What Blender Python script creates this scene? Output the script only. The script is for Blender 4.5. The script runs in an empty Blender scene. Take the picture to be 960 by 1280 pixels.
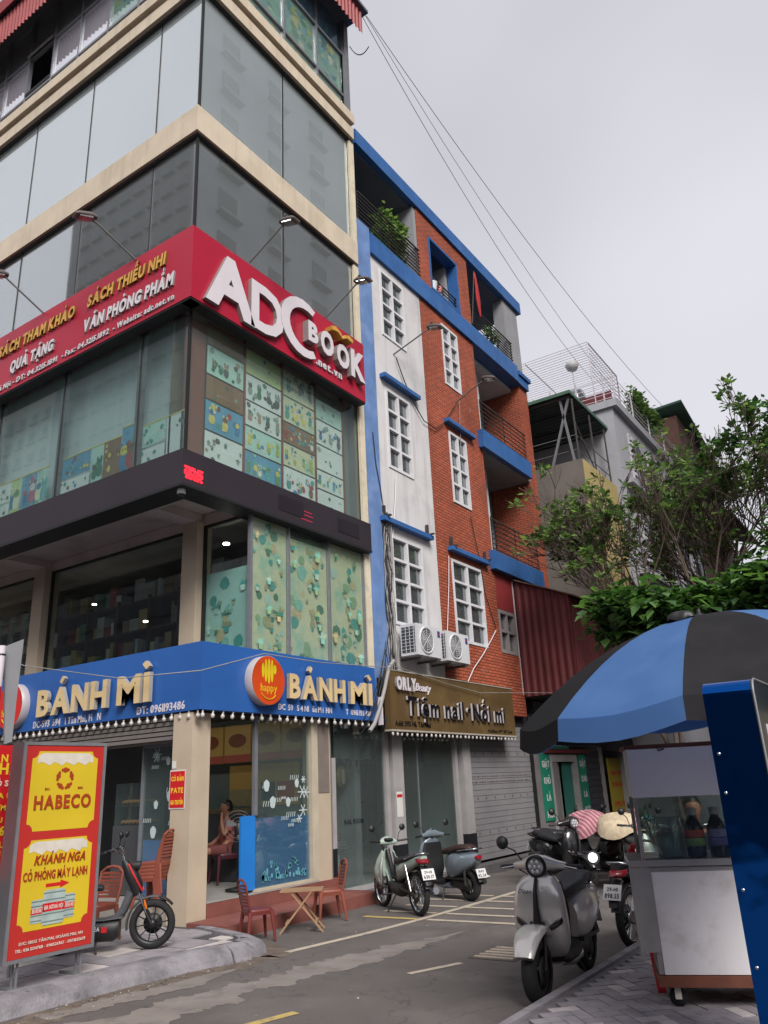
import bpy, bmesh, math, random, unicodedata
from mathutils import Vector, Matrix, noise
SC = bpy.context.scene
COL = SC.collection
V = Vector
rnd = random.Random(7)

# ------------------------------------------------------------------ camera
EYE = V((0, 0, 1.55))
FL, CX, CY = 983.934, 481.83, 640.55
def _axes(y, p, r):
    f = V((-math.sin(y)*math.cos(p), math.cos(y)*math.cos(p), math.sin(p)))
    rt = V((math.cos(y), math.sin(y), 0)); up = rt.cross(f)
    c, s = math.cos(r), math.sin(r)
    return c*rt + s*up, -s*rt + c*up, f
RT, UP, FW = _axes(.582234, .334261, -.0484679)
cam = bpy.data.objects.new('camera', bpy.data.cameras.new('camera'))
COL.objects.link(cam)
cam.matrix_world = Matrix(((RT.x, UP.x, -FW.x, 0), (RT.y, UP.y, -FW.y, 0), (RT.z, UP.z, -FW.z, EYE.z), (0, 0, 0, 1)))
cam.data.sensor_fit = 'HORIZONTAL'; cam.data.sensor_width = 36; cam.data.lens = FL*36/960
cam.data.shift_x = -(CX-480)/960; cam.data.shift_y = (CY-640)/960
cam.data.clip_end = 3000
SC.camera = cam
# survey helpers: a sight line of the photograph met with a known wall or level
def _ray(px, py): return RT*((px-CX)/FL) - UP*((py-CY)/FL) + FW
def fx(px, py, X): d = _ray(px, py); return EYE + d*(X/d.x)
def fy(px, py, Y): d = _ray(px, py); return EYE + d*(Y/d.y)
def gz(px, py, Z=0.0): d = _ray(px, py); return EYE + d*((Z-EYE.z)/d.z)

# ------------------------------------------------------------------ light
SUN_EL, SUN_AZ = math.radians(42), math.radians(128)   # azimuth from +Y towards +X
W = bpy.data.worlds.new("World"); SC.world = W; W.use_nodes = True
nt = W.node_tree; nt.nodes.clear()
_o = nt.nodes.new('ShaderNodeOutputWorld'); _b = nt.nodes.new('ShaderNodeBackground'); _b.inputs[1].default_value = 0.1
_s = nt.nodes.new('ShaderNodeTexSky'); _s.sky_type = 'NISHITA'; _s.sun_disc = False
_s.sun_elevation = SUN_EL; _s.sun_rotation = SUN_AZ; _s.dust_density = 6; _s.air_density = 1.0
_n = nt.nodes.new('ShaderNodeTexNoise'); _n.inputs['Scale'].default_value = 1.3; _n.inputs['Detail'].default_value = 3
_t = nt.nodes.new('ShaderNodeTexCoord')
_r = nt.nodes.new('ShaderNodeValToRGB')
_r.color_ramp.elements[0].position = .36; _r.color_ramp.elements[0].color = (2.2, 2.17, 2.35, 1)
_r.color_ramp.elements[1].position = .66; _r.color_ramp.elements[1].color = (2.85, 2.8, 3.0, 1)
_m = nt.nodes.new('ShaderNodeMix'); _m.data_type = 'RGBA'; _m.inputs[0].default_value = .93
nt.links.new(_t.outputs['Generated'], _n.inputs['Vector']); nt.links.new(_n.outputs['Fac'], _r.inputs[0])
nt.links.new(_s.outputs[0], _m.inputs[6]); nt.links.new(_r.outputs[0], _m.inputs[7])
nt.links.new(_m.outputs[2], _b.inputs[0]); nt.links.new(_b.outputs[0], _o.inputs[0])
sun = bpy.data.objects.new('sun', bpy.data.lights.new('sun', 'SUN')); COL.objects.link(sun)
sun.data.energy = 1.5; sun.data.angle = math.radians(28); sun.data.color = (1, .96, .92)
sd = V((math.sin(SUN_AZ)*math.cos(SUN_EL), math.cos(SUN_AZ)*math.cos(SUN_EL), math.sin(SUN_EL)))
sun.rotation_euler = sd.to_track_quat('Z', 'Y').to_euler()
SC.view_settings.view_transform = 'Standard'; SC.view_settings.look = 'None'
SC.view_settings.exposure = 1.5; SC.view_settings.gamma = 1
SC.render.engine = 'CYCLES'
SC.cycles.max_bounces = 7; SC.cycles.transparent_max_bounces = 16
SC.cycles.diffuse_bounces = 3; SC.cycles.glossy_bounces = 4
SC.cycles.caustics_reflective = False; SC.cycles.caustics_refractive = False

# ------------------------------------------------------------------ materials
def lin(c):
    if isinstance(c, str):
        c = c.lstrip('#'); c = [int(c[i:i+2], 16)/255 for i in (0, 2, 4)]
        return tuple(x/12.92 if x <= .04045 else ((x+.055)/1.055)**2.4 for x in c)
    return tuple(c)
MATS = {}
def mat(name, col, rough=.6, var=.12, scale=3.0, bump=0., bscale=60., metal=0., streak=0., spec=.5, coat=0., dirt=None, dirt_amt=.5, dscale=1.5):
    """painted or plain surface: base colour, patchy wear, optional vertical streaks and dirt patches"""
    if name in MATS: return MATS[name]
    m = bpy.data.materials.new(name); m.use_nodes = True; t = m.node_tree; L = t.links.new
    p = t.nodes['Principled BSDF']; p.inputs['Roughness'].default_value = rough; p.inputs['Metallic'].default_value = metal
    p.inputs['Specular IOR Level'].default_value = spec; p.inputs['Coat Weight'].default_value = coat
    c = lin(col); g = t.nodes.new('ShaderNodeNewGeometry')
    n = t.nodes.new('ShaderNodeTexNoise'); n.inputs['Scale'].default_value = scale; n.inputs['Detail'].default_value = 5
    L(g.outputs['Position'], n.inputs['Vector'])
    mr = t.nodes.new('ShaderNodeMapRange'); mr.inputs[1].default_value = .3; mr.inputs[2].default_value = .7
    L(n.outputs['Fac'], mr.inputs[0])
    mx = t.nodes.new('ShaderNodeMix'); mx.data_type = 'RGBA'
    mx.inputs[6].default_value = (*[x*(1-var) for x in c], 1); mx.inputs[7].default_value = (*[min(1, x*(1+var)) for x in c], 1)
    L(mr.outputs[0], mx.inputs[0]); out = mx.outputs[2]
    def layer(out, vec_scale, sc, lo, hi, col2, amt):
        mp = t.nodes.new('ShaderNodeMapping'); mp.inputs['Scale'].default_value = vec_scale
        nn = t.nodes.new('ShaderNodeTexNoise'); nn.inputs['Scale'].default_value = sc; nn.inputs['Detail'].default_value = 6; nn.inputs['Roughness'].default_value = .65
        L(g.outputs['Position'], mp.inputs[0]); L(mp.outputs[0], nn.inputs['Vector'])
        r = t.nodes.new('ShaderNodeMapRange'); r.inputs[1].default_value = lo; r.inputs[2].default_value = hi; r.inputs[4].default_value = amt
        L(nn.outputs['Fac'], r.inputs[0]); k = t.nodes.new('ShaderNodeMix'); k.data_type = 'RGBA'
        L(r.outputs[0], k.inputs[0]); L(out, k.inputs[6]); k.inputs[7].default_value = (*lin(col2), 1)
        return k.outputs[2]
    if streak: out = layer(out, (5, 5, .35), 1.2, .5, .75, [x*.45 for x in c], streak)
    if dirt: out = layer(out, (1, 1, 1), dscale, .5, .68, dirt, dirt_amt)
    L(out, p.inputs['Base Color'])
    if bump:
        b = t.nodes.new('ShaderNodeBump'); b.inputs['Strength'].default_value = bump; b.inputs['Distance'].default_value = .01
        n2 = t.nodes.new('ShaderNodeTexNoise'); n2.inputs['Scale'].default_value = bscale; n2.inputs['Detail'].default_value = 4
        L(g.outputs['Position'], n2.inputs['Vector']); L(n2.outputs['Fac'], b.inputs['Height']); L(b.outputs[0], p.inputs['Normal'])
    MATS[name] = m; return m
def leafmat(name, col):
    if name in MATS: return MATS[name]
    m = mat(name, col, .45, .25, 4); t = m.node_tree; p = t.nodes['Principled BSDF']; o = [n for n in t.nodes if n.type == 'OUTPUT_MATERIAL'][0]
    tr = t.nodes.new('ShaderNodeBsdfTranslucent'); c = lin(col); tr.inputs[0].default_value = (min(1, c[0]*1.9), min(1, c[1]*2.0), c[2]*1.1, 1)
    mx = t.nodes.new('ShaderNodeMixShader'); mx.inputs[0].default_value = .38; t.links.new(p.outputs[0], mx.inputs[1]); t.links.new(tr.outputs[0], mx.inputs[2]); t.links.new(mx.outputs[0], o.inputs[0]); return m
def asphalt(name):
    m = mat(name, '#5e5957', .85, .12, 1.2, bump=.55, bscale=240, dirt='#7a7370', dirt_amt=.55, dscale=.6); t = m.node_tree; L = t.links.new; p = t.nodes['Principled BSDF']
    src = p.inputs['Base Color'].links[0].from_socket; g = t.nodes.new('ShaderNodeNewGeometry')
    def mul(src, fac_socket, lo, hi, a, b):
        r = t.nodes.new('ShaderNodeMapRange'); r.inputs[1].default_value = lo; r.inputs[2].default_value = hi; r.inputs[3].default_value = a; r.inputs[4].default_value = b; L(fac_socket, r.inputs[0])
        x = t.nodes.new('ShaderNodeMix'); x.data_type = 'RGBA'; x.blend_type = 'MULTIPLY'; x.inputs[0].default_value = 1; L(src, x.inputs[6]); L(r.outputs[0], x.inputs[7]); return x.outputs[2]
    n = t.nodes.new('ShaderNodeTexNoise'); n.inputs['Scale'].default_value = 130; n.inputs['Detail'].default_value = 2; L(g.outputs['Position'], n.inputs['Vector']); src = mul(src, n.outputs['Fac'], .3, .7, .62, 1.38)
    n = t.nodes.new('ShaderNodeTexNoise'); n.inputs['Scale'].default_value = 2.6; n.inputs['Detail'].default_value = 8; n.inputs['Roughness'].default_value = .7; L(g.outputs['Position'], n.inputs['Vector']); src = mul(src, n.outputs['Fac'], .56, .68, 1., .68)
    # cracks: warped cell borders, broken up
    w = t.nodes.new('ShaderNodeTexNoise'); w.inputs['Scale'].default_value = 2.2; w.inputs['Detail'].default_value = 4; L(g.outputs['Position'], w.inputs['Vector'])
    a = t.nodes.new('ShaderNodeMix'); a.data_type = 'RGBA'; a.blend_type = 'ADD'; a.inputs[0].default_value = .9; L(g.outputs['Position'], a.inputs[6]); L(w.outputs['Color'], a.inputs[7])
    v = t.nodes.new('ShaderNodeTexVoronoi'); v.feature = 'DISTANCE_TO_EDGE'; v.inputs['Scale'].default_value = .55; L(a.outputs[2], v.inputs['Vector']); src = mul(src, v.outputs['Distance'], .0, .007, .6, 1.)
    L(src, p.inputs['Base Color']); return m
def emit(name, col, strength=1.):
    if name in MATS: return MATS[name]
    m = bpy.data.materials.new(name); m.use_nodes = True; p = m.node_tree.nodes['Principled BSDF']
    p.inputs['Base Color'].default_value = (*lin(col), 1); p.inputs['Emission Color'].default_value = (*lin(col), 1); p.inputs['Emission Strength'].default_value = strength
    MATS[name] = m; return m
def glass(name, tint, refl=.3, haze=0., hazecol=(.5, .5, .5), rough=.02, wav=.0):
    """window glass: see-through tint + mirror share growing at grazing angles + film/dust share that also paints in pale sky sheen"""
    if name in MATS: return MATS[name]
    m = bpy.data.materials.new(name); m.use_nodes = True; t = m.node_tree; L = t.links.new; t.nodes.clear()
    o = t.nodes.new('ShaderNodeOutputMaterial'); tr = t.nodes.new('ShaderNodeBsdfTransparent'); tr.inputs[0].default_value = (*tint, 1)
    gl = t.nodes.new('ShaderNodeBsdfGlossy'); gl.inputs['Roughness'].default_value = rough; gl.inputs[0].default_value = (.93, .96, .97, 1)
    lw = t.nodes.new('ShaderNodeFresnel'); lw.inputs[0].default_value = 1.5
    gf = t.nodes.new('ShaderNodeNewGeometry'); io = t.nodes.new('ShaderNodeMapRange'); io.inputs[3].default_value = 1.5; io.inputs[4].default_value = 1/1.5
    L(gf.outputs['Backfacing'], io.inputs[0]); L(io.outputs[0], lw.inputs[0])
    ad = t.nodes.new('ShaderNodeMath'); ad.operation = 'ADD'; ad.use_clamp = True; ad.inputs[1].default_value = refl
    L(lw.outputs[0], ad.inputs[0]); mx = t.nodes.new('ShaderNodeMixShader'); L(ad.outputs[0], mx.inputs[0])
    src = tr.outputs[0]
    if haze:
        df = t.nodes.new('ShaderNodeBsdfDiffuse'); df.inputs[0].default_value = (*hazecol, 1)
        g = t.nodes.new('ShaderNodeNewGeometry'); n = t.nodes.new('ShaderNodeTexNoise'); n.inputs['Scale'].default_value = .5; n.inputs['Detail'].default_value = 2
        L(g.outputs['Position'], n.inputs['Vector']); r = t.nodes.new('ShaderNodeMapRange'); r.inputs[1].default_value = .3; r.inputs[2].default_value = .7
        r.inputs[3].default_value = haze*.9; r.inputs[4].default_value = min(1, haze*1.1); L(n.outputs['Fac'], r.inputs[0])
        h = t.nodes.new('ShaderNodeMixShader'); L(r.outputs[0], h.inputs[0]); L(tr.outputs[0], h.inputs[1]); L(df.outputs[0], h.inputs[2]); src = h.outputs[0]
    if wav:
        g2 = t.nodes.new('ShaderNodeNewGeometry'); n2 = t.nodes.new('ShaderNodeTexNoise'); n2.inputs['Scale'].default_value = .7; n2.inputs['Detail'].default_value = 1
        L(g2.outputs['Position'], n2.inputs['Vector']); b = t.nodes.new('ShaderNodeBump'); b.inputs['Strength'].default_value = wav; b.inputs['Distance'].default_value = .05
        L(n2.outputs['Fac'], b.inputs['Height']); L(b.outputs[0], gl.inputs['Normal'])
    L(src, mx.inputs[1]); L(gl.outputs[0], mx.inputs[2]); L(mx.outputs[0], o.inputs[0])
    MATS[name] = m; return m
def brickmat(name, col, mortar, bw, bh, ms, bump=.6, rough=.7):
    """coursed tiles on upright walls of either direction"""
    if name in MATS: return MATS[name]
    m = bpy.data.materials.new(name); m.use_nodes = True; t = m.node_tree; L = t.links.new; p = t.nodes['Principled BSDF']
    p.inputs['Roughness'].default_value = rough
    g = t.nodes.new('ShaderNodeNewGeometry'); s = t.nodes.new('ShaderNodeSeparateXYZ'); L(g.outputs['Position'], s.inputs[0])
    a = t.nodes.new('ShaderNodeMath'); L(s.outputs[0], a.inputs[0]); L(s.outputs[1], a.inputs[1]); c = t.nodes.new('ShaderNodeCombineXYZ'); L(a.outputs[0], c.inputs[0]); L(s.outputs[2], c.inputs[1])
    b = t.nodes.new('ShaderNodeTexBrick'); L(c.outputs[0], b.inputs['Vector']); b.inputs['Scale'].default_value = 1
    b.inputs['Brick Width'].default_value = bw; b.inputs['Row Height'].default_value = bh; b.inputs['Mortar Size'].default_value = ms
    k = lin(col); b.inputs['Color1'].default_value = (*[x*.82 for x in k], 1); b.inputs['Color2'].default_value = (*[x*1.15 for x in k], 1); b.inputs['Mortar'].default_value = (*lin(mortar), 1)
    n = t.nodes.new('ShaderNodeTexNoise'); n.inputs['Scale'].default_value = .8; n.inputs['Detail'].default_value = 6; L(g.outputs['Position'], n.inputs['Vector'])
    r = t.nodes.new('ShaderNodeMapRange'); r.inputs[1].default_value = .35; r.inputs[2].default_value = .7; r.inputs[3].default_value = 1.1; r.inputs[4].default_value = .78; L(n.outputs['Fac'], r.inputs[0])
    x = t.nodes.new('ShaderNodeMix'); x.data_type = 'RGBA'; x.blend_type = 'MULTIPLY'; x.inputs[0].default_value = 1; L(b.outputs['Color'], x.inputs[6]); L(r.outputs[0], x.inputs[7])
    mp = t.nodes.new('ShaderNodeMapping'); mp.inputs['Scale'].default_value = (4, 4, .3); n2 = t.nodes.new('ShaderNodeTexNoise'); n2.inputs['Scale'].default_value = 1.3; n2.inputs['Detail'].default_value = 6; L(g.outputs['Position'], mp.inputs[0]); L(mp.outputs[0], n2.inputs['Vector'])
    r2 = t.nodes.new('ShaderNodeMapRange'); r2.inputs[1].default_value = .5; r2.inputs[2].default_value = .72; r2.inputs[4].default_value = .5; L(n2.outputs['Fac'], r2.inputs[0]); k2 = t.nodes.new('ShaderNodeMix'); k2.data_type = 'RGBA'; L(r2.outputs[0], k2.inputs[0]); L(x.outputs[2], k2.inputs[6]); k2.inputs[7].default_value = (*[q*.55 for q in k], 1)
    n3 = t.nodes.new('ShaderNodeTexNoise'); n3.inputs['Scale'].default_value = 2.2; n3.inputs['Detail'].default_value = 3; L(g.outputs['Position'], n3.inputs['Vector']); r3 = t.nodes.new('ShaderNodeMapRange'); r3.inputs[1].default_value = .735; r3.inputs[2].default_value = .75; r3.inputs[4].default_value = .7; L(n3.outputs['Fac'], r3.inputs[0])
    k3 = t.nodes.new('ShaderNodeMix'); k3.data_type = 'RGBA'; L(r3.outputs[0], k3.inputs[0]); L(k2.outputs[2], k3.inputs[6]); k3.inputs[7].default_value = (.25, .17, .13, 1); L(k3.outputs[2], p.inputs['Base Color'])
    bp = t.nodes.new('ShaderNodeBump'); bp.invert = True; bp.inputs['Strength'].default_value = bump; bp.inputs['Distance'].default_value = .012
    L(b.outputs['Fac'], bp.inputs['Height']); L(bp.outputs[0], p.inputs['Normal']); MATS[name] = m; return m

# ------------------------------------------------------------------ objects
def tag(o, label=None, cat=None, group=None, kind=None):
    if label: o['label'] = label
    if cat: o['category'] = cat
    if group: o['group'] = group
    if kind: o['kind'] = kind
    return o
def thing(name, label, cat, loc=(0, 0, 0), rz=0., group=None, scale=1.):
    o = bpy.data.objects.new(name, None); COL.objects.link(o); o.location = loc; o.rotation_euler = (0, 0, rz)
    o.scale = (scale,)*3; o.empty_display_size = .1
    return tag(o, label, cat, group)
def world_off(p):
    v = V((0, 0, 0))
    while p is not None: v += p.location; p = p.parent
    return v
class MB:
    def __init__(s): s.v = []; s.f = []; s.m = []; s.sm = []
    def add(s, vs, fs, m=0, smooth=False):
        b = len(s.v); s.v += [tuple(v) for v in vs]
        for f in fs: s.f.append([i+b for i in f]); s.m.append(m); s.sm.append(smooth)
        return s
    def hexa(s, p, m=0):   # 8 corners: bottom 4, top 4 (counter-clockwise)
        return s.add(p, [(0, 3, 2, 1), (4, 5, 6, 7), (0, 1, 5, 4), (1, 2, 6, 5), (2, 3, 7, 6), (3, 0, 4, 7)], m)
    def box(s, a, b, m=0):
        x0, x1 = sorted((a[0], b[0])); y0, y1 = sorted((a[1], b[1])); z0, z1 = sorted((a[2], b[2]))
        return s.hexa([(x0, y0, z0), (x1, y0, z0), (x1, y1, z0), (x0, y1, z0), (x0, y0, z1), (x1, y0, z1), (x1, y1, z1), (x0, y1, z1)], m)
    def bar(s, p, q, w, h, up=(0, 0, 1), m=0):
        p, q = V(p), V(q); d = (q-p).normalized(); u = V(up)
        if abs(d.dot(u)) > .98: u = V((1, 0, 0))
        r = d.cross(u).normalized(); u = r.cross(d); r *= w/2; u *= h/2
        return s.hexa([p-r-u, p+r-u, q+r-u, q-r-u, p-r+u, p+r+u, q+r+u, q-r+u], m)
    def ring(s, rings, m=0, smooth=True, closed=True, caps=True):
        n = len(rings[0]); vs = [v for r in rings for v in r]; fs = []
        for i in range(len(rings)-1):
            for j in range(n if closed else n-1):
                k = (j+1) % n; fs.append((i*n+j, i*n+k, (i+1)*n+k, (i+1)*n+j))
        s.add(vs, fs, m, smooth)
        if caps and closed:
            s.add(rings[0], [tuple(range(n-1, -1, -1))], m); s.add(rings[-1], [tuple(range(n))], m)
        return s
    def tube(s, pts, r, n=6, m=0, caps=True, smooth=True):
        pts = [V(p) for p in pts]; rs = r if isinstance(r, (list, tuple)) else [r]*len(pts); rings = []; u = None
        for i, p in enumerate(pts):
            d = (pts[min(i+1, len(pts)-1)]-pts[max(i-1, 0)])
            if d.length < 1e-9: d = V((0, 0, 1))
            d.normalize()
            if u is None: u = d.orthogonal().normalized()
            else:
                u = u-d*u.dot(d); u = u.normalized() if u.length > 1e-6 else d.orthogonal().normalized()
            w = d.cross(u); rings.append([p+(u*math.cos(a)+w*math.sin(a))*rs[i] for a in (2*math.pi*k/n for k in range(n))])
        return s.ring(rings, m, smooth, True, caps)
    def cyl(s, p, q, r, n=12, m=0, r2=None): return s.tube([p, q], [r, r if r2 is None else r2], n, m)
    def lathe(s, c, axis, prof, n=20, m=0, smooth=True, caps=False):  # prof: (distance along axis, radius)
        c = V(c); d = V(axis).normalized(); u = d.orthogonal().normalized(); w = d.cross(u)
        return s.ring([[c+d*a+(u*math.cos(t)+w*math.sin(t))*max(r, 1e-4) for t in (2*math.pi*k/n for k in range(n))] for a, r in prof], m, smooth, True, caps)
    def loft(s, secs, n=14, m=0, e=.8, caps=True):
        """secs: (centre, half-vector A, half-vector B); superellipse outline"""
        R = []
        for sec in secs:
            c, A, B = V(sec[0]), V(sec[1]), V(sec[2]); ee = sec[3] if len(sec) > 3 else e; r = []
            for k in range(n):
                t = 2*math.pi*k/n; ct, st = math.cos(t), math.sin(t)
                r.append(c + A*math.copysign(abs(ct)**ee, ct) + B*math.copysign(abs(st)**ee, st))
            R.append(r)
        return s.ring(R, m, True, True, caps)
    def prism(s, poly, ax, d, m=0):   # planar polygon (3D points) pushed along vector d
        n = len(poly); p = [V(q) for q in poly]; q = [a+V(d) for a in p]
        return s.add(p+q, [tuple(range(n-1, -1, -1)), tuple(range(n, 2*n))]+[(i, (i+1) % n, n+(i+1) % n, n+i) for i in range(n)], m)
    def build(s, name, mats, parent=None, world=True, kind=None):
        off = world_off(parent) if (world and parent is not None) else V((0, 0, 0))
        me = bpy.data.meshes.new(name); me.from_pydata([tuple(V(v)-off) for v in s.v], [], s.f)
        if not isinstance(mats, (list, tuple)): mats = [mats]
        for x in mats: me.materials.append(x)
        if len(mats) > 1: me.polygons.foreach_set('material_index', s.m)
        me.polygons.foreach_set('use_smooth', s.sm); me.update()
        bm = bmesh.new(); bm.from_mesh(me); bmesh.ops.recalc_face_normals(bm, faces=bm.faces); bm.to_mesh(me); bm.free()
        o = bpy.data.objects.new(name, me); COL.objects.link(o); o.parent = parent
        if kind: o['kind'] = kind
        return o
def copy_tree(o, parent=None):
    c = o.copy(); COL.objects.link(c); c.parent = parent
    for ch in [x for x in o.children]: copy_tree(ch, c)
    return c
class Fr:
    """wall frame: a to the right, b up, c out of the wall"""
    def __init__(s, o, u, v, n): s.o, s.u, s.v, s.n = V(o), V(u), V(v), V(n)
    def __call__(s, a, b, c=0.): return s.o+s.u*a+s.v*b+s.n*c
    def box(s, mb, a0, a1, b0, b1, c0, c1, m=0):
        return mb.hexa([s(a0, b0, c1), s(a1, b0, c1), s(a1, b0, c0), s(a0, b0, c0), s(a0, b1, c1), s(a1, b1, c1), s(a1, b1, c0), s(a0, b1, c0)], m)
    def quad(s, mb, pts, c, m=0): return mb.add([s(a, b, c) for a, b in pts], [tuple(range(len(pts)))], m)
def FX(X): return Fr((X, 0, 0), (0, 1, 0), (0, 0, 1), (1, 0, 0))      # wall facing the alley: a = world y
def FY(Y): return Fr((0, Y, 0), (1, 0, 0), (0, 0, 1), (0, -1, 0))     # wall facing the street: a = world x
def B1(name, a, b, m, parent=None, kind=None): return MB().box(a, b).build(name, m, parent, kind=kind)
def FB(F, name, a0, a1, b0, b1, c0, c1, m, parent=None, world=True): return F.box(MB(), a0, a1, b0, b1, c0, c1).build(name, m, parent, world)

# ------------------------------------------------------------------ lettering
GL = {}
def glyph(ch, bold):
    k = (ch, bold)
    if k in GL: return GL[k]
    c = bpy.data.curves.new('g', 'FONT'); c.body = ch; c.offset = bold; c.extrude = .5; c.size = 1; c.resolution_u = 3
    o = bpy.data.objects.new('g', c); COL.objects.link(o)
    me = bpy.data.meshes.new_from_object(o.evaluated_get(bpy.context.evaluated_depsgraph_get()))
    vs = [tuple(v.co) for v in me.vertices]; fs = [tuple(p.vertices) for p in me.polygons]
    bpy.data.objects.remove(o); bpy.data.curves.remove(c); bpy.data.meshes.remove(me)
    if not vs: r = None
    else:
        x0 = min(v[0] for v in vs); x1 = max(v[0] for v in vs); r = ([(v[0]-x0, v[1], v[2]+.5) for v in vs], fs, x1-x0, max(v[1] for v in vs), min(v[1] for v in vs))
    GL[k] = r; return r
MARK = {'\u0301': 'ac', '\u0300': 'gr', '\u0302': 'ci', '\u0306': 'br', '\u0309': 'ho', '\u0303': 'ti', '\u0323': 'do', '\u031b': 'hn'}
def letters(text, bold=.03, space=.11, gap=.3, marks=True):
    """list of (char, verts, faces) at size 1 laid out from x = 0, with Vietnamese marks made of bars"""
    out = []; x = 0; w = .085+bold*1.2
    for ch in text:
        if ch == ' ': x += gap; continue
        bs = unicodedata.normalize('NFD', ch); base = bs[0]; dj = base in 'Đđ'
        if dj: base = 'D' if base == 'Đ' else 'd'
        g = glyph(base, bold)
        if g is None: x += gap; continue
        vs = [(a+x, b, c) for a, b, c in g[0]]; fs = list(g[1]); top = g[3]; W_ = g[2]; cx = x+W_/2; lo = g[4]
        def bar(x0, y0, x1, y1, t=w):
            d = V((x1-x0, y1-y0, 0)); L_ = d.length or 1; n = V((-d.y, d.x, 0))/L_*t/2; i = len(vs)
            for z in (0, 1):
                for px, py in ((x0+n.x, y0+n.y), (x1+n.x, y1+n.y), (x1-n.x, y1-n.y), (x0-n.x, y0-n.y)): vs.append((px, py, z))
            fs.extend([tuple(i+q for q in f) for f in ((3, 2, 1, 0), (4, 5, 6, 7), (0, 1, 5, 4), (1, 2, 6, 5), (2, 3, 7, 6), (3, 0, 4, 7))])
        y = top+.07+w/2
        if dj: bar(x-.06, .36 if ch == 'Đ' else .6, x+W_*.55 if ch == 'Đ' else x+W_+.05, .36 if ch == 'Đ' else .6, w*.8)
        for k in bs[1:]:
            k = MARK.get(k)
            if k == 'ci': bar(cx-.13, y-.02, cx, y+.08); bar(cx, y+.08, cx+.13, y-.02); y += .17
            elif k == 'br': bar(cx-.13, y+.08, cx-.04, y); bar(cx-.04, y, cx+.04, y); bar(cx+.04, y, cx+.13, y+.08); y += .17
            elif k == 'ac': bar(cx-.02, y-.02, cx+.09, y+.13)
            elif k == 'gr': bar(cx-.1, y+.13, cx+.02, y-.02)
            elif k == 'ho': bar(cx-.05, y+.16, cx+.05, y+.14, w*.7); bar(cx+.05, y+.14, cx, y+.0, w*.7)
            elif k == 'ti': bar(cx-.13, y, cx-.04, y+.07); bar(cx-.04, y+.07, cx+.04, y); bar(cx+.04, y, cx+.13, y+.07)
            elif k == 'do': bar(cx-w*.6, lo-.14, cx+w*.6, lo-.14, w*1.1)
            elif k == 'hn': bar(x+W_-.08, top-.06, x+W_+.04, top+.06, w*.8)
        out.append((ch, vs, fs)); x += W_+space
    return out, x-space
def lettering(F, text, a, b, size, depth, m, parent, width=None, bold=.03, shear=0., split=False, name=None, c=0., sx=1., align='l', space=.11, slope=0., world=True, gap=.3, side=None):
    L_, tot = letters(text, bold, space, gap); k = (width/(tot*size)) if width else sx
    if align == 'c': a -= tot*size*k/2
    if align == 'r': a -= tot*size*k
    mats = [m, side] if side else m
    mb = MB(); objs = []
    for ch, vs, fs in L_:
        one = MB() if split else mb
        pts = [F(a+(x*k+y*shear)*size, b+y*size+slope*(x*k*size), c+z*depth) for x, y, z in vs]
        if side:
            for f in fs:
                zs = [vs[i][2] for i in f]; one.add([pts[i] for i in f], [tuple(range(len(f)))], 0 if min(zs) > .99 else 1)
        else: one.add(pts, fs)
        if split: objs.append(one.build(name or 'letter', mats, parent, world))
    if not split: objs.append(mb.build(name or 'lettering', mats, parent, world, kind='stuff'))
    return objs
# ================================================================== SETTING
m_asph = asphalt('asphalt')
m_far = mat('far_ground', '#6b6866', .9, .1, .5)
m_kerb = mat('kerb_stone', '#7e7b80', .85, .25, 6, bump=1., bscale=45, dirt='#4f4d52', dirt_amt=.75, dscale=3.2)
m_slab = mat('pavement_slab', '#8b868a', .85, .15, 6, bump=.35, bscale=80, dirt='#5c585c', dirt_amt=.5, dscale=2.5)
m_slab2 = mat('pavement_slab_pale', '#b9b2ae', .85, .12, 6, bump=.3, bscale=80, dirt='#77716e', dirt_amt=.5, dscale=3)
m_pave = mat('paver', '#8a858a', .85, .2, 7, bump=.4, bscale=100, dirt='#55525a', dirt_amt=.5, dscale=2)
m_pave2 = mat('paver_pale', '#b0a8a8', .85, .2, 7, bump=.4, bscale=100, dirt='#6a6468', dirt_amt=.5, dscale=2)
m_joint = mat('joint_dirt', '#464247', .95, .2, 9)
m_line = mat('road_paint', '#b5a999', .7, .1, 6, dirt='#6d6866', dirt_amt=.65, dscale=6)
m_liney = mat('road_paint_yellow', '#b8a05e', .7, .1, 6, dirt='#6d6866', dirt_amt=.6, dscale=6)
m_cement = mat('spilt_cement', '#7c7571', .9, .14, 3, dirt='#645f5d', dirt_amt=.85, dscale=4)
g = MB(); g.add([(-900, -900, -.012), (900, -900, -.012), (900, 900, -.012), (-900, 900, -.012)], [(0, 1, 2, 3)]); g.build('ground', m_far, kind='structure')
g = MB(); g.add([(-60, -12, 0), (40, -12, 0), (40, 60, 0), (-60, 60, 0)], [(0, 1, 2, 3)]); g.build('road', m_asph, kind='structure')

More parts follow.
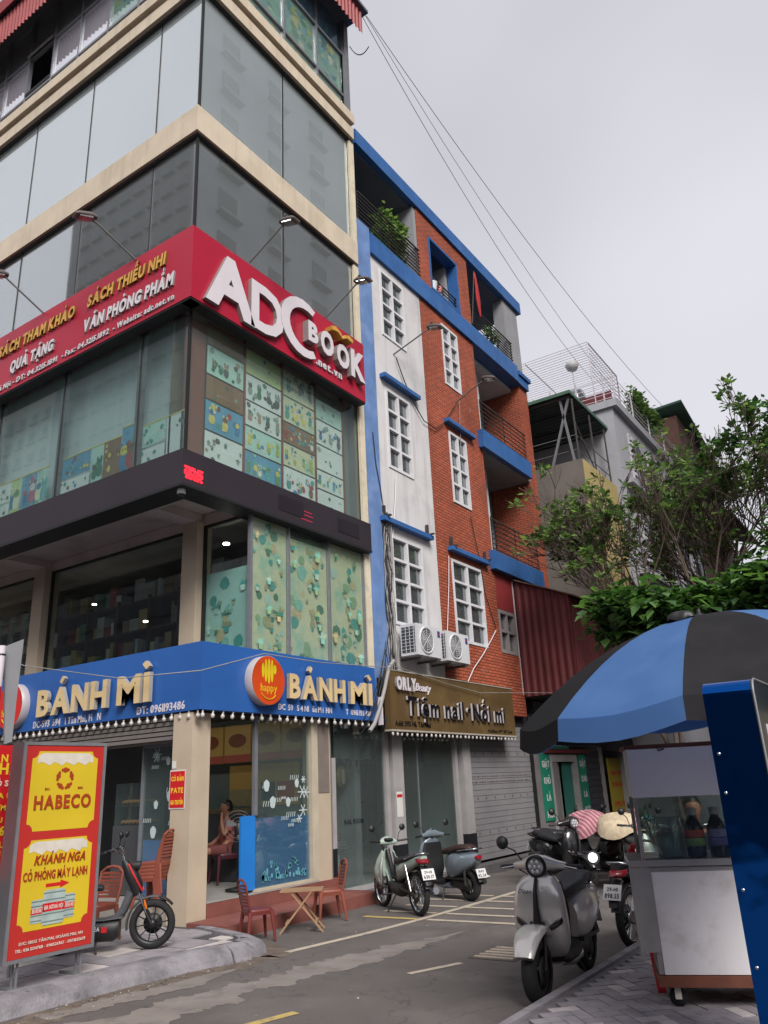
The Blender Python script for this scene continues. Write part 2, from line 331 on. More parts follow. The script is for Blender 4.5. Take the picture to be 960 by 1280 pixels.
def flat(name, pts, z, m, label=None, parent=None):
    o = MB().add([(p[0], p[1], z) for p in pts], [tuple(range(len(pts)))]).build(name, m, parent, kind='structure'); return o
def stripe(pts, w, m, z=.004):
    for (p, q) in zip(pts, pts[1:]):
        p, q = V((*p, 0)), V((*q, 0)); d = (q-p).normalized(); n = V((-d.y, d.x, 0))*w/2
        flat('road_marking', [p-n, q-n, q+n, p+n], z, m)
stripe([(-5.97, 6.86), (-5.80, 8.0), (-5.72, 8.9), (-5.67, 10), (-5.62, 12.2)], .10, m_line)
for (x, y), c in zip([(-4.4, 9.04), (-4.55, 9.51), (-4.8, 10.04), (-5.0, 10.61), (-5.2, 11.1)], (m_line,)*5):
    stripe([(-5.62, y-.02), (x+.6, y+.03)], .095, c, .0045)
    stripe([(-6.55, y-.04), (-5.77, y-.02)], .095, m_liney if y < 9.2 else c, .0045)
stripe([(-4.27, 6.50), (-4.05, 7.04)], .075, m_line)
stripe([(-4.52, 4.6), (-4.38, 5.13)], .09, m_liney)
# spilt cement: thin irregular sheet
def blob(path, wid, seed, z, m, name):
    r = random.Random(seed); L1, R1 = [], []
    for i in range(len(path)-1):
        for k in range(26):
            t = k/26; p = V((*path[i], 0)).lerp(V((*path[i+1], 0)), t); w = wid[i]*(1-t)+wid[i+1]*t
            d = (V((*path[i+1], 0))-V((*path[i], 0))).normalized(); n = V((-d.y, d.x, 0))
            a_ = noise.noise(V((p.x*3, p.y*3, seed)))*.9+noise.noise(V((p.x*11, p.y*11, seed)))*.5; b_ = noise.noise(V((p.x*3, p.y*3, seed+9)))*.9+noise.noise(V((p.x*11, p.y*11, seed+9)))*.5; L1.append(p+n*w*(.9+a_+.25*r.random())); R1.append(p-n*w*(.9+b_+.25*r.random()))
    mb = MB()
    for i in range(len(L1)-1): mb.add([(*q[:2], z) for q in (L1[i], L1[i+1], R1[i+1], R1[i])], [(0, 1, 2, 3)])
    return mb.build(name, m, kind='structure')
blob([(-5.5, 3.6), (-5.35, 4.9), (-5.28, 5.6), (-5.15, 6.5), (-4.98, 7.5), (-4.8, 8.5)], [.25, .25, .2, .22, .16, .02], 3, .002, m_cement, 'cement_stain')
blob([(-6.1, 4.2), (-5.95, 5.2), (-5.9, 6.1)], [.1, .16, .03], 5, .003, m_cement, 'cement_stain')
m_mud = mat('gutter_mud', '#5d534b', .9, .25, 6, dirt='#7d7267', dirt_amt=.7, dscale=7)
blob([(-6.18, 2.0), (-6.15, 4.5), (-6.12, 5.8), (-5.95, 6.7), (-6.3, 7.0), (-6.8, 7.2)], [.22, .2, .16, .14, .1, .05], 12, .0015, m_mud, 'gutter_mud')
blob([(-7.35, 12.4), (-7.3, 15), (-7.3, 17.4)], [.25, .25, .2], 6, .003, mat('gutter_grime', '#4f4c4e', .8), 'cement_stain')
# drain grate in the road
gr = thing('drain_grate', 'rusty slotted drain grate set in the alley road in front of the grey scooter', 'drain grate', (-3.86, 7.55, 0))
m_iron = mat('cast_iron', '#5d5654', .7, .2, 20, metal=.3)
MB().box((-4.1, 7.25, 0), (-3.62, 7.85, .006)).build('frame', m_iron, gr)
for i in range(5): B1('bar', (-4.06, 7.3+i*.11, .006), (-3.66, 7.35+i*.11, .014), m_line, gr)

lt = MB(); r_ = random.Random(77)
for i in range(420):
    if i < 200: x, y = -6.16+r_.gauss(0, .09), r_.uniform(3.2, 6.6)
    elif i < 330: x, y = r_.uniform(-7.0, -3), r_.uniform(4, 12)
    else: x, y = r_.uniform(-2.72, -2.9), r_.uniform(4.5, 9)
    s_ = r_.uniform(.006, .02); a_ = r_.random()*6.28; c_, n_ = math.cos(a_)*s_, math.sin(a_)*s_
    lt.add([(x-c_, y-n_, .005), (x+n_*.5, y-c_*.5, .008), (x+c_, y+n_, .012), (x-n_*.5, y+c_*.5, .009)], [(0, 1, 2, 3)], r_.randrange(3))
tag(lt.build('litter', [mat('dry_leaf', '#7d6a48', .9), mat('paper_bit', '#a39e95', .9), mat('pebble', '#5b5652', .9)], kind='stuff'), 'scattered dry leaf bits, paper scraps and grit along the road edges', 'litter')
# left pavement with rounded corner
bd = [(-30, 1.2), (-9.5, 1.0), (-7.2, 1.5), (-6.62, 2.4), (-6.55, 3.4), (-6.53, 4.2), (-6.5, 5.2), (-6.42, 5.9), (-6.3, 6.3), (-6.27, 6.5), (-6.36, 6.72), (-6.6, 6.86), (-7.0, 6.98), (-7.45, 7.12), (-8.1, 7.5), (-30, 7.5)]
mb = MB(); mb.prism([(x, y, 0) for x, y in bd], None, (0, 0, .105)); pl = mb.build('pavement', m_joint, kind='structure')
# kerb stones follow the edge
edge = [V((x, y, 0)) for x, y in bd[2:14]]
def kerbstone(p, q, w, hgt, par):
    d = (q-p).normalized(); n = V((d.y, -d.x, 0)); a, b = p-d*.002, q+d*.0
    prof = [(-.1, 0), (w+.03, 0), (w, hgt*.45), (w-.03, hgt*.75), (w-.1, hgt*.97), (.02, hgt+.005), (-.1, hgt+.005)]
    mb = MB(); R = [[P_+n*o+V((0, 0, z)) for o, z in prof] for P_ in (a, b)]
    mb.ring(R, 0, False); return mb.build('kerb_stone', m_kerb, par)
cur = []; 
for i in range(len(edge)-1):
    L_ = (edge[i+1]-edge[i]).length; k = max(1, round(L_/.5)) if L_ > .7 else 1
    for j in range(k): cur.append((edge[i].lerp(edge[i+1], j/k), edge[i].lerp(edge[i+1], (j+1)/k)))
for i, (p, q) in enumerate(cur):
    kerbstone(p, q, .16 if p.y > 2 else .16, .135, pl)
# slabs
n = 0
for i in range(7):
    for j in range(14):
        x0 = -6.64-(i+1)*.44; y0 = 2.6+j*.42+(.0 if i % 2 else .17)
        x1, y1 = x0+.425, y0+.405
        if y1 > 6.55 and x1 > -6.7: continue
        if y1 > 6.95: y1 = min(y1, 7.0)
        if y1-y0 < .1 or y0 > 6.9: continue
        z = .118+rnd.uniform(-.003, .003)
        B1('slab', (x0, y0, .09), (x1, y1, z), m_slab2 if rnd.random() < .22 else m_slab, pl)
for (a, b, c, d) in [(-6.62, 5.9, -6.47, 6.3), (-6.62, 6.32, -6.45, 6.6), (-6.85, 6.62, -6.64, 6.8)]: B1('slab', (a, b, .09), (c, d, .117), m_slab2, pl)

# right pavement of small interlocking pavers, straight kerb
pr = MB().box((-2.62, -6, 0), (6, 22, .10)).build('pavement', mat('paver_joint', '#6c676b', .95, .2, 9), kind='structure')
for k in range(22): B1('kerb_stone', (-2.67, 2.2+k*.8, 0), (-2.60, 2.99+k*.8, .122), m_pave, pr)
me_p = MB().box((-.098, -.048, -.02), (.098, .048, 0)); proto = {}
cnt = 0; joined = MB(); items = []
s = .205
for i in range(-30, 46):
    for j in range(-10, 52):
        for o in (0, 1):
            # herringbone laid at 45 degrees
            a = (i*s*.5+ (0 if o == 0 else 0)); 
            k = i+ j
            if (i-j) % 4 == 0 and o == 0: cx_, cy_, r = i*s/2+s/2, j*s/2+s/4, 0
            elif (i-j) % 4 == 3 and o == 1: cx_, cy_, r = i*s/2+s/4, j*s/2+s/2, 1
            else: continue
            x = (cx_-cy_)*.7071-1.6; y = (cx_+cy_)*.7071+3.4
            if x < -2.50 or x > .7 or y < 4.2 or y > 11: continue
            items.append((V((x, y)).length, x, y, r))
items.sort()
vis = [q for q in items if -26.5 < math.degrees(math.atan2(q[1], q[2])) < -5]
vis = [q for q in vis if q[2] < 9.5]
pm = [me_p.build('paver', m, pr) for m in (m_pave, m_pave2)]
for o in pm: o.location = (0, 0, -5)
for k, (d, x, y, r) in enumerate(vis[:296]):
    o = pm[k] if k < 2 else pm[0 if rnd.random() < .75 else 1].copy()
    if k >= 2: COL.objects.link(o)
    o.parent = pr; o.location = (x, y, .118+rnd.uniform(-.0025, .0025)); o.rotation_euler = (0, 0, math.radians(45+90*r))
for (d, x, y, r) in vis[296:]:
    c, sn = math.cos(math.radians(45+90*r)), math.sin(math.radians(45+90*r)); z = .117
    P4 = [(x+c*a-sn*b, y+sn*a+c*b) for a, b in ((-.098, -.048), (.098, -.048), (.098, .048), (-.098, .048))]
    joined.hexa([(*p, .09) for p in P4]+[(*p, z) for p in P4])
joined.build('pavers', m_pave, pr, kind='stuff')

# ================================================================== CORNER BOOKSHOP BUILDING
XF, YF, YB, XL = -7.75, 6.8, 11.15, -19.0      # alley wall, street wall, party wall, left end
m_cream = mat('cream_render', '#c6b9a5', .8, .07, 2.5, bump=.15, bscale=70, streak=.4, dirt='#a8987f', dirt_amt=.35, dscale=1.3)
m_creamd = mat('cream_column', '#b5a692', .8, .06, 2.5, bump=.12, bscale=70, streak=.12, dirt='#a08f78', dirt_amt=.25)
m_soff = mat('soffit_paint', '#bdb1ab', .85, .08, 2, streak=0, dirt='#77706c', dirt_amt=.35, dscale=1.2)
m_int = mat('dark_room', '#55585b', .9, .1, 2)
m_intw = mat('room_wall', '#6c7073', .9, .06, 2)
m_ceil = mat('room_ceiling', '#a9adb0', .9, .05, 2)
m_alu = mat('aluminium_frame', '#7d7f86', .45, .1, 8, metal=.3)
m_black = mat('black_joint', '#17181a', .6, .1, 5)
m_led = mat('led_band_panel', '#2a242b', .55, .12, 1.2)
m_gup = glass('glass_reflective', (.92, .95, .95), .40, .50, lin('#dbe8ea'), wav=.012)  # haze share paints in the pale reflected sky
m_gmid = glass('glass_middle', (.93, .97, .97), .36, .24, (.5, .54, .54), wav=.012)  # haze paints soft grey reflections into the pane
m_glow = glass('glass_lower', (.93, .98, .97), .09, .08, lin('#96aaa8'), wav=.04)
m_gmez = glass('glass_mezzanine', (.84, .90, .89), .02, .02, (.1, .12, .12))
m_gposter = glass('glass_over_posters', (.95, .98, .97), .05, .07, lin('#a9bdb6'))
m_gshop = glass('shop_glass', (.88, .94, .93), .06, .10, (.25, .33, .33))
m_woodb = mat('brown_board', '#7a3f30', .7, .15, 3, streak=.3)

bk = thing('corner_building', 'tall glass corner building with cream floor beams, bookshop above and bakery below', 'building', (-8.5, 8, 0))
Z = dict(b0=5.50, b1=6.01, g1=8.53, s1=9.82, m0=11.62, m1=12.13, c0=14.82, c1=15.42, t1=17.35)
RX, RY = FX(XF), FY(YF)
# floor slabs and inner walls
for z0, z1 in ((5.78, 6.02), (9.0, 9.3), (11.7, 12.1), (14.8, 15.1)):
    B1('floor_slab', (XL, YF+.06, z0), (XF-.06, YB-.02, z1), m_ceil, bk)
B1('back_wall', (XL, YB-.16, 5.55), (XF-.02, YB, 17.3), m_intw, bk)
B1('back_wall', (XL, YB-.16, 0.), (XF-.35, YB, 5.55), m_intw, bk)
B1('partition_wall', (XL, 10.2, .2), (-8.35, 10.3, 5.6), m_int, bk)
B1('partition_wall', (XL-.1, YF, 0), (XL, YB, 17.3), m_cream, bk)
for z0, z1 in ((6.02, 9.0), (9.3, 11.78), (12.2, 14.8)):
    B1('inner_column', (-8.75, 7.55, z0), (-8.4, 7.9, z1), m_intw, bk)
B1('inner_column', (-12.3, 7.6, 12.2), (-11.9, 8.0, 14.8), m_intw, bk)
m_bl1 = mat('blind_pale', '#aab5b8', .9, .06, 1.5, streak=.15); m_bl2 = mat('grey_backing', '#8a8f8f', .9, .12, 1.); m_bl3 = mat('blind_aqua', '#c2d3d6', .9, .07, 1.2, streak=.25)
B1('inner_blind_backing', (XL+.2, YF+.20, 12.26), (-8.0, YF+.23, 14.78), m_bl1, bk); B1('inner_blind_backing', (-8.03, YF+.24, 12.26), (-8.0, YB-.2, 14.78), m_bl1, bk)
B1('inner_blind_backing', (XL+.2, 8.2, 9.32), (-8.9, 8.24, 11.76), m_bl2, bk); B1('inner_blind_backing', (-8.93, 8.25, 9.32), (-8.9, YB-.2, 11.76), m_bl2, bk)  # grey sheets added behind the middle glass to lighten it
B1('inner_blind_backing', (XL+.2, YF+.3, 6.05), (-8.1, YF+.33, 8.6), m_bl3, bk)
# cream beams wrap the corner
def wrapbeam(name, z0, z1, out, m, depth=.25):
    mb = MB(); a = out
    mb.box((XL, YF-a, z0), (XF+a, YF+depth, z1)); o1 = mb.build(name, m, bk)
    mb = MB(); mb.box((XF-depth, YF+depth+.002, z0), (XF+a, YB-a*.6, z1)); o2 = mb.build(name, m, bk); return o1, o2
wrapbeam('floor_beam', Z['m0'], Z['m1'], .07, m_cream)
wrapbeam('floor_beam', Z['c0'], 15.09, .10, m_cream)
wrapbeam('cornice', 15.09, 15.18, .04, m_cream)
wrapbeam('cornice', 15.18, Z['c1'], .16, m_cream)
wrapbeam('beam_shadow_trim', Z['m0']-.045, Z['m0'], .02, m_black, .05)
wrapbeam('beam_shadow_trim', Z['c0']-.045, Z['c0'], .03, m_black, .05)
wrapbeam('beam_inner_edge', Z['m0']-.19, Z['m0']-.05, -.05, m_ceil, .2)
wrapbeam('beam_inner_edge', Z['c0']-.19, Z['c0']-.05, -.05, m_ceil, .2)
# LED band
wrapbeam('led_band', Z['b0'], Z['b1'], .13, m_led)
wrapbeam('led_band_edge', Z['b0']-.035, Z['b0']-.002, .15, m_black)
for y in (8.6, 10.1): FB(RX, 'led_module', y, y+.6, 5.64, 5.89, .13, .136, mat('led_module', '#241e25', .4), bk)
led = emit('led_red', (.9, .01, .02), 1.4)
mb = MB(); r = random.Random(2)
for i in range(14):
    for j in range(6):
        if r.random() < .8: RX.box(mb, 6.70+i*.024, 6.72+i*.024, 5.59+j*.03, 5.615+j*.03, .13, .137)
mb.build('led_text', led, bk)
mb = MB(); 
for a, b in ((9.13, 5.62), (9.15, 5.70), (9.12, 5.76)): RX.box(mb, a, a+.28, b, b+.012, .13, .134)
mb.build('led_text', emit('led_dim', (.25, .01, .03), .5), bk)
# right cream strip where the building ends
for z0, z1 in ((Z['m1'], Z['c0']-.05), (Z['b1'], Z['m0']-.05), (3.3, Z['b0']-.04)):
    FB(RX, 'pilaster', YB-.16, YB, z0, z1, -.1, .035, mat('pale_pilaster', '#cfc5ae', .8, .08, 3, streak=.25, dirt='#a39c8c', dirt_amt=.5, dscale=4), bk)
# glass panes: (frame, a0, a1, b0, b1, material)
def pane(F, a0, a1, b0, b1, m, c=-.03, frame=.0, par=None, fm=None, name='glass_pane', th=.008):
    o = FB(F, name, a0+.006, a1-.006, b0, b1, c-th, c, m, par or bk)
    if frame:
        mb = MB()
        for q in ((a0, a0+frame, b0, b1), (a1-frame, a1, b0, b1), (a0+frame, a1-frame, b0, b0+frame), (a0+frame, a1-frame, b1-frame, b1)): F.box(mb, *q, c-.02, c+.03)
        f = mb.build('frame', fm or m_alu, o)
    return o
def joint(F, a, b0, b1, w=.02, m=None, c=-.03): return FB(F, 'mullion', a-w/2, a+w/2, b0, b1, c-.05, c+.012, m or m_black, bk)
LM = [XL, -16.6, -14.7, -12.6, -10.75, -8.82, XF]
for (b0, b1, m) in ((Z['m1'], Z['c0']-.04, m_gup), (Z['g1']+.1, Z['m0']-.04, m_gmid), (Z['b1'], Z['g1']+.1, m_glow)):
    for a0, a1 in zip(LM, LM[1:]): pane(RY, a0, a1, b0, b1, m)
    for a in LM[1:-1]: joint(RY, a, b0, b1, .018); FB(RY, 'glass_fin', a-.1, a+.1, b0, b1, -.055, -.045, m_alu if m is m_gup else m_intw, bk)
    FB(RY, 'corner_joint', XF-.035, XF+.002, b0, b1, -.05, -.01, m_black, bk)
RM = [YF+.03, 8.9, YB-.16]
for (b0, b1, m) in ((Z['m1'], Z['c0']-.04, m_gup), (Z['g1']+.1, Z['m0']-.04, m_gmid)):
    for a0, a1 in zip(RM, RM[1:]): pane(RX, a0, a1, b0, b1, m)
    joint(RX, 8.9, b0, b1, .03)
pane(RX, YF+.03, YB-.16, Z['b1'], Z['g1']+.1, m_gposter)
# things seen behind the middle glass
mb = MB()
for i in range(9): RY.box(mb, -11.9+i*.16, -11.83+i*.16, 9.3, 9.95+rnd.uniform(-.15, .25), -.35, -.25)
mb.build('window_display', mat('white_stock', '#c9d2d2', .6), bk)
mb = MB(); 
for a, w, h in ((9.05, .5, .28), (9.75, .3, .3), (10.0, .12, .45)): RX.box(mb, a, a+w, 9.75, 9.85+h, -.4, -.3)
mb.build('window_display', mat('stock_green', '#a9bd92', .6), bk)
# top floor windows with painted films
m_film = mat('painted_film_blue', '#4f93a8', .4, .25, 2)
def P_(n, c): return mat('print_'+n, c, .5, .12, 9)
def artfilm(F, a0, a1, b0, b1, c, par, seed, pal, bg, nblob=14, name='poster', leaves=0, world=True, rows=0, critters=False):
    """a printed sheet: paper plus flat shapes"""
    r = random.Random(seed); mb = MB(); F.box(mb, a0, a1, b0, b1, c-.006, c, 0); w, h = a1-a0, b1-b0; z = c+.002; ms = [bg]+pal+[P_('ink', '#23272b')]
    for i in range(nblob):
        k = 1+r.randrange(len(pal)); s = min(w, h)*r.uniform(.04, .15); ca = a0+s+r.random()*max(.001, w-2*s); cb = b0+s+r.random()*max(.001, h-2*s)
        nn = r.choice((7, 8, 10)); ph = r.random()*6; pts = []
        for q in range(nn):
            t = ph+q*2*math.pi/nn; rr = s*r.uniform(.7, 1.0); pts.append((ca+rr*math.cos(t), cb+rr*math.sin(t)))
        F.quad(mb, pts, z, k); z += .0003
    if critters:
        nc = max(2, int(w/h*2.2))
        for i in range(nc):
            s = h*r.uniform(.15, .23); ca = a0+(i+.5)*w/nc+r.uniform(-.02, .02); cb = b0+h*r.uniform(.3, .42); k = 1+r.randrange(len(pal)); k2 = 1+r.randrange(len(pal))
            def el(x, y, rx, ry, q): nonlocal z; F.quad(mb, [(x+rx*math.cos(t), y+ry*math.sin(t)) for t in (2*math.pi*j/12 for j in range(12))], z, q); z += .0003
            el(ca, cb, s*.6, s*.85, k); el(ca-s*.35, cb+s*1.35, s*.18, s*.4, k); el(ca+s*.35, cb+s*1.35, s*.18, s*.4, k); el(ca, cb+s*1.0, s*.5, s*.45, k2); el(ca-s*.17, cb+s*1.05, s*.08, s*.08, len(ms)-1); el(ca+s*.17, cb+s*1.05, s*.08, s*.08, len(ms)-1)
    for i in range(leaves):
        s = min(w, h)*r.uniform(.045, .10); ca = a0+s*1.2+r.random()*(w-2.4*s); cb = b0+s*1.5+r.random()*(h-3.*s); k = 1+r.randrange(len(pal))
        F.quad(mb, [(ca-s*.45, cb-s), (ca+s*.45, cb-s), (ca+s*.6, cb), (ca-s*.6, cb)], z, k); z += .0003   # pot
        for q in range(7):
            t = math.pi*(q+.5)/7; L2 = s*r.uniform(.8, 1.5)
            F.quad(mb, [(ca, cb), (ca+L2*.6*math.cos(t-.18), cb+L2*.6*math.sin(t-.18)), (ca+L2*math.cos(t), cb+L2*math.sin(t)), (ca+L2*.6*math.cos(t+.18), cb+L2*.6*math.sin(t+.18))], z, 1+(k+1) % len(pal)); z += .0002
    return mb.build(name, ms, par, world)
pal_sea = [P_('aqua', '#5fb0b5'), P_('leaf', '#5e9a6c'), P_('sky', '#2f86a8'), P_('cream', '#dfe6c8'), P_('yellow', '#d8d06a')]
pal_zoo = [P_('brown', '#7c5a45'), P_('yellow', '#c5c06a'), P_('blue', '#3f7fae'), P_('red', '#a8443f'), P_('teal', '#4b9c93'), P_('white', '#d7dcd6')]
pal_plant = [P_('darkgreen', '#3f7f62'), P_('teal2', '#3fa198'), P_('leaf2', '#8fb287'), P_('moss', '#a9aa80'), P_('teal3', '#86c4b4'), P_('sand', '#c9b98c'), P_('paleaqua', '#b3d3c4')]
pal_grey = [P_('charcoal', '#55605f'), P_('sage', '#8ea39a'), P_('tan', '#a9977c'), P_('darkgreen', '#2e6b55')]
pal_lime = [P_('lime', '#a7bf5d'), P_('yellow', '#c5c06a'), P_('teal', '#4b9c93'), P_('white', '#d7dcd6'), P_('blue', '#3f7fae')]
bg_aqua = mat('paper_aqua', '#b4ddd2', .5, .1, 2); bg_white = mat('paper_white', '#dbe8e6', .5, .05, 2); bg_cream = mat('paper_cream', '#d2d5b2', .5, .06, 1.3, dirt='#86c6b4', dirt_amt=.9, dscale=1.8)
bg_blue = mat('paper_blue', '#5f9fc0', .5, .15, 2); bg_lime = mat('paper_lime', '#bcd69a', .5, .15, 2); bg_brown = mat('paper_brown', '#85694f', .5, .1, 2)
bg_field = mat('film_meadow', '#9fd0b8', .5, .3, 1.1, dirt='#4fa0b8', dirt_amt=.8, dscale=1.8)
TM = [YF+.05, 7.95, 9.01, 10.07, 11.02]
m_gtop = glass('glass_top_floor', (.97, .99, .98), .10, .12, lin('#9fb0b0'))
m_gtopl = glass('glass_top_left', (.4, .42, .45), .5, .9, lin('#dad7e4'))  # lilac haze colour paints in the reflected sky
bands = ((Z['c1'], 16.06), (16.12, 17.28), (17.34, 18.25))
for i, (a0, a1) in enumerate(zip(TM, TM[1:])):
    for j, (b0, b1) in enumerate(bands):
        pane(RX, a0+.03, a1-.03, b0, b1, m_gtop, -.1)
        artfilm(RX, a0+.04, a1-.04, b0, b1, -.125, bk, 100+i*5+j, pal_sea if j < 2 else [P_('blue', '#3f7fae'), P_('sky', '#2f86a8')], bg_field if j < 2 else bg_blue, 18, 'window_film', leaves=5)
for a in TM: FB(RX, 'mullion', a-.03, a+.03, Z['c1'], 18.25, -.15, -.06, m_alu, bk)
for b in (16.06, 17.28): FB(RX, 'transom', TM[0]+.03, TM[-1]-.03, b, b+.06, -.148, -.062, m_alu, bk)
TL = [XL, -18.0, -17.1, -16.15, -15.2, -14.3, -13.38, -12.44, -11.52, -10.56, -9.64, -8.7, XF-.06]
for i, (a0, a1) in enumerate(zip(TL, TL[1:])):
    for j, (b0, b1) in enumerate(((Z['c1'], 15.95), (16.01, 17.1), (17.16, 18.25))):
        if i == 6 and j == 1: continue
        pane(RY, a0+.02, a1-.02, b0, b1, m_gtop if i > 8 else (m_gtopl if j < 2 else m_gmid), -.1)
        if i > 8: artfilm(RY, a0+.04, a1-.04, b0, b1, -.125, bk, 200+i*5+j, pal_sea, bg_field, 14, 'window_film', leaves=4)
for a in TL: FB(RY, 'mullion', a-.025, a+.025, Z['c1'], 18.25, -.15, -.06, m_alu, bk)
for b in (15.95, 17.1): FB(RY, 'transom', TL[0]+.03, TL[-1]-.03, b, b+.06, -.148, -.062, m_alu, bk)
# the one open top-hung sash
sa = TL[6]+.03, TL[7]-.03
mb = MB(); o = Fr(RY(sa[0], 17.1, .0), (1, 0, 0), V((0, -.42, -.9)).normalized(), V((0, -.9, .42)).normalized()); w = sa[1]-sa[0]
sash = FB(o, 'open_sash', .03, w-.03, -1.05, -.03, -.01, 0, m_gtopl, bk)
for q in ((0, .03, -1.08, 0), (w-.03, w, -1.08, 0), (.03, w-.03, -1.08, -1.05), (.03, w-.03, -.03, 0)): o.box(mb, *q, -.02, .02)
mb.build('frame', m_alu, sash)
FB(RY, 'sash_frame', sa[0], sa[1], 16.02, 16.1, -.12, -.05, m_black, bk)
# inside wall of the top floor, ceiling and canopy of red corrugated sheet
B1('top_room_wall', (XL, 8.9, 15.7), (-9.2, 8.95, 18.2), m_intw, bk)
m_redsheet = mat('red_sheet', '#8a2f31', .6, .15, 3, streak=.35, bump=.0); m_redwall = mat('red_wall_sheet', '#5f2528', .6, .15, 3, streak=.4)
def corrug(mb, F, a0, a1, b0, b1, c, pitch, amp, m=0, thick=.004):
    n = max(2, int((a1-a0)/pitch*4)); vs = []
    for i in range(n+1):
        a = a0+(a1-a0)*i/n; d = c+amp*(0, 1, 1, 0)[i % 4]
        vs += [F(a, b0, d), F(a, b1, d)]
    mb.add(vs, [(2*i, 2*i+2, 2*i+3, 2*i+1) for i in range(n)], m)
    mb.add([V(v)-F.n*thick for v in vs], [(2*i, 2*i+1, 2*i+3, 2*i+2) for i in range(n)], m)
mb = MB(); corrug(mb, FX(XF+.36), YF-.38, 11.22, 17.82, 18.5, 0, .13, .03); mb.build('red_valance', m_redsheet, bk)
mb = MB(); corrug(mb, FY(YF-.41), XL, XF+.36, 17.42, 18.2, 0, .13, .03); mb.build('red_valance', m_redsheet, bk)
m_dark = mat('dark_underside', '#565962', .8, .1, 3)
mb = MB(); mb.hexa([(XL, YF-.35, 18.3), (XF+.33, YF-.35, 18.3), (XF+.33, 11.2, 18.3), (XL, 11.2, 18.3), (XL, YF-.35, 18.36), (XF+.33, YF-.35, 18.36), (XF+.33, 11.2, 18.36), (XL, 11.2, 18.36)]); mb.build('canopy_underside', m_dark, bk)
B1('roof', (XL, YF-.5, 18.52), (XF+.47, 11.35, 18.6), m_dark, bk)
B1('roof_edge', (XL, YF-.53, 18.22), (XF+.5, YF-.5, 18.62), m_redsheet, bk)
B1('corner_post', (XF-.14, YB-.14, 15.68), (XF+.0, YB-.0, 18.3), m_alu, bk)

# poster wall behind the lower glass, alley side
pw = [(7.27, 8.04), (8.09, 8.93), (8.98, 9.80), (9.85, 10.6)]
FB(RX, 'brown_panel', 6.86, 7.22, 6.12, 8.3, -.16, -.1, m_woodb, bk)
for a in (8.065, 8.955, 9.825, 10.63): FB(RX, 'board_edge', a-.025, a+.025, 6.12, 8.42, -.2, -.1, m_woodb, bk)
bgs = [bg_white, bg_blue, bg_lime, bg_aqua, bg_white, bg_brown, bg_lime, bg_aqua]
pals = [pal_grey, pal_zoo, pal_lime, pal_plant, pal_grey, pal_zoo, pal_sea, pal_zoo]
plan = [  # per column, bottom to top: (height, background, palette, kind)
 [(.52, bg_white, pal_grey, 1), (.50, bg_blue, pal_zoo, 0), (.42, bg_brown, pal_grey, 2), (.5, bg_aqua, pal_grey, 0), (.4, bg_brown, pal_grey, 2)],
 [(.48, bg_blue, pal_sea, 0), (.42, bg_aqua, pal_lime, 0), (.44, bg_white, pal_grey, 0), (.47, bg_white, [P_('charcoal', '#55605f'), P_('sage', '#8ea39a'), P_('darkgreen', '#2e6b55')], 0), (.46, bg_lime, pal_lime, 2)],
 [(.50, bg_white, pal_zoo, 0), (.42, bg_cream, pal_lime, 0), (.38, bg_brown, pal_zoo, 0), (.48, bg_cream, pal_lime, 0), (.5, bg_cream, pal_grey, 0)],
 [(.35, bg_white, pal_grey, 2), (.36, bg_white, pal_sea, 0), (.48, bg_white, pal_grey, 2), (.48, bg_white, [P_('charcoal', '#55605f'), P_('blue', '#3f7fae'), P_('sage', '#8ea39a')], 0), (.4, bg_aqua, pal_grey, 2)]]
for ci, (a0, a1) in enumerate(pw):
    z = 6.08
    for k, (h, bg, pal, kd) in enumerate(plan[ci]):
        artfilm(RX, a0, a1, z, z+h-.03, -.11, bk, 300+ci*9+k, pal, bg, {0: 14, 1: 3, 2: 6}[kd], leaves={0: 2, 1: 7, 2: 0}[kd], critters=(kd == 0)); z += h
FB(RX, 'window_head', 6.86, YB-.16, 8.42, 8.6, -.25, -.08, m_soff, bk)
FB(RX, 'curtain', 10.68, YB-.17, 6.1, 8.5, -.3, -.25, mat('grey_curtain', '#6d7a76', .8, .1, 2), bk)
FB(RX, 'inner_backing', 6.86, 10.66, 6.1, 8.5, -.42, -.38, mat('backing_board', '#7c7468', .9), bk)
# posters along the foot of the lower street glass
xs = [(-16.2, -15.3), (-15.2, -14.5), (-14.4, -13.6), (-13.5, -12.95), (-12.9, -12.1), (-12.07, -11.8), (-11.77, -11.35), (-11.32, -11.05), (-10.72, -9.95), (-9.9, -9.65), (-9.62, -9.22), (-9.2, -8.9), (-8.8, -8.24), (-8.2, XF-.05)]
pb = [bg_white, bg_aqua, bg_lime, bg_white, bg_white, bg_lime, bg_blue, bg_aqua, bg_blue, bg_aqua, bg_brown, bg_blue, bg_aqua, bg_white]
pp = [pal_zoo, pal_sea, pal_lime, pal_grey, pal_grey, pal_sea, [P_('pink', '#b8587a'), P_('blue', '#3f7fae'), P_('white', '#d7dcd6')], pal_sea, pal_zoo, pal_grey, [P_('yellow', '#c5c06a')], pal_zoo, [P_('teal', '#4b9c93'), P_('white', '#d7dcd6')], [P_('white', '#d7dcd6'), P_('charcoal', '#55605f')]]
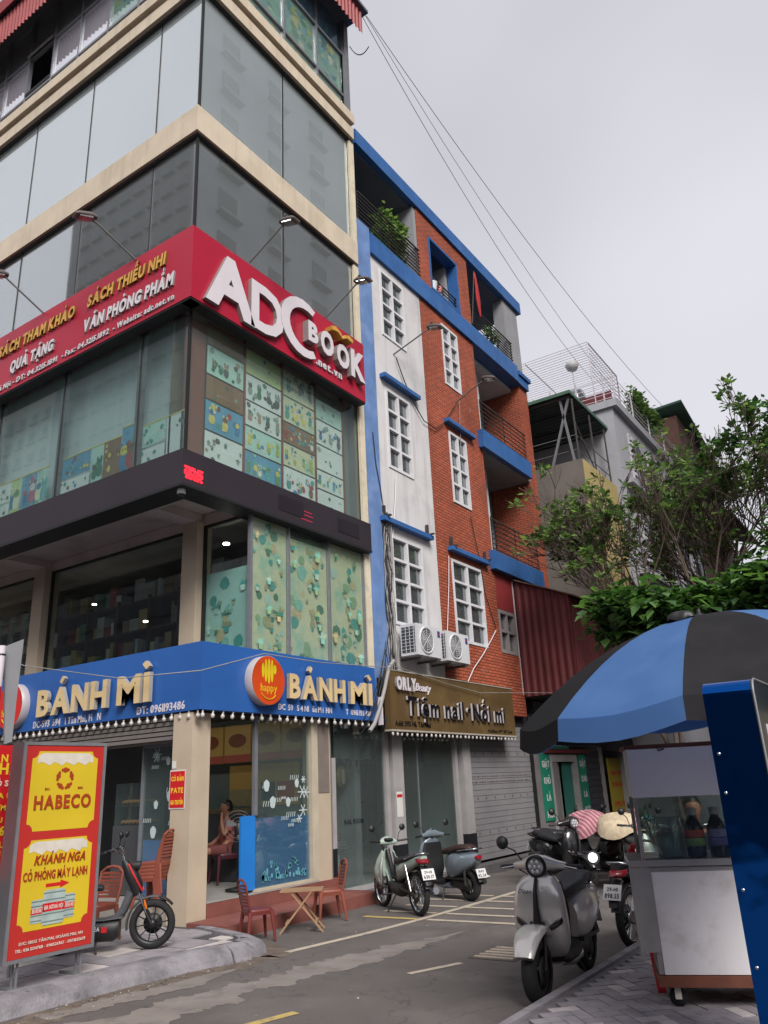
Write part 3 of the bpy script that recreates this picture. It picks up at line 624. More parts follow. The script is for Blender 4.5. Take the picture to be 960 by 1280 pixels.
for i, ((a0, a1), bg, pal) in enumerate(zip(xs, pb, pp)):
    top = 6.72 if i != 11 else 6.84
    if i in (4, 8, 12):
        artfilm(RY, a0, a1, 6.03, 6.34, -.06, bk, 400+i, pal, bg_white, 12); artfilm(RY, a0, a1, 6.38, top, -.06, bk, 450+i, pal, bg, 16)
    else: artfilm(RY, a0, a1, 6.03, top, -.06, bk, 400+i, pal, bg, 3 if i == 13 else 7, leaves=0, critters=(i not in (3, 10, 13)))
    FB(RY, 'poster_edge', a0-.015, a1+.015, top+.002, top+.02, -.07, -.055, P_('yellow', '#c5c06a'), bk)
# soffit under the overhang: slab, beams
B1('soffit', (XL, YF+.3, 5.70), (XF-.26, YB-.2, 5.77), m_soff, bk)
YM = 8.15
for x in (-8.95, -12.85, -16.8): B1('soffit_beam', (x-.16, YF+.26, 5.56), (x+.16, YM-.002, 5.698), m_soff, bk)
B1('soffit_beam', (XL, YM+.002, 5.50), (XF-.26, YM+.2, 5.69), m_soff, bk)
B1('soffit_edge', (XL, YF+.255, 5.575), (XF-.27, YF+.5, 5.695), m_soff, bk)
# mezzanine front
for x in (-8.92, -12.83, -16.8): B1('column', (x-.16, YM-.14, 2.6), (x+.16, YM+.16, 5.556), m_creamd, bk)
RM_ = FY(YM)
for a0, a1 in ((-12.66, -9.09), (-16.6, -13.0), (-8.75, XF-.04)): pane(RM_, a0, a1, 2.7, 5.5, m_gmez, -.02, .03, fm=m_black)
FB(RX, 'corner_post', YM-.03, YM+.02, 2.7, 5.55, -.05, .01, m_alu, bk)
# book shelves in the mezzanine
m_shelf = mat('shelf_wood', '#4a3227', .7, .15, 3)
B1('shelf_back', (-16.8, 9.75, 2.9), (-9.0, 9.8, 5.4), mat('shelf_back', '#2f3638', .8), bk)
for x in (-16, -15.1, -14.2, -13.3, -12.4, -11.5, -10.7, -9.9, -9.1): B1('shelf_upright', (x-.03, 9.4, 2.8), (x+.03, 9.74, 5.1), m_shelf, bk)
for z in (2.8, 3.35, 3.9, 4.45, 5.0): B1('shelf_board', (-16.5, 9.42, z), (-9.0, 9.73, z+.035), m_shelf, bk)
bc = [mat('spine_'+n, c, .6) for n, c in (('white', '#b9bdb8'), ('red', '#8c3a3a'), ('yellow', '#b5a05a'), ('blue', '#4a6a8c'), ('green', '#5f8a6a'), ('tan', '#8f7c66'), ('grey', '#6f7476'))]
mb = MB(); r = random.Random(4)
for z in (2.84, 3.39, 3.94, 4.49, 5.04):
    x = -16.3
    while x < -9.1:
        w = r.uniform(.05, .3); h = r.uniform(.18, .42)
        if r.random() < .85: mb.box((x, 9.45, z), (x+w-.01, 9.7, z+h), r.randrange(7))
        x += w
mb.build('books', bc, bk, kind='stuff')
lamp_on = emit('downlight_on', (1, .97, .85), 5)
for px, py in ((97, 717), (138, 704), (182, 776), (118, 755)):
    p = fy(px, py, 9.0); MB().lathe((p.x, p.y, p.z), (0, 0, -1), [(0, .001), (0, .04), (.02, .04), (.02, .001)], 10).build('downlight', lamp_on, bk)
p = fx(283, 679, -8.3); MB().lathe((p.x, p.y, p.z), (0, 0, -1), [(0, .001), (0, .05), (.02, .05), (.02, .001)], 10).build('downlight', lamp_on, bk)
# mezzanine alley side: four sheets of plant print behind glass
for i, (a0, a1) in enumerate([(YM+.03, 8.97), (9.01, 9.98), (10.02, 10.97)]):
    artfilm(RX, a0, a1, 3.0, 5.5 if i != 1 else 5.32, -.05, bk, 500+i, pal_plant, bg_cream, 26, 'plant_print', leaves=24)
    pane(RX, a0, a1, 2.7, 5.5, m_gposter, -.015)
    FB(RX, 'mullion', a1+.005, a1+.035, 2.7, 5.52, -.05, .01, m_alu, bk)
artfilm(RM_, -8.72, XF-.06, 3.0, 4.72, -.05, bk, 510, pal_plant, bg_aqua, 16, 'plant_print', leaves=12)
B1('room_wall', (-8.9, 10.0, 2.7), (XF-.1, 10.05, 5.5), m_int, bk)
# ground floor
B1('column', (-8.10, 7.12, .10), (XF, 7.43, 2.548), m_creamd, bk)
B1('column', (XF-.3, 9.62, .16), (XF-.02, 9.93, 2.9), m_creamd, bk)
B1('column_upper_render', (XF-.28, 9.64, 1.5), (XF-.012, 9.90, 2.9), mat('old_render', '#776d66', .85, .15, 3), bk)
B1('column', (-12.9, 7.12, .10), (-12.6, 7.4, 2.2), m_creamd, bk)
m_stepr = mat('red_step', '#7c4a42', .65, .14, 4, dirt='#5c3a36', dirt_amt=.35)
m_floor = mat('shop_floor_tile', '#9a9894', .35, .06, 3)
B1('step', (-7.72, 7.10, 0), (-7.06, 10.12, .15), m_stepr, bk)
MB().box((-7.752, 7.16, 0), (-7.06-.02, 7.165, .15)).build('step_end', m_stepr, bk)
B1('step_riser', (-8.0, 7.44, .0), (-7.745, 10.1, .31), m_stepr, bk)
B1('floor', (-15, 7.45, .0), (-8.002, 10.2, .32), m_floor, bk)
B1('floor_nosing', (-8.001, 7.44, .311), (-7.74, 9.61, .327), m_floor, bk)
B1('tiled_plinth', (-9.0, 6.75, .1), (-8.12, 7.44, .31), mat('stone_tile', '#8f8a83', .6, .12, 5), bk)
B1('lintel', (-7.98, 7.43, 2.55), (-7.76, 9.62, 2.9), mat('dark_lintel', '#2c2a2b', .8), bk)
pg = pane(RX, 8.33, 9.46, .36, 2.56, m_gshop, -.05, .0)
m_bfilm = mat('blue_film', '#1c6cae', .4, .08, 2); m_bfilm2 = mat('blue_film_bright', '#2277c9', .45, .05, 2)
FB(RX, 'blue_film', 8.33, 9.45, .37, 1.22, -.075, -.062, m_bfilm, pg)
FB(RX, 'door_edge', 8.05, 8.32, .36, 1.26, -.07, -.04, m_bfilm2, bk)
FB(RX, 'door_post', 8.29, 8.35, 1.26, 2.56, -.08, -.03, m_alu, bk)
FB(RX, 'window_frame', 9.47, 9.61, .33, 2.56, -.1, 0.0, mat('cream_frame', '#b5ab98', .6), bk)
FB(RX, 'window_sill', 8.30, 9.47, .33, .365, -.1, .01, mat('cream_frame', '#b5ab98', .6), bk)
# white snow-and-bell window paintings (flat print on the glass)
m_snow = mat('snow_paint', '#b4c3c4', .7, .05, 5)
def doodles(F, a0, a1, b0, b1, c, n, par, seed, sz=.07):
    r = random.Random(seed); mb = MB()
    for i in range(n):
        c += .0004
        ca, cb = r.uniform(a0, a1), r.uniform(b0, b1); k = r.randrange(3); s = sz*r.uniform(.6, 1.3)
        if k == 0:
            for q in range(6):
                c += .00005; t = q*math.pi/3; d = (math.cos(t), math.sin(t)); nn = (-d[1]*.008, d[0]*.008)
                F.quad(mb, [(ca-nn[0], cb-nn[1]), (ca+d[0]*s-nn[0], cb+d[1]*s-nn[1]), (ca+d[0]*s+nn[0], cb+d[1]*s+nn[1]), (ca+nn[0], cb+nn[1])], c)
        elif k == 1:
            pts = [(ca+s*.6*math.cos(t)*(1+.25*math.sin(5*t)), cb+s*.8*math.sin(t)) for t in (2*math.pi*j/12 for j in range(12))]; F.quad(mb, pts, c)
        else:
            for j in range(5):
                u = ca-s+j*s*.45; F.quad(mb, [(u, cb), (u+.012, cb), (u+s*.3, cb+s*.7), (u+s*.3-.012, cb+s*.7)], c)
    return mb.build('window_painting', m_snow, par, kind='stuff')
doodles(RX, 8.45, 9.38, .95, 1.8, -.046, 20, pg, 3, .08)
mb = MB(); r = random.Random(5)
for i in range(60):
    a = 8.45+r.random()*.9; b = .42+r.random()*.22*(.6+.4*math.sin(a*14)); RX.box(mb, a, a+.03, b, b+.05, -.047, -.045)
mb.build('window_painting', mat('frost_paint', '#5ba0b0', .7), pg, kind='stuff')
# bakery interior
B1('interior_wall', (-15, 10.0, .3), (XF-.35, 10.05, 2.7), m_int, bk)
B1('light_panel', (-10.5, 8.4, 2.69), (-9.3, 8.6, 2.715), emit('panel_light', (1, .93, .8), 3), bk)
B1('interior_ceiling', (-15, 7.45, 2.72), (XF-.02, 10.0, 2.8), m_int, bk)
mn = thing('menu_board', 'yellow and red lit menu board with sandwich pictures inside the bakery doorway', 'menu board', (-9.3, 9.7, 2.2))
m_my = emit('menu_yellow', (.30, .19, .05), .04); m_mr = emit('menu_red', (.25, .05, .03), .04); m_mb = mat('menu_bun', '#7b3f22', .5)
for i in range(4):
    x0 = -10.4+i*.62; F = FY(9.7)
    b = FB(F, 'panel', x0, x0+.58, 2.02, 2.6, -.04, 0, m_my, mn); FB(F, 'red_strip', x0, x0+.58, 2.02, 2.14, 0, .004, m_mr, b)
    mb = MB(); F.quad(mb, [(x0+.29+.2*math.cos(t), 2.36+.11*math.sin(t)) for t in (2*math.pi*j/14 for j in range(14))], .004)
    F.quad(mb, [(x0+.29+.17*math.cos(t), 2.34+.035*math.sin(t*1)) for t in (2*math.pi*j/10 for j in range(10))], .007); mb.build('picture', m_mb, b)
ct = thing('counter', 'dark shop counter with glass display inside the bakery', 'counter', (-9.4, 9.3, .33))
B1('body', (-10.2, 9.2, .33), (-8.75, 9.6, 1.25), mat('counter_dark', '#3a3a40', .6), ct); B1('glass_case', (-10.15, 9.22, 1.25), (-8.8, 9.55, 1.6), m_gshop, ct)
B1('bread', (-10.0, 9.3, 1.26), (-9.0, 9.5, 1.33), mat('bread', '#8c6a42', .7), ct)
po = thing('wall_poster', 'yellow bakery poster with red mascot-free picture squares beside the doorway menu', 'poster', (-9.0, 9.95, 1.6))
po['label'] = 'yellow bakery poster with dark and red picture squares under the menu board'
F = FY(9.96); FB(F, 'sheet', -9.9, -8.4, 1.35, 1.98, 0, .01, m_my, po)
FB(F, 'picture', -9.2, -8.9, 1.42, 1.7, .01, .014, mat('print_navy', '#20304a', .5), po); FB(F, 'picture', -8.85, -8.5, 1.42, 1.7, .01, .014, m_mr, po)
# street side of the bakery: glass, shutter housing, blue door film, display case
RG = FY(7.44)
B1('shutter_housing', (-12.6, 7.2, 2.22), (-8.11, 7.44, 2.6), mat('shutter_steel', '#6f6a66', .6, .08, 3), bk)
for i in range(6): B1('shutter_slat', (-12.6, 7.165, 2.24+i*.06), (-8.11, 7.198, 2.285+i*.06), mat('shutter_steel', '#6f6a66', .6), bk)
pg2 = pane(RG, -9.05, -8.12, .33, 2.22, m_gshop, -.02, .03); FB(RG, 'blue_film', -9.0, -8.14, .34, 1.02, -.06, -.035, m_bfilm2, pg2)
doodles(RG, -8.95, -8.25, 1.1, 2.1, -.012, 14, pg2, 8, .10)
pane(RG, -12.5, -10.2, .33, 2.22, m_gshop, -.02, .03)
dc = thing('display_case', 'glass bread display case just inside the bakery street door', 'display case', (-9.55, 7.8, .33))
for (a, b) in (((-9.8, 7.6, .33), (-9.2, 8.0, 1.2)),): B1('body', a, b, mat('case_steel', '#5b5d60', .4, metal=.5), dc)
B1('glass_box', (-9.79, 7.61, 1.2), (-9.21, 7.99, 1.75), m_gshop, dc); B1('shelf', (-9.78, 7.62, 1.45), (-9.22, 7.98, 1.46), mat('case_steel', '#5b5d60'), dc)
mb = MB(); r = random.Random(9)
for z in (1.21, 1.47):
    for i in range(7): mb.loft([((-9.74+i*.08, 7.7, z+.03), (.02, 0, 0), (0, 0, .02)), ((-9.74+i*.08, 7.8, z+.035), (.032, 0, 0), (0, 0, .03)), ((-9.74+i*.08, 7.9, z+.03), (.02, 0, 0), (0, 0, .02))], 8)
mb.build('bread_rolls', mat('bread', '#8c6a42', .7), dc)
# pate poster on the column
ps = thing('paper_sign', 'small red paper sign with yellow letters taped to the cream corner column', 'paper sign', (-8.0, 7.09, 1.7))
F = FY(7.118); red_p = mat('sign_red', '#c41a22', .5, .05, 2); m_yel = mat('letter_yellow', '#e2c22f', .5, .03, 2)
FB(F, 'sheet', -8.12, -7.84, 1.40, 1.86, 0, .004, mat('sign_paper', '#c9c9c4', .6), ps); FB(F, 'red_field', -8.11, -7.85, 1.415, 1.845, .004, .006, red_p, ps)
for t, b, s in (('CÓ BÁN', 1.73, .075), ('PATE', 1.59, .085), ('GIA TRUYỀN', 1.455, .07)): lettering(F, t, -7.98, b, s, .002, m_yel, ps, width=.22, c=.006, align='c')
F2 = FY(7.117); FB(F2, 'sticker', -8.09, -8.02, 1.88, 1.97, 0, .004, mat('sign_paper', '#c9c9c4', .6), bk)
# dome camera under the band corner
cm = thing('security_camera', 'small white dome security camera under the corner of the dark led band', 'security camera', (XF-.02, YF-.0, 5.47))
m_wh = mat('white_plastic', '#d2d2d2', .4, .03, 4)
MB().lathe((XF-.0, YF-.02, 5.47), (0, 0, -1), [(0, .055), (.06, .06), (.07, .045)], 14, caps=True).build('housing', m_wh, cm)
MB().lathe((XF-.0, YF-.02, 5.40), (0, 0, -1), [(0, .045), (.02, .043), (.04, .03), (.05, .005)], 14).build('dome', mat('dark_dome', '#22252a', .2), cm)
# ================================================================== SIGNS ON THE CORNER BUILDING
m_sred = mat('sign_red_face', '#a82038', .3, .05, 1.2, spec=.6); m_sedge = mat('sign_edge', '#5b1a22', .5)
m_lw = mat('letter_white', '#cfc9cf', .35, .03, 4); m_lside = mat('letter_side', '#86807f', .5, .08, 6)
m_lgold = mat('letter_gold', '#cfa04a', .35, .10, 6, metal=.1); m_lgs = mat('letter_gold_side', '#6e4a22', .5, .1)
m_lcr = mat('letter_cream', '#d2b98a', .4, .06, 5); m_lcs = mat('letter_cream_side', '#9d978f', .45, .08)
sg = thing('shop_sign', 'big red bookshop sign with white 3d letters wrapping the corner above the lower glass floor', 'sign', (-7.7, 6.8, 8.5))
FB(FX(-7.5), 'sign_panel', 6.584, 10.90, 8.33, 9.57, -.24, 0, m_sred, sg)
FB(FY(6.58), 'sign_panel', -19, -7.502, 8.33, 9.57, -.24, 0, m_sred, sg)
FB(FX(-7.51), 'sign_trim', 6.60, 10.90, 8.30, 8.328, -.2, 0, m_black, sg); FB(FY(6.59), 'sign_trim', -19, -7.52, 8.30, 8.328, -.2, 0, m_black, sg)
FB(FX(-7.5), 'sign_seam', 8.87, 8.88, 8.34, 9.56, 0, .001, m_sedge, sg)
F = FX(-7.5)
def L3(t, a, b, size, k, d, m=m_lw, side=m_lside, bold=.075, par=None, sh=0., F=F, sl=0.):
    return lettering(F, t, a, b, size, d, m, par or sg, sx=k, bold=bold, split=True, side=side, shear=sh, c=.004, slope=sl)
L3('A', 6.80, 8.45, 1.24, 1.05, .07, bold=.045, sh=-.02)
L3('D', 7.75, 8.44, 1.16, .98, .07, bold=.03)
# C with a long lower jaw
mb = MB(); pts = []
for i in range(15):
    t = math.radians(60+i*17.2); r = .47; pts.append((9.05+.5*math.cos(t), 8.98+r*math.sin(t)))
for i in range(len(pts)-1):
    (a, b), (c, d) = pts[i], pts[i+1]; w0 = .065+.045*math.sin(math.pi*i/14)*1; w1 = .065+.045*math.sin(math.pi*(i+1)/14)
    ca, cb = 9.05, 8.98
    def off(a, b, s): v = V((a-ca, b-cb, 0)).normalized()*s; return (a+v.x, b+v.y)
    q = [off(a, b, w0), off(c, d, w1), off(c, d, -w1), off(a, b, -w0)]
    mb.add([F(*x, .08) for x in q], [(0, 1, 2, 3)], 0); mb.add([F(*x, .004) for x in q]+[F(*x, .08) for x in q], [(0, 1, 5, 4), (2, 3, 7, 6)]+([(3, 0, 4, 7)] if i == 0 else [])+([(1, 2, 6, 5)] if i == len(pts)-2 else []), 1)
mb.build('letter', [m_lw, m_lside], sg)
L3('B', 9.08, 8.79, .5, .95, .13, bold=.05)
L3('O', 9.44, 8.75, .60, .74, .11, bold=.05)
L3('O', 9.90, 8.70, .60, .74, .11, bold=.05)
L3('K', 10.32, 8.66, .74, .8, .11, bold=.05)
lettering(F, '.net.vn', 9.40, 8.49, .2, .03, m_lw, sg, width=.74, bold=.04, side=m_lside)
mb = MB()
for s in (-1, 1):
    pl_ = [(10.0, 9.20), (10.0+s*.05, 9.30), (10.0+s*.2, 9.36), (10.0+s*.32, 9.32), (10.0+s*.3, 9.25), (10.0+s*.14, 9.28)]
    mb.prism([F(a, b, .02) for a, b in pl_], None, F.n*.16)
mb.build('book_emblem', m_lgold, sg)
F2 = FY(6.58)
def LT(t, a0, a1, b, cap, m, side, bold=.045, d=.035, sh=.12, split=False): return lettering(F2, t, a0, b, cap/.7, d, m, sg, width=a1-a0-.02, bold=bold, side=side, c=.004, shear=sh, split=split)
LT('SÁCH THIẾU NHI', -9.92, -8.04, 9.12, .20, m_lgold, m_lgs, split=True); LT('VĂN PHÒNG PHẨM', -9.98, -7.84, 8.67, .21, m_lw, m_lside, split=True)
LT('SÁCH THAM KHẢO', -12.45, -10.24, 9.10, .20, m_lgold, m_lgs, split=True); LT('QUÀ TẶNG', -12.02, -10.76, 8.66, .20, m_lw, m_lside, split=True)
LT('- Website: adc.net.vn', -9.22, -7.82, 8.41, .10, m_lw, m_lside, .03, .02); LT('- Fax: 04.3215.1892', -10.52, -9.3, 8.405, .095, m_lw, m_lside, .03, .02)
LT('- ĐT: 04.3215.1891', -11.9, -10.63, 8.40, .095, m_lw, m_lside, .03, .02); LT('Hà Nội', -12.4, -11.95, 8.40, .095, m_lw, m_lside, .03, .02)
# floodlights on arms
m_arm = mat('arm_steel', '#4a4846', .6, .15, 9); m_head = mat('lamp_housing', '#57504e', .6, .15, 7); m_lens = glass('lamp_glass', (.8, .85, .85), .1, .3, (.4, .42, .42))
def flood(a, b, label, out):
    b = V(b); a = V(a); t = thing('floodlight', label, 'floodlight', a, group='floodlights on arms over the shop signs'); mb = MB(); mb.tube([a, b], .016, 6); mb.build('arm', m_arm, t)
    d = V(out).normalized(); s = d.cross(V((0, 0, 1))).normalized(); u = (V((0, 0, 1))*.9+d*.3).normalized()
    mb = MB(); c0 = b-d*.10; n = s.cross(u).normalized()
    mb.loft([(c0-u*.0, s*.07, u*.03), (c0+d*.08, s*.085, u*.04), (c0+d*.27-V((0, 0, .06)), s*.09, u*.035), (c0+d*.33-V((0, 0, .09)), s*.075, u*.02)], 12, e=.45); h = mb.build('lamp_head', m_head, t)
    mb = MB(); q = [c0+d*.06+s*.07, c0+d*.06-s*.07, c0+d*.26-s*.075-V((0, 0, .05)), c0+d*.26+s*.075-V((0, 0, .05))]; mb.hexa([x-V((0, 0, .06)) for x in q]+[x-V((0, 0, .03)) for x in q]); mb.build('lens', m_lens, t)
    mb = MB(); mb.bar(b-s*.03+V((0, 0, .04)), b+s*.03+V((0, 0, .09)), .05, .03); mb.build('bracket', m_arm, t); return t
flood(fy(170, 325, 6.58), fy(112, 270, 5.95), 'floodlight arm rising from the gold lettered half of the red sign, nearer the corner', (-.3, -1, 0))
flood(fy(55, 392, 6.56), fy(2, 342, 5.95), 'floodlight arm at the left edge over the red sign', (-.3, -1, 0))
flood(fx(312, 328, -7.5), fx(358, 276, -6.95), 'floodlight arm above the big white letter A of the red sign', (1, .0, 0))
flood(fx(407, 397, -7.5), fx(450, 350, -6.95), 'floodlight arm above the right end of the red sign', (1, .0, 0))
flood(fx(492, 443, -7.74), fx(540, 408, -7.0), 'floodlight arm on the white wall between two windows of the townhouse', (1, .1, 0))
flood(fx(570, 503, -7.74), fx(608, 472, -7.0), 'floodlight arm on the orange tiled wall of the townhouse', (1, .1, 0))
mb = MB()
for i in range(9):
    y = 9.52+i*.085; mb.box((-7.64, y, 9.2), (-7.62, y+.03, 9.7))
# blue bakery sign, wrapping the corner
m_sblue = mat('sign_blue_face', '#2c5ca2', .35, .06, 1.5, spec=.5); m_bulb = mat('bulb_glass', '#b9b4b0', .25, .05, 5); m_bsock = mat('bulb_socket', '#33302f', .6)
bs = thing('shop_sign', 'blue bakery sign with cream 3d letters, orange round logos and a row of bulbs', 'sign', (-7.7, 7.1, 2.6))
FB(FX(-7.6), 'sign_panel', 7.104, 10.98, 2.57, 3.43, -.16, 0, m_sblue, bs)
FB(FY(7.10), 'sign_panel', -13.2, -7.602, 2.57, 3.43, -.16, 0, m_sblue, bs)
for x in (-12.2, -11.0, -9.8, -8.6): FB(FY(7.1), 'panel_seam', x, x+.006, 2.58, 3.42, 0, .0012, mat('seam_blue', '#24508f', .5), bs)
for y in (7.22+1.2, 9.62+.9): FB(FX(-7.6), 'panel_seam', y, y+.006, 2.58, 3.42, 0, .0012, mat('seam_blue', '#24508f', .5), bs)
FA, FC = FX(-7.6), FY(7.1)
def LB(F, t, a0, a1, b, cap, **k): return lettering(F, t, a0, b, cap/.7, k.get('d', .06), m_lcr, bs, width=a1-a0, bold=.035, side=m_lcs, c=.03, split=True)
LB(FA, 'BÁNH', 8.71, 10.03, 2.81, .325); LB(FA, 'MÌ', 10.17, 10.76, 2.81, .325)
LB(FC, 'BÁNH', -10.97, -9.36, 2.76, .36); LB(FC, 'MÌ', -9.14, -8.48, 2.76, .36)
lettering(FA, 'ĐC  59   5 4 N1   ân M i  HN', 8.56, 2.635, .115, .006, m_lw, bs, width=1.22, bold=.02, c=.002, gap=.25); lettering(FA, 'T  0961 193 486', 10.14, 2.635, .115, .006, m_lw, bs, width=.69, bold=.02, c=.002)
lettering(FC, 'ĐC-593  594   1 Tân Mai, H   N', -11.14, 2.60, .135, .006, m_lw, bs, width=1.58, bold=.025, c=.002); lettering(FC, 'ĐT: 0961193486', -8.80, 2.60, .14, .006, m_lw, bs, width=.92, bold=.025, c=.002)
m_or = mat('logo_orange', '#c9481d', .35, .04, 3); m_ly = mat('logo_yellow', '#d6bf22', .4, .05, 4); m_rim = mat('logo_rim', '#aaa4a6', .4, .05)
def logo(F, a, b, r, red=None):
    t = MB(); t.lathe(F(a, b, .0), F.n, [(0, r), (.13, r), (.132, r-.004)], 40); body = t.build('logo_disc', m_rim, bs)
    mb = MB(); F.quad(mb, [(a+(r-.006)*math.cos(x), b+(r-.006)*math.sin(x)) for x in (2*math.pi*i/40 for i in range(40))], .134); mb.build('logo_face', red or m_or, body)
    mb = MB(); c = .137
    for i, (dx, w, t0, t1) in enumerate(((-.125, .055, .0, .21), (-.065, .06, -.06, .265), (.0, .065, -.085, .28), (.065, .06, -.06, .27), (.125, .07, .06, .20))):
        F.quad(mb, [(a+dx*r/.35+w/2*r/.35*math.cos(x)*1.0, b+(.03+(t0+t1)/2*.0+(t1+t0)/2)*r/.35+(t1-t0)/2*r/.35*math.sin(x)) for x in (2*math.pi*i/14 for i in range(14))], c)
    mb.build('bread_emblem', m_ly, body)
    lettering(F, 'happy', a, b-.16*r/.35, .16*r/.35, .003, m_ly, body, width=.34*r/.35, bold=0, c=.135, align='c')
    mb = MB(); pts = [F(a+.19*r/.35*math.cos(x), b-.08*r/.35+.19*r/.35*math.sin(x), .138) for x in (math.radians(215+i*13) for i in range(9))]; mb.tube(pts, .007, 4); mb.build('smile', m_ly, body)
logo(FA, 8.22, 3.0, .335); logo(FC, -11.62, 2.96, .34, mat('logo_red', '#c4261f', .4))
def bulbs(F, a0, a1, n, z, par, c=-.02, r=.028):
    s = MB(); s.lathe((0, 0, 0), (0, 0, -1), [(0, .012), (.03, .014), (.035, .012), (.05, r*.95), (.07, r), (.09, r*.75), (.098, .002)], 8); me = None
    for i in range(n):
        p = F(a0+(a1-a0)*i/(n-1), z, c)
        if me is None: o = s.build('bulb', m_bulb, par, world=False); me = o.data
        else: o = bpy.data.objects.new('bulb', me); COL.objects.link(o); o.parent = par
        o.location = p-world_off(par); o.rotation_euler = (rnd.uniform(-.15, .15), rnd.uniform(-.15, .15), 0)
bulbs(FA, 7.16, 10.95, 22, 2.565, bs); bulbs(FC, -12.9, -7.66, 34, 2.565, bs)

# ================================================================== BLUE, WHITE AND ORANGE TOWNHOUSE
m_tile = brickmat('orange_wall_tile', '#ad593f', '#5e2f22', .21, .066, .009, 1.0)
m_white = mat('white_render', '#c8c7c8', .85, .05, 2, bump=.12, bscale=60, streak=.5, dirt='#99969a', dirt_amt=.45, dscale=1.1)
m_whitep = mat('white_paint', '#c6c7cb', .7, .05, 3, streak=.15)
m_blue = mat('blue_paint', '#2c5d99', .55, .14, 2.5, streak=.22, dirt='#4f7db5', dirt_amt=.25)
m_bluew = mat('blue_paint_faded', '#6281b3', .8, .15, 3, streak=.35, dirt='#93a0b5', dirt_amt=.35)
m_grey = mat('grey_render', '#8d8e92', .85, .08, 2, streak=.25)
m_rail = mat('railing_metal', '#3b3634', .6, .2, 9)
m_wf = mat('window_frame_white', '#d0d0d4', .5, .05, 6, streak=.12)
m_wg = glass('house_window_glass', (.7, .75, .77), .14, .25, (.22, .24, .25))
m_bars = mat('window_bars', '#4d5054', .6)
th = thing('townhouse', 'narrow townhouse with faded blue strip, white wall, orange tiled wall and blue ledges', 'house', (-8.5, 15, 0))
Xh = -7.75; Yt0, Yt1 = 11.17, 19.62; F = FX(Xh)
# back volume
B1('wall', (-15, Yt0, 3.0), (-9.35, Yt1, 15.2), m_grey, th)
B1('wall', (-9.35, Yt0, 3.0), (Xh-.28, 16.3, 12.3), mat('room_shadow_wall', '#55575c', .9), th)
# windows list (a0,a1,b0,b1,transom rows)
wins = [(11.97, 12.90, 10.43, 12.05, 4), (11.97, 12.88, 7.44, 9.19, 4), (11.90, 13.02, 4.33, 6.04, 4), (14.58, 15.36, 10.38, 12.02, 4), (14.53, 15.36, 7.42, 9.15, 4), (14.20, 15.58, 4.29, 6.05, 4)]
def holed(name, a0, a1, b0, b1, holes, m, c0=-.25, c1=0.):
    """wall with openings, built as strips butted round each hole"""
    mb = MB(); hs = sorted(holes, key=lambda h: h[2]); zc = b0
    for h in hs:
        F.box(mb, a0, a1, zc, h[2], c0, c1); F.box(mb, a0, h[0], h[2], h[3], c0, c1); F.box(mb, h[1], a1, h[2], h[3], c0, c1); zc = h[3]
    F.box(mb, a0, a1, zc, b1, c0, c1); return mb.build(name, m, th)
holed('white_wall', 11.62, 13.62, 2.9, 12.22, wins[:3], m_white)
holed('orange_wall', 13.622, 16.25, 2.9, 12.22, wins[3:], m_tile)
holed('orange_wall', 13.74, 16.3, 12.74, 14.86, [(14.27, 15.68, 12.84, 14.32)], m_tile)
FB(F, 'blue_pilaster', Yt0, 11.618, 2.6, 12.85, -.3, .03, m_bluew, th)
for (a0, a1, b0, b1, nr) in wins:
    w = thing('window', None, None); del_ = w; w.parent = th; w.location = F((a0+a1)/2, b0)-world_off(th)
    fr = MB(); t = .06
    for q in ((a0, a0+t, b0, b1), (a1-t, a1, b0, b1), (a0+t, a1-t, b0, b0+t), (a0+t, a1-t, b1-t, b1)): F.box(fr, *q, -.1, .02)
    am = (a0+a1)/2; F.box(fr, am-.035, am+.035, b0+t, b1-t, -.09, .015); fr.build('frame', m_wf, w)
    hh = (b1-b0-2*t)/nr; g0 = b0+t
    for i in range(nr):
        if i: 
            for x0, x1 in ((a0+t, am-.035), (am+.035, a1-t)): FB(F, 'transom', x0, x1, g0+i*hh-.025, g0+i*hh+.025, -.085, .01, m_wf, w)
        for x0, x1 in ((a0+t, am-.035), (am+.035, a1-t)): FB(F, 'pane', x0, x1, g0+i*hh+.02, g0+(i+1)*hh-.02, -.06, -.052, m_wg, w)
    bb = MB(); n = 9
    for i in range(n): z = b0+t+(i+.5)*(b1-b0-2*t)/n; F.box(bb, a0+t, a1-t, z-.006, z+.006, -.14, -.125)
    for x in (a0+.25*(a1-a0), a0+.75*(a1-a0)): F.box(bb, x-.006, x+.006, b0+t, b1-t, -.155, -.141)
    bb.build('security_bars', m_bars, w, kind='stuff')
    FB(F, 'curtain', a0+.03, a0+(a1-a0)*.42, b0+.03, b1-.03, -.24, -.2, mat('curtain_grey', '#9aa2a6', .9, .15, 6), w)
for (a0, a1, b) in ((11.79, 13.16, 9.34), (14.35, 15.68, 9.30), (11.53, 13.31, 6.22), (14.08, 15.84, 6.20)):
    FB(F, 'window_ledge', a0, a1, b, b+.085, .002, .14, m_blue, th)
    if b < 7:
        for y in (a0+.1, a1-.12): mb = MB(); mb.box((Xh+.002, y, b+.09), (Xh+.2, y+.05, b+.12)); mb.box((Xh+.02, y, b+.12), (Xh+.07, y+.05, b+.32)); mb.build('ledge_bracket', m_rail, th)
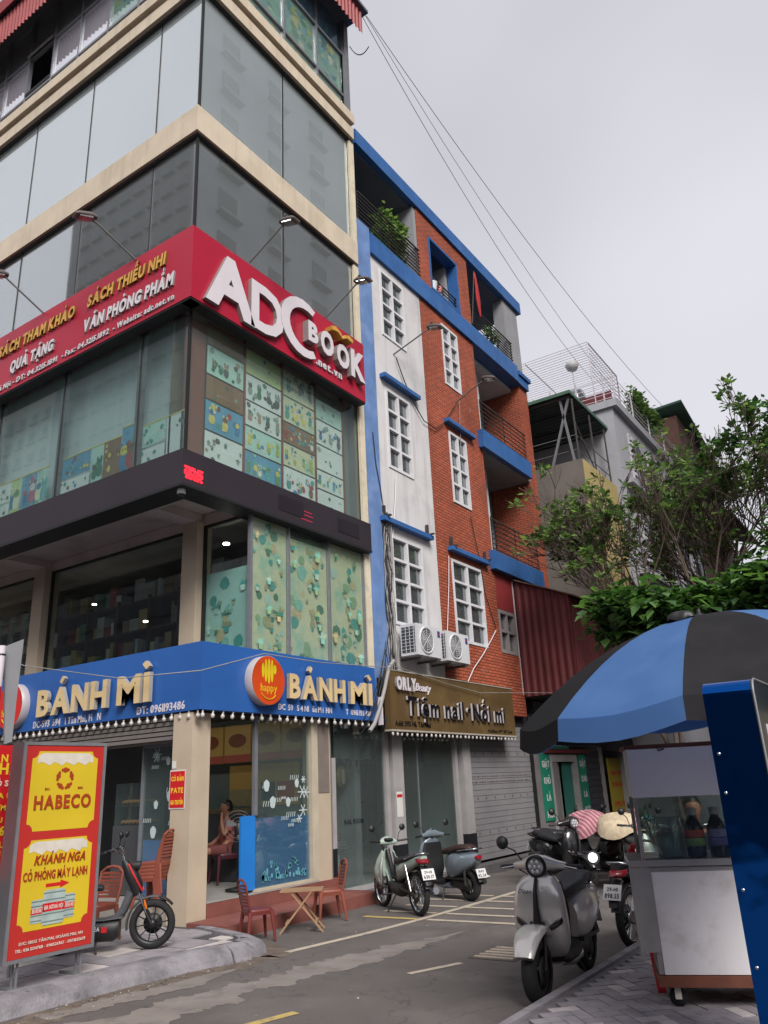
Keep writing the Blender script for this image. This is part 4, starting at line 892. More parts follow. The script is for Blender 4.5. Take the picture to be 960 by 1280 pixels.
# top slab, terrace slab and loggias
B1('roof_slab', (-15, 11.2, 14.86), (Xh+.06, Yt1+.05, 15.24), m_blue, th)
B1('roof_soffit', (-15, 11.25, 14.83), (Xh-.1, Yt1, 14.858), mat('soffit_grey', '#6b6c72', .9, .08, 2), th)
B1('terrace_slab', (-9.3, 11.62, 12.23), (Xh+.07, 18.9, 12.73), m_blue, th)
B1('terrace_slab', (-9.3, 18.9, 12.23), (Xh+.05, 19.62, 12.5), m_blue, th)
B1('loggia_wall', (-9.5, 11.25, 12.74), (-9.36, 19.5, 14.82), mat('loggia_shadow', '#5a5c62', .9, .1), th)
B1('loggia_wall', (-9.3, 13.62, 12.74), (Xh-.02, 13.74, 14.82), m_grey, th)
B1('pillar', (Xh-.35, 18.55, 12.74), (Xh-.03, 19.5, 14.855), m_grey, th)
B1('pillar_cap', (Xh-.5, 18.95, 12.5), (Xh+.1, 19.72, 12.62), m_blue, th)
mb = MB()
for q in ((14.25, 14.31, 12.82, 14.35), (15.64, 15.70, 12.82, 14.35), (14.31, 15.64, 12.82, 12.88), (14.31, 15.64, 14.29, 14.35)): F.box(mb, *q, -.26, .02)
mb.build('blue_window_surround', m_blue, th)
FB(F, 'inner_jamb', 15.5, 15.63, 12.9, 14.28, -1.0, -.27, m_grey, th)
def railing(a0, a1, b0, b1, nb, c, par=th, m=m_rail, uprights=None):
    rl = thing('railing', None, None); rl.parent = par; rl.location = F(a0, b0, c)-world_off(par)
    for i in range(nb):
        z = b0+(b1-b0)*(i+.5)/nb; mb = MB(); mb.tube([F(a0, z, c), F(a1, z, c)], .014 if i < nb-1 else .02, 6); mb.build('rail_bar', m, rl)
    for y in (uprights or [a0+.02, (a0+a1)/2, a1-.02]): MB().box(F(y-.015, b0-.02, c-.03), F(y+.015, b1, c-.016)).build('upright', m, rl)
    return rl
railing(11.28, 13.78, 12.76, 13.66, 9, .0); railing(16.34, 18.8, 12.76, 13.5, 8, .0); railing(14.32, 15.62, 12.9, 13.3, 4, -.05)
# recessed balconies at the right
rx0 = -9.0
B1('recess_wall', (rx0-.3, 16.25, 3.4), (rx0, Yt1, 12.22), m_grey, th)
B1('recess_side', (rx0, 16.1, 3.4), (Xh-.255, 16.25, 12.22), m_tile, th)
B1('pier', (Xh-1.2, 19.1, 3.4), (Xh-.03, Yt1, 12.49), m_tile, th)
B1('recess_floor_slab', (rx0, 16.252, 9.25), (Xh-.01, 19.098, 9.4), m_grey, th); B1('recess_floor_slab', (rx0, 16.252, 6.2), (Xh-.01, 19.098, 6.35), m_grey, th)
B1('recess_ceiling', (rx0, 16.252, 12.1), (Xh-.3, 19.098, 12.22), m_whitep, th)
for z0, z1 in ((9.25, 9.72), (6.18, 6.62)):
    B1('balcony_front', (Xh, 16.06, z0), (Xh+.14, 18.9, z1), m_blue, th)
for z in (9.4, 6.35): 
    B1('inner_pillar', (rx0+.25, 17.0, z), (rx0+.7, 17.5, z+2.7 if z > 7 else 9.25), m_whitep, th)
    B1('balcony_door', (rx0+.002, 17.6, z), (rx0+.03, 18.4, z+2), mat('door_dark', '#33373a', .5), th)
railing(16.2, 18.85, 9.74, 10.6, 7, .07); railing(16.2, 18.85, 6.64, 7.5, 7, .07)
# small window and red infill
FB(F, 'infill_wall', 16.26, 17.3, 2.9, 4.26, -.2, -.01, m_tile, th)
FB(F, 'red_infill', 16.262, 17.22, 5.3, 6.17, -.1, -.02, m_redsheet, th)
sw = thing('window', None, None); sw.parent = th; sw.location = F(16.7, 4.3)-world_off(th)
mb = MB()
for q in ((16.28, 16.36, 4.28, 5.28), (17.08, 17.16, 4.28, 5.28), (16.36, 17.08, 4.28, 4.36), (16.36, 17.08, 5.2, 5.28), (16.36, 17.08, 4.76, 4.82), (16.69, 16.74, 4.36, 4.76), (16.69, 16.74, 4.82, 5.2)): F.box(mb, *q, -.12, -.0)
mb.build('frame', mat('grey_frame', '#8d8585', .7), sw); FB(F, 'pane', 16.37, 17.07, 4.37, 5.19, -.11, -.1, m_wg, sw)
# plants on the loggias
def bush_mesh(c, rad, n, seed, size, pal=None, squash=1., clump=26, along=None):
    r = random.Random(seed); mb = MB(); C0 = V(c); cl = []
    for i in range(clump):
        d = V((r.gauss(0, 1), r.gauss(0, 1), r.gauss(0, 1))).normalized()*(r.random()**.4)
        cl.append(C0+V((d.x*rad[0], d.y*rad[1], d.z*rad[2]))*.8)
    for i in range(n):
        cc = r.choice(cl); p = cc+V((r.gauss(0, 1)*rad[0], r.gauss(0, 1)*rad[1], r.gauss(0, 1)*rad[2]))*.16
        a = r.random()*6.283; tilt = r.uniform(-.9, .5); s = size*r.uniform(.45, 1.45)
        d = V((math.cos(a)*math.cos(tilt), math.sin(a)*math.cos(tilt), math.sin(tilt))); w = d.cross(V((0, 0, 1)))
        if w.length < .1: continue
        w = w.normalized()*s*.34; up = V((0, 0, 1))*s*.1; m = r.randrange(3)
        mb.add([p, p+d*s*.45+w+up, p+d*s, p+d*s*.45-w+up], [(0, 1, 2, 3)], m)
    return mb
m_lf = [leafmat('leaf_dark', '#3a5033'), leafmat('leaf_mid', '#516c44'), leafmat('leaf_light', '#758f5c')]
m_lfd = [leafmat('leaf_dim', '#2f4a2d'), leafmat('leaf_mid2', '#3f633a'), leafmat('leaf_mid', '#4d7a3f')]
pt = thing('potted_plant', 'leafy green potted plant behind the top left balcony rail of the townhouse', 'potted plant', (Xh-.4, 13.0, 12.75), group=None)
m_pot = mat('clay_pot', '#7c6355', .8, .15, 6)
mb = MB(); mb.lathe((Xh-.4, 13.0, 12.74), (0, 0, 1), [(0, .14), (.3, .2), (.32, .18), (.3, .16)], 14, caps=True); mb.build('pot', m_pot, pt)
mb = MB(); mb.tube([(Xh-.4, 13.0, 13.0), (Xh-.38, 12.95, 13.6), (Xh-.3, 12.9, 14.1)], [.03, .025, .01], 6); mb.build('stem', mat('bark', '#5a4c42', .9, .2, 8, bump=.3), pt)
bush_mesh((Xh-.25, 12.95, 13.75), (.35, .75, .55), 900, 3, .11).build('crown', m_lf, pt, kind='stuff')
pt = thing('potted_plant', 'low row of potted greenery on the floor of the top left balcony', 'potted plant', (Xh-.3, 12.2, 12.75))
B1('pot', (Xh-.4, 12.0, 12.74), (Xh-.15, 13.5, 12.95), m_pot, pt); bush_mesh((Xh-.27, 12.8, 13.1), (.1, .7, .2), 260, 5, .09).build('crown', m_lfd, pt, kind='stuff')
pt = thing('potted_plant', 'small pale leaved plant at the right end of the topmost balcony rail', 'potted plant', (Xh-.3, 18.2, 12.75))
mb = MB(); mb.lathe((Xh-.3, 18.1, 12.74), (0, 0, 1), [(0, .1), (.2, .13)], 12, caps=True); mb.build('pot', m_pot, pt); bush_mesh((Xh-.25, 18.0, 13.45), (.15, .6, .35), 260, 6, .09).build('crown', m_lf, pt, kind='stuff')
# red flag
fg = thing('flag', 'furled red flag hanging on a pole over the top balcony of the townhouse', 'flag', (Xh+.02, 16.4, 12.8))
MB().tube([(Xh, 16.35, 12.9), (Xh+.15, 16.42, 14.5)], .012, 6).build('pole', m_arm, fg)
MB().loft([((Xh+.15, 16.45, 14.45), (.02, 0, 0), (0, .03, 0)), ((Xh+.15, 16.5, 14.1), (.03, 0, 0), (0, .07, 0)), ((Xh+.14, 16.54, 13.7), (.04, 0, 0), (0, .10, 0)), ((Xh+.14, 16.57, 13.3), (.03, 0, 0), (0, .06, 0)), ((Xh+.14, 16.6, 13.15), (.01, 0, 0), (0, .02, 0))], 12).build('cloth', mat('flag_red', '#a3262b', .8, .2, 9), fg)
cl = thing('laundry', 'white bucket and small pink cloth in the blue framed opening of the townhouse', 'bucket', (Xh-.1, 14.5, 12.9))
MB().lathe((Xh-.1, 14.5, 12.9), (0, 0, 1), [(0, .09), (.25, .13)], 14, caps=True).build('bucket', m_wh, cl)
MB().loft([((Xh-.08, 14.75, 13.0), (.05, 0, 0), (0, .06, .0)), ((Xh-.08, 14.85, 13.2), (.05, 0, 0), (0, .09, 0)), ((Xh-.08, 14.9, 13.3), (.02, 0, 0), (0, .03, 0))], 9).build('cloth', mat('pink_cloth', '#b06a6f', .8), cl)
# air conditioner units
def aircon(y0, label):
    t = thing('air_conditioner', label, 'air conditioner', (Xh, y0, 3.68), group='outdoor units under the white wall window')
    x0, x1, z0, z1 = Xh+.12, Xh+.47, 3.72, 4.28; y1 = y0+.86; G_ = FX(x1)
    MB().box((x0, y0, z0), (x1, y1, z1)).build('casing', m_whitep, t)
    mb = MB(); mb.lathe(G_((y0+y0+.6)/2+.02, 4.0, .002), G_.n, [(.0, .25), (.02, .24), (.02, .225), (.0, .22)], 28); mb.build('fan_ring', m_whitep, t)
    mb = MB(); mb.lathe(G_(y0+.32, 4.0, .003), G_.n, [(0, .22), (.001, .001)], 24); mb.build('fan_opening', mat('fan_dark', '#53565a', .7), t)
    for k in range(5): mb = MB(); rr = .05+k*.04; mb.lathe(G_(y0+.32, 4.0, .012), G_.n, [(0, rr), (.006, rr+.004), (0, rr+.008)], 20); mb.build('guard_ring', m_whitep, t)
    for k in range(4): a = k*math.pi/4; mb = MB(); mb.bar(G_(y0+.32-.22*math.cos(a), 4.0-.22*math.sin(a), .015), G_(y0+.32+.22*math.cos(a), 4.0+.22*math.sin(a), .015), .006, .006); mb.build('guard_bar', m_whitep, t)
    mb = MB()
    FB(FY(y0), 'coil', x0+.03, x1-.04, z0+.05, z1-.05, .001, .004, mat('coil_dark', '#3f4347', .7), t)
    for k in range(3): FB(FY(y0), 'grille_bar', x0+.11+k*.085, x0+.12+k*.085, z0+.05, z1-.05, .004, .012, m_whitep, t)
    for k in range(7): FB(FY(y0), 'grille_bar', x0+.03, x1-.04, z0+.1+k*.06, z0+.107+k*.06, .0125, .018, m_whitep, t)
    FB(G_, 'label_plate', y1-.14, y1-.05, 4.1, 4.22, .001, .003, mat('label_blue', '#26407c', .5), t); FB(G_, 'label_plate', y1-.13, y1-.06, 4.15, 4.17, .0032, .005, red_p, t)
    for y in (y0+.15, y1-.15): MB().box((Xh, y, 3.66), (x1+.02, y+.04, 3.70)).build('bracket', m_arm, t)
    return t
aircon(11.88, 'white outdoor unit nearer the glass building, under the white wall window'); aircon(12.95, 'white outdoor unit on the right of the pair, next to the orange wall')
# wires bundled down the faded blue strip
m_wire = mat('cable_black', '#1f1f21', .6); m_wirew = mat('cable_grey', '#8e8c8b', .6)
cb = thing('cable_bundle', 'tangled bundle of grey and black cables running down between the blue strip and white wall', 'cables', (Xh+.03, 11.6, 3))
for k in range(12):
    pts = []; r = random.Random(k); y = 11.66+r.uniform(-.05, .16)
    for i in range(16): z = 6.4-i*.24+r.uniform(-.03, .03); pts.append((Xh+.045+r.uniform(0, .03), y+r.uniform(-.05, .05)+.06*math.sin(i*.6+k), z))
    mb = MB(); mb.tube(pts, r.uniform(.006, .014), 5); mb.build('cable', m_wire if k % 2 else m_wirew, cb)
def cablething(label, pts, rad, m, cat='cable'):
    pts = [V(p) for p in pts]; t = MB().tube(pts, rad, 5).build('cable', m); 
    return tag(t, label, cat)
def px_(l, X): return [fx(a, b, X) for a, b in l]
cablething('white curved cable on the orange wall above the brown nail salon sign', px_([(620, 788), (614, 800), (604, 818), (592, 836), (585, 852)], Xh+.04), .012, m_lw)
cablething('white vertical conduit on the white wall beside the middle window', px_([(495, 595), (494, 625), (492, 655), (488, 700), (487, 740)], Xh+.03), .012, m_lw)
cablething('black cable looping from the white wall lamp down over the orange wall', px_([(495, 447), (505, 475), (515, 500), (530, 526), (545, 536), (556, 528), (570, 505)], Xh+.05), .012, m_wire)
cablething('thin black cable down the white wall beside the blue strip', px_([(466, 540), (470, 580), (476, 612), (480, 640)], Xh+.05), .009, m_wire)
cablething('thin grey cables falling from the tiled wall lamp to the ledge', px_([(574, 500), (575, 530), (576, 560)], Xh+.04), .007, m_wirew)
cablething('thin black cable over the right windows of the tiled wall', px_([(588, 645), (592, 665), (600, 700), (606, 740), (615, 770), (620, 785)], Xh+.04), .01, m_wire)
cablething('pair of pale cables down the tiled wall left of the window above the nail salon', px_([(561, 695), (561, 730), (560, 765), (559, 795)], Xh+.04), .009, m_lw)
# ================================================================== NAIL SALON AND SHUTTER
ns = thing('nail_salon_front', 'glass front of the nail salon with pale posts and perforated grey roller shutter', 'shopfront', (-8, 14, 0))
XN = -7.87; F = FX(XN)
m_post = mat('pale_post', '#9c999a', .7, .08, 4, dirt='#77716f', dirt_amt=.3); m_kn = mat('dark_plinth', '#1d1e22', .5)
m_gn = glass('salon_glass', (.9, .95, .94), .07, .08, (.36, .42, .42))
B1('side_strip', (XN-.2, 9.96, 0), (XN+.02, 10.06, 2.9), mat('old_render', '#776d66'), ns)
FB(F, 'white_strip', 10.08, 10.17, .7, 2.0, -.05, .02, m_post, ns); FB(F, 'dark_strip', 10.08, 10.17, .05, .7, -.05, .02, m_kn, ns)
F_ = F
for a0, a1 in ((10.19, 11.55), (12.05, 13.9)):
    p = FB(F, 'glass_pane', a0, a1, .12, 2.62, -.03, -.018, m_gn, ns)
    FB(F, 'frame', a0, a1, .05, .12, -.06, .0, m_post, p)
FB(F, 'glass_joint', 12.62, 12.64, .12, 2.6, -.035, -.01, m_alu, ns)
for a0, a1 in ((11.56, 11.66), (13.95, 14.05)): FB(F, 'frame_post', a0, a1, .05, 2.75, -.05, .02, m_post, ns)
for a0, a1 in ((11.72, 12.04), (14.2, 14.5)):
    FB(F, 'post', a0, a1, .62, 2.75, -.1, .06, m_post, ns); FB(F, 'post_plinth', a0-.01, a1+.01, .0, .62, -.1, .07, m_kn, ns)
FB(F, 'notice', 11.78, 11.96, 1.05, 1.45, .061, .064, mat('sign_paper', '#c9c9c4'), ns); FB(F, 'notice_band', 11.79, 11.95, 1.36, 1.41, .0645, .066, red_p, ns)
FB(F, 'notice', 14.25, 14.35, 1.1, 1.4, .061, .064, m_post, ns)
FB(F, 'head_beam', 9.96, 17.7, 2.62, 3.0, -.3, -.05, mat('dark_lintel', '#2c2a2b'), ns)
B1('sill', (XN-.15, 9.97, 0), (XN+.18, 17.6, .05), mat('kerb_dark', '#5d5a5c', .85, .15, 4), ns)
B1('step', (XN+.18, 13.2, 0), (XN+.45, 19.0, .09), mat('kerb_dark', '#5d5a5c'), ns)
# shutter of horizontal slats, each its own strip
m_sh = mat('shutter_grey', '#89878a', .5, .1, 3, metal=.1, dirt='#5f5d60', dirt_amt=.35); m_shd = mat('shutter_hole', '#3f3f43', .7)
for i in range(24):
    z0 = .1+i*.1075; FB(F, 'shutter_slat', 14.52, 17.5, z0, z0+.1, -.04-(.008 if i % 2 else 0), -.02-(.004 if i % 2 else 0), m_sh, ns)
mb = MB(); r = random.Random(1)
for i in range(24):
    if i in (13, 14): n = 30
    elif i in (4, 10, 18): n = 7
    else: continue
    for j in range(n):
        y = 14.6+2.8*(j+.5)/n+r.uniform(-.03, .03); z0 = .13+i*.1075; F.box(mb, y, y+(.05 if i in (13, 14) else .035), z0, z0+(.02 if i in (13, 14) else .045), -.02, -.0165)
mb.build('shutter_hole', mat('shutter_hole_brown', '#55484a', .7), ns, kind='stuff')
FB(F, 'shutter_rail', 17.5, 17.62, 0.05, 2.7, -.08, .02, m_kn, ns)
# salon interior
m_wn = mat('salon_wall', '#66716e', .8, .1, 2)
B1('interior_wall', (-10.4, 9.97, 0), (-10.3, 14.6, 2.9), m_wn, ns); B1('interior_ceiling', (-10.4, 9.97, 2.9), (XN-.3, 17.7, 2.98), m_wn, ns); B1('interior_side', (-10.3, 14.4, 0), (XN-.11, 14.5, 2.9), m_wn, ns); B1('interior_side', (-10.3, 9.97, 0), (XN-.21, 10.03, 2.9), m_wn, ns); B1('shutter_box', (-8.6, 14.52, 0), (-8.5, 17.6, 2.9), m_kn, ns); B1('interior_floor', (-10.3, 10.0, .0), (XN-.1, 14.5, .05), m_floor, ns)
B1('dark_cabinet', (-8.9, 10.95, .1), (-8.6, 11.5, 2.0), m_kn, ns); B1('door_head', (-8.2, 10.2, 2.0), (-8.15, 11.55, 2.62), mat('frost_head', '#51605d', .6), ns)
mb = MB(); mb.lathe((-8.25, 10.85, 1.73), (1, 0, 0), [(0, .001), (0, .17), (.02, .17), (.02, .001)], 24); mb.build('round_emblem', mat('emblem_ochre', '#7a6437', .6), ns)
B1('emblem_tower', (-8.225, 10.82, 1.62), (-8.215, 10.88, 1.84), mat('old_white', '#9a9a92', .7), ns)
B1('cream_box', (-8.6, 10.45, .12), (-8.3, 10.8, .55), mat('old_white', '#9a9a92', .7), ns)
B1('shelf', (-8.6, 11.0, 1.3), (-8.3, 11.5, 1.33), m_kn, ns)
for (a0, a1, z) in ((10.25, 11.3, 1.97), (12.1, 13.0, 1.92)):
    bt = thing('bunting', 'black triangle bunting inside the left salon window' if a0 < 11 else 'black triangle bunting inside the right salon window', 'bunting', (XN-.06, a0, z))
    MB().tube([(XN-.08, a0, z), (XN-.08, a1, z)], .004, 4).build('string', m_kn, bt)
    for i in range(int((a1-a0)/.17)):
        y = a0+.05+i*.17; mb = MB(); mb.prism([(XN-.08, y, z), (XN-.08, y+.1, z), (XN-.08, y+.05, z-.15)], None, (.004, 0, 0)); mb.build('pennant', m_kn, bt)
lettering(FX(XN-.012), 'NAIL ROOM', 10.4, 1.02, .1, .003, m_kn, ns, width=.5, bold=.02)
pt = thing('potted_plant', 'dark bushy potted plant inside the right window of the nail salon', 'potted plant', (-8.3, 12.2, .05))
MB().lathe((-8.3, 12.25, .05), (0, 0, 1), [(0, .13), (.35, .17)], 12, caps=True).build('pot', m_kn, pt); bush_mesh((-8.25, 12.3, .95), (.2, .35, .5), 420, 12, .12).build('crown', m_lfd, pt, kind='stuff')
# brown salon sign
m_brn = mat('sign_bronze', '#5e4b30', .4, .1, 1.5, streak=.15, dirt='#86703f', dirt_amt=.3); m_lk = mat('letter_black', '#141215', .3, .05)
F = FX(-7.5)
br = thing('shop_sign', 'bronze nail salon sign with black letters, white cursive name and bulb row', 'sign', (-7.6, 11.2, 2.45))
FB(F, 'sign_panel', 11.26, 16.05, 2.44, 3.41, -.12, 0, m_brn, br); FB(F, 'sign_edge', 11.25, 16.06, 2.41, 2.438, -.13, .01, mat('edge_pale', '#a8a095', .5), br); FB(F, 'sign_edge', 11.25, 16.06, 3.412, 3.43, -.12, .01, mat('edge_pale', '#a8a095', .5), br)
m_ls2 = mat('letter_side_white', '#b9b4b8', .4)
lettering(F, 'Tiệm nail', 11.72, 2.69, .44, .04, m_lk, br, width=1.98, bold=.03, side=m_ls2, split=True, c=.02); lettering(F, '·', 13.84, 2.72, .4, .05, m_lk, br, bold=.07, side=m_ls2, c=.02)
lettering(F, 'Nối mi', 14.06, 2.69, .44, .04, m_lk, br, width=1.42, bold=.03, side=m_ls2, split=True, c=.02)
lettering(F, 'ORLY', 11.40, 3.11, .28, .05, m_lw, br, width=.62, bold=.06, side=m_lside, split=True, c=.01)
lettering(F, 'Beauty', 12.06, 3.12, .2, .02, m_lw, br, width=.5, bold=0, shear=.35, c=.004, space=.03)
lettering(F, 'Add: 593 Hà Tân Mai', 11.37, 2.50, .125, .008, m_lk, br, width=1.15, bold=.01, c=.002); lettering(F, 'Hotline: 097 187 566', 14.76, 2.48, .085, .006, m_lk, br, width=1.1, bold=0, c=.002)
bulbs(F, 11.3, 16.0, 31, 2.43, br, r=.024)
B1('sign_backing', (-7.85, 11.2, 3.0), (-7.63, 16.1, 3.3), m_kn, br)
# tangle under the blue sign's end
cb = thing('cable_bundle', 'thick grey conduit and loose wires hanging between the blue sign and bronze sign', 'cables', (-7.55, 11.1, 3))
mb = MB(); mb.tube([fx(x, y, -7.52) for x, y in ((492, 826), (486, 835), (481, 860), (475, 885), (468, 905), (462, 914))], .035, 8); mb.build('conduit', m_wirew, cb)
for k in range(9):
    r = random.Random(40+k); mb = MB(); a = fx(484+r.uniform(-6, 6), 800+r.uniform(-10, 40), -7.55); b = fx(478+r.uniform(-40, 30), 912+r.uniform(-8, 8), -7.6); c = a.lerp(b, .6)+V((0, 0, -.25-r.random()*.1))
    mb.tube([a, a.lerp(c, .5)+V((0, .05, 0)), c, c.lerp(b, .5)+V((0, 0, -.04)), b], .007, 4); mb.build('wire', m_wire, cb)
cablething('thin cable sagging across the front of the blue bakery sign', [fy(-10, 815, 6.9), fy(30, 832, 6.9), fy(150, 848, 6.9), fy(252, 838, 6.9), fx(330, 817, -7.35), fx(400, 828, -7.35), fx(482, 834, -7.35)], .007, m_wirew)
cablething('thin cable stretched from the bronze sign to the umbrella side of the alley', [fx(485, 830, -7.45), fx(560, 855, -7.45), fx(600, 866, -7.45), fx(690, 866, -7.0)], .007, m_wirew)
B1('bracket', (-7.58, 11.0, 2.5), (-7.5, 11.03, 2.95), m_lw, cb)

# ================================================================== ALLEY BEYOND
rb = thing('corrugated_extension', 'dark red corrugated metal extension built out over the alley beside the tiled pier', 'extension', (-7.1, 18, 3.4))
mb = MB(); FYR = FY(17.25)
n = 30; vs = []
for i in range(n+1):
    x = -7.74+1.34*i/n; top = 6.1-(x+7.74)/1.34*.56; d = (0, .025, .025, 0)[i % 4]
    vs += [FYR(x, 3.35, d), FYR(x, top, d)]
mb.add(vs, [(2*i, 2*i+2, 2*i+3, 2*i+1) for i in range(n)]); mb.build('corrugated_wall', m_redwall, rb)
mb = MB(); corrug(mb, FX(-6.4), 17.26, 24.0, 3.35, 5.5, 0, .16, .025); mb.build('corrugated_wall', m_redwall, rb)
B1('corner_trim', (-7.79, 17.2, 3.4), (-7.755, 17.24, 6.1), m_lw, rb)
mb = MB(); mb.hexa([(-7.75, 17.15, 6.12), (-6.2, 17.15, 5.46), (-6.2, 24, 5.46), (-7.75, 24, 6.12), (-7.75, 17.15, 6.15), (-6.2, 17.15, 5.49), (-6.2, 24, 5.49), (-7.75, 24, 6.15)]); mb.build('rusty_roof', mat('rusty_sheet', '#6b5348', .85, .25, 4), rb)
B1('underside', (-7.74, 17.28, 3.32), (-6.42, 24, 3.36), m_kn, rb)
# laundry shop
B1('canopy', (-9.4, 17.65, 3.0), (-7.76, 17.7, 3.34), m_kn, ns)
ls = thing('laundry_shop', 'small laundry shop with green signboards and a narrow steel gate in the alley', 'shopfront', (-8, 20, 0))
XL_ = -7.86; F = FX(XL_)
B1('wall', (XL_-.3, 17.7, 0), (XL_, 19.0, 3.3), mat('alley_wall', '#6f6b6b', .85, .15, 3), ls)
B1('wall', (-9.4, 17.7, 0), (-9.3, 26, 3.3), m_int, ls)
B1('wall', (XL_-.3, 20.25, 0), (XL_, 22.2, 3.3), mat('alley_wall', '#6f6b6b'), ls)
m_grn = mat('sign_green', '#1b7a62', .5, .06, 3)
for (a0, a1, b0, b1, txt, h) in ((17.95, 18.5, .62, 2.1, ('GIẶT', 'KHÔ', 'LÀ', 'HƠI'), .2), (20.35, 20.85, .62, 2.1, ('GIẶT', 'KHÔ', 'LÀ', 'HƠI'), .2)):
    b = FB(F, 'green_board', a0, a1, b0, b1, .002, .03, m_grn, ls)
    for i, t in enumerate(txt): lettering(F, t, (a0+a1)/2, b1-.3-i*.37, h, .004, m_lw, b, width=min(.42, .12*len(t)), bold=.03, align='c', c=.031)
b = FB(F, 'green_board', 18.3, 19.6, 2.22, 2.65, .04, .1, m_grn, ls); lettering(F, 'LÀ HƠI', 18.95, 2.42, .2, .004, m_lw, b, width=.75, bold=.04, align='c', c=.101); lettering(F, 'ĐT: 0972.686.468', 18.95, 2.28, .08, .003, m_lw, b, width=1.0, bold=.01, align='c', c=.101)
b = FB(F, 'green_board', 19.7, 21.2, 2.3, 2.9, .1, .2, m_grn, ls); lettering(F, 'GIẶT HẤP', 20.4, 2.62, .2, .004, m_lw, b, width=1.1, bold=.04, align='c', c=.201)
FB(F, 'red_strip', 18.2, 21.0, 2.12, 2.21, .03, .08, mat('sign_maroon', '#6d2c30', .6), ls)
FB(F, 'lintel', 18.55, 20.25, 1.92, 2.1, -.1, .02, m_post, ls); FB(F, 'gate_post', 20.1, 20.25, 0, 1.92, -.1, .03, m_post, ls); FB(F, 'gate_post', 18.5, 18.62, 0, 1.92, -.1, .03, m_post, ls)
for i in range(6): FB(F, 'gate_bar', 18.66+i*.12, 18.69+i*.12, .05, 1.9, -.12, -.09, m_wirew if i % 2 else m_post, ls)
FB(F, 'teal_door', 19.5, 20.08, .05, 1.9, -.12, -.08, mat('teal_door', '#2d6d63', .6), ls)
ds = thing('roller_door_shop', 'closed dark ribbed shutter shop between the green signs and yellow banner', 'shopfront', (-8, 22, 0))
for i in range(14): FB(F, 'shutter_slat', 20.9, 21.9, .1+i*.15, .24+i*.15, .002, .02+(.01 if i % 2 else 0), mat('ribbed_dark', '#3b3b42', .6), ds)
FB(F, 'post', 21.9, 22.1, 0, 2.3, .002, .06, m_post, ds)
yb = thing('banner', 'tall yellow banner with red writing standing against the alley wall', 'banner', (-7.7, 22.6, 0))
FB(FX(-7.75), 'sheet', 22.2, 23.6, .1, 2.0, 0, .03, mat('banner_yellow', '#a8932f', .6, .08, 2), yb)
for i, t in enumerate(('NHÀ MÁI', 'SƠN BÀN', '0912 346', 'TƯ VẤN')): lettering(FX(-7.75), t, 22.9, 1.55-i*.3-(.2 if i > 1 else 0), .16, .004, red_p, yb, width=1.0, bold=.03, align='c', c=.031)
FB(FX(-7.75), 'canopy_edge', 22.0, 26.5, 2.2, 2.5, .1, .5, mat('shop_dark', '#35333a', .7), ds); FB(FX(-7.75), 'red_board', 22.4, 26, 2.52, 2.75, .1, .4, red_p, ds)
hb = thing('house', 'plain dim alley houses closing the far end of the lane behind the parked bikes', 'house', (-6, 34, 0))
B1('wall', (-9.5, 26.5, 0), (-7.4, 44, 4), mat('alley_wall', '#6f6b6b'), hb); B1('wall', (-8, 44, 0), (6, 46, 9), mat('alley_wall2', '#8a8379', .85, .1, 2), hb)
hc = thing('house', 'low cream house on the right side of the lane behind the food cart', 'house', (0, 26, 0))
B1('wall', (-1.4, 14, 0), (5, 40, 3.6), mat('house_cream', '#8f8672', .85, .1, 2), hc); B1('roof', (-1.7, 13.8, 3.602), (5, 40, 3.75), mat('rusty_sheet', '#6b5348'), hc)
for i in range(4):
    B1('door', (-1.42, 15+i*4, 0), (-1.405, 16.6+i*4, 2.2), mat('ribbed_dark', '#3b3b42'), hc)
# grey concrete building with terrace canopy
m_conc = mat('raw_concrete', '#6f6964', .9, .12, 1.6, bump=.2, bscale=40, streak=.3, dirt='#5a5552', dirt_amt=.5)
m_ylw = mat('yellow_render', '#b3a06c', .85, .1, 1.5, streak=.35)
gb = thing('house', 'grey concrete walled house with yellow side and a steel canopy terrace on its roof', 'house', (-7.5, 21.5, 0))
B1('wall', (-14, 20.1, 3.2), (-6.57, 23.0, 9.96), m_conc, gb); B1('side_wall', (-6.568, 20.13, 3.2), (-6.54, 22.98, 9.94), m_ylw, gb)
B1('base_wall', (-14, 24.1, 0), (-7.9, 26, 3.3), m_conc, gb)
m_gsheet = mat('green_roof_sheet', '#3f4a4c', .7, .2, 3); m_gedge = mat('green_roof_edge', '#4b6b5b', .7, .2, 3)
mb = MB(); corrug(mb, Fr((0, 0, 12.0), (0, 1, 0), (1, 0, 0), (0, 0, 1)), 20.0, 23.3, -12.5, -6.65, 0, .22, .04, thick=.02); mb.build('canopy_sheet', m_gsheet, gb)
B1('canopy_edge', (-12.5, 19.97, 11.98), (-6.62, 19.995, 12.08), m_gedge, gb); B1('canopy_edge', (-6.645, 19.995, 11.98), (-6.62, 23.3, 12.08), m_gedge, gb)
for y in (20.1, 21.1, 22.2, 23.2): MB().box((-12.4, y, 11.9), (-6.7, y+.04, 11.96)).build('canopy_joist', m_arm, gb)
m_galv = mat('galvanised', '#85878c', .5, .1, 8, metal=.4)
for p, q in (((-7.45, 20.15, 9.96), (-6.75, 20.15, 11.9)), ((-6.8, 20.15, 9.96), (-7.0, 20.15, 11.9))): mb = MB(); mb.bar(p, q, .06, .06); mb.build('strut', m_galv, gb)
for y in (20.2, 21.6, 22.9): MB().box((-6.7, y, 9.9), (-6.66, y+.04, 11.9)).build('post', m_arm, gb); MB().box((-9.5, y, 9.9), (-9.46, y+.04, 11.9)).build('post', m_arm, gb)
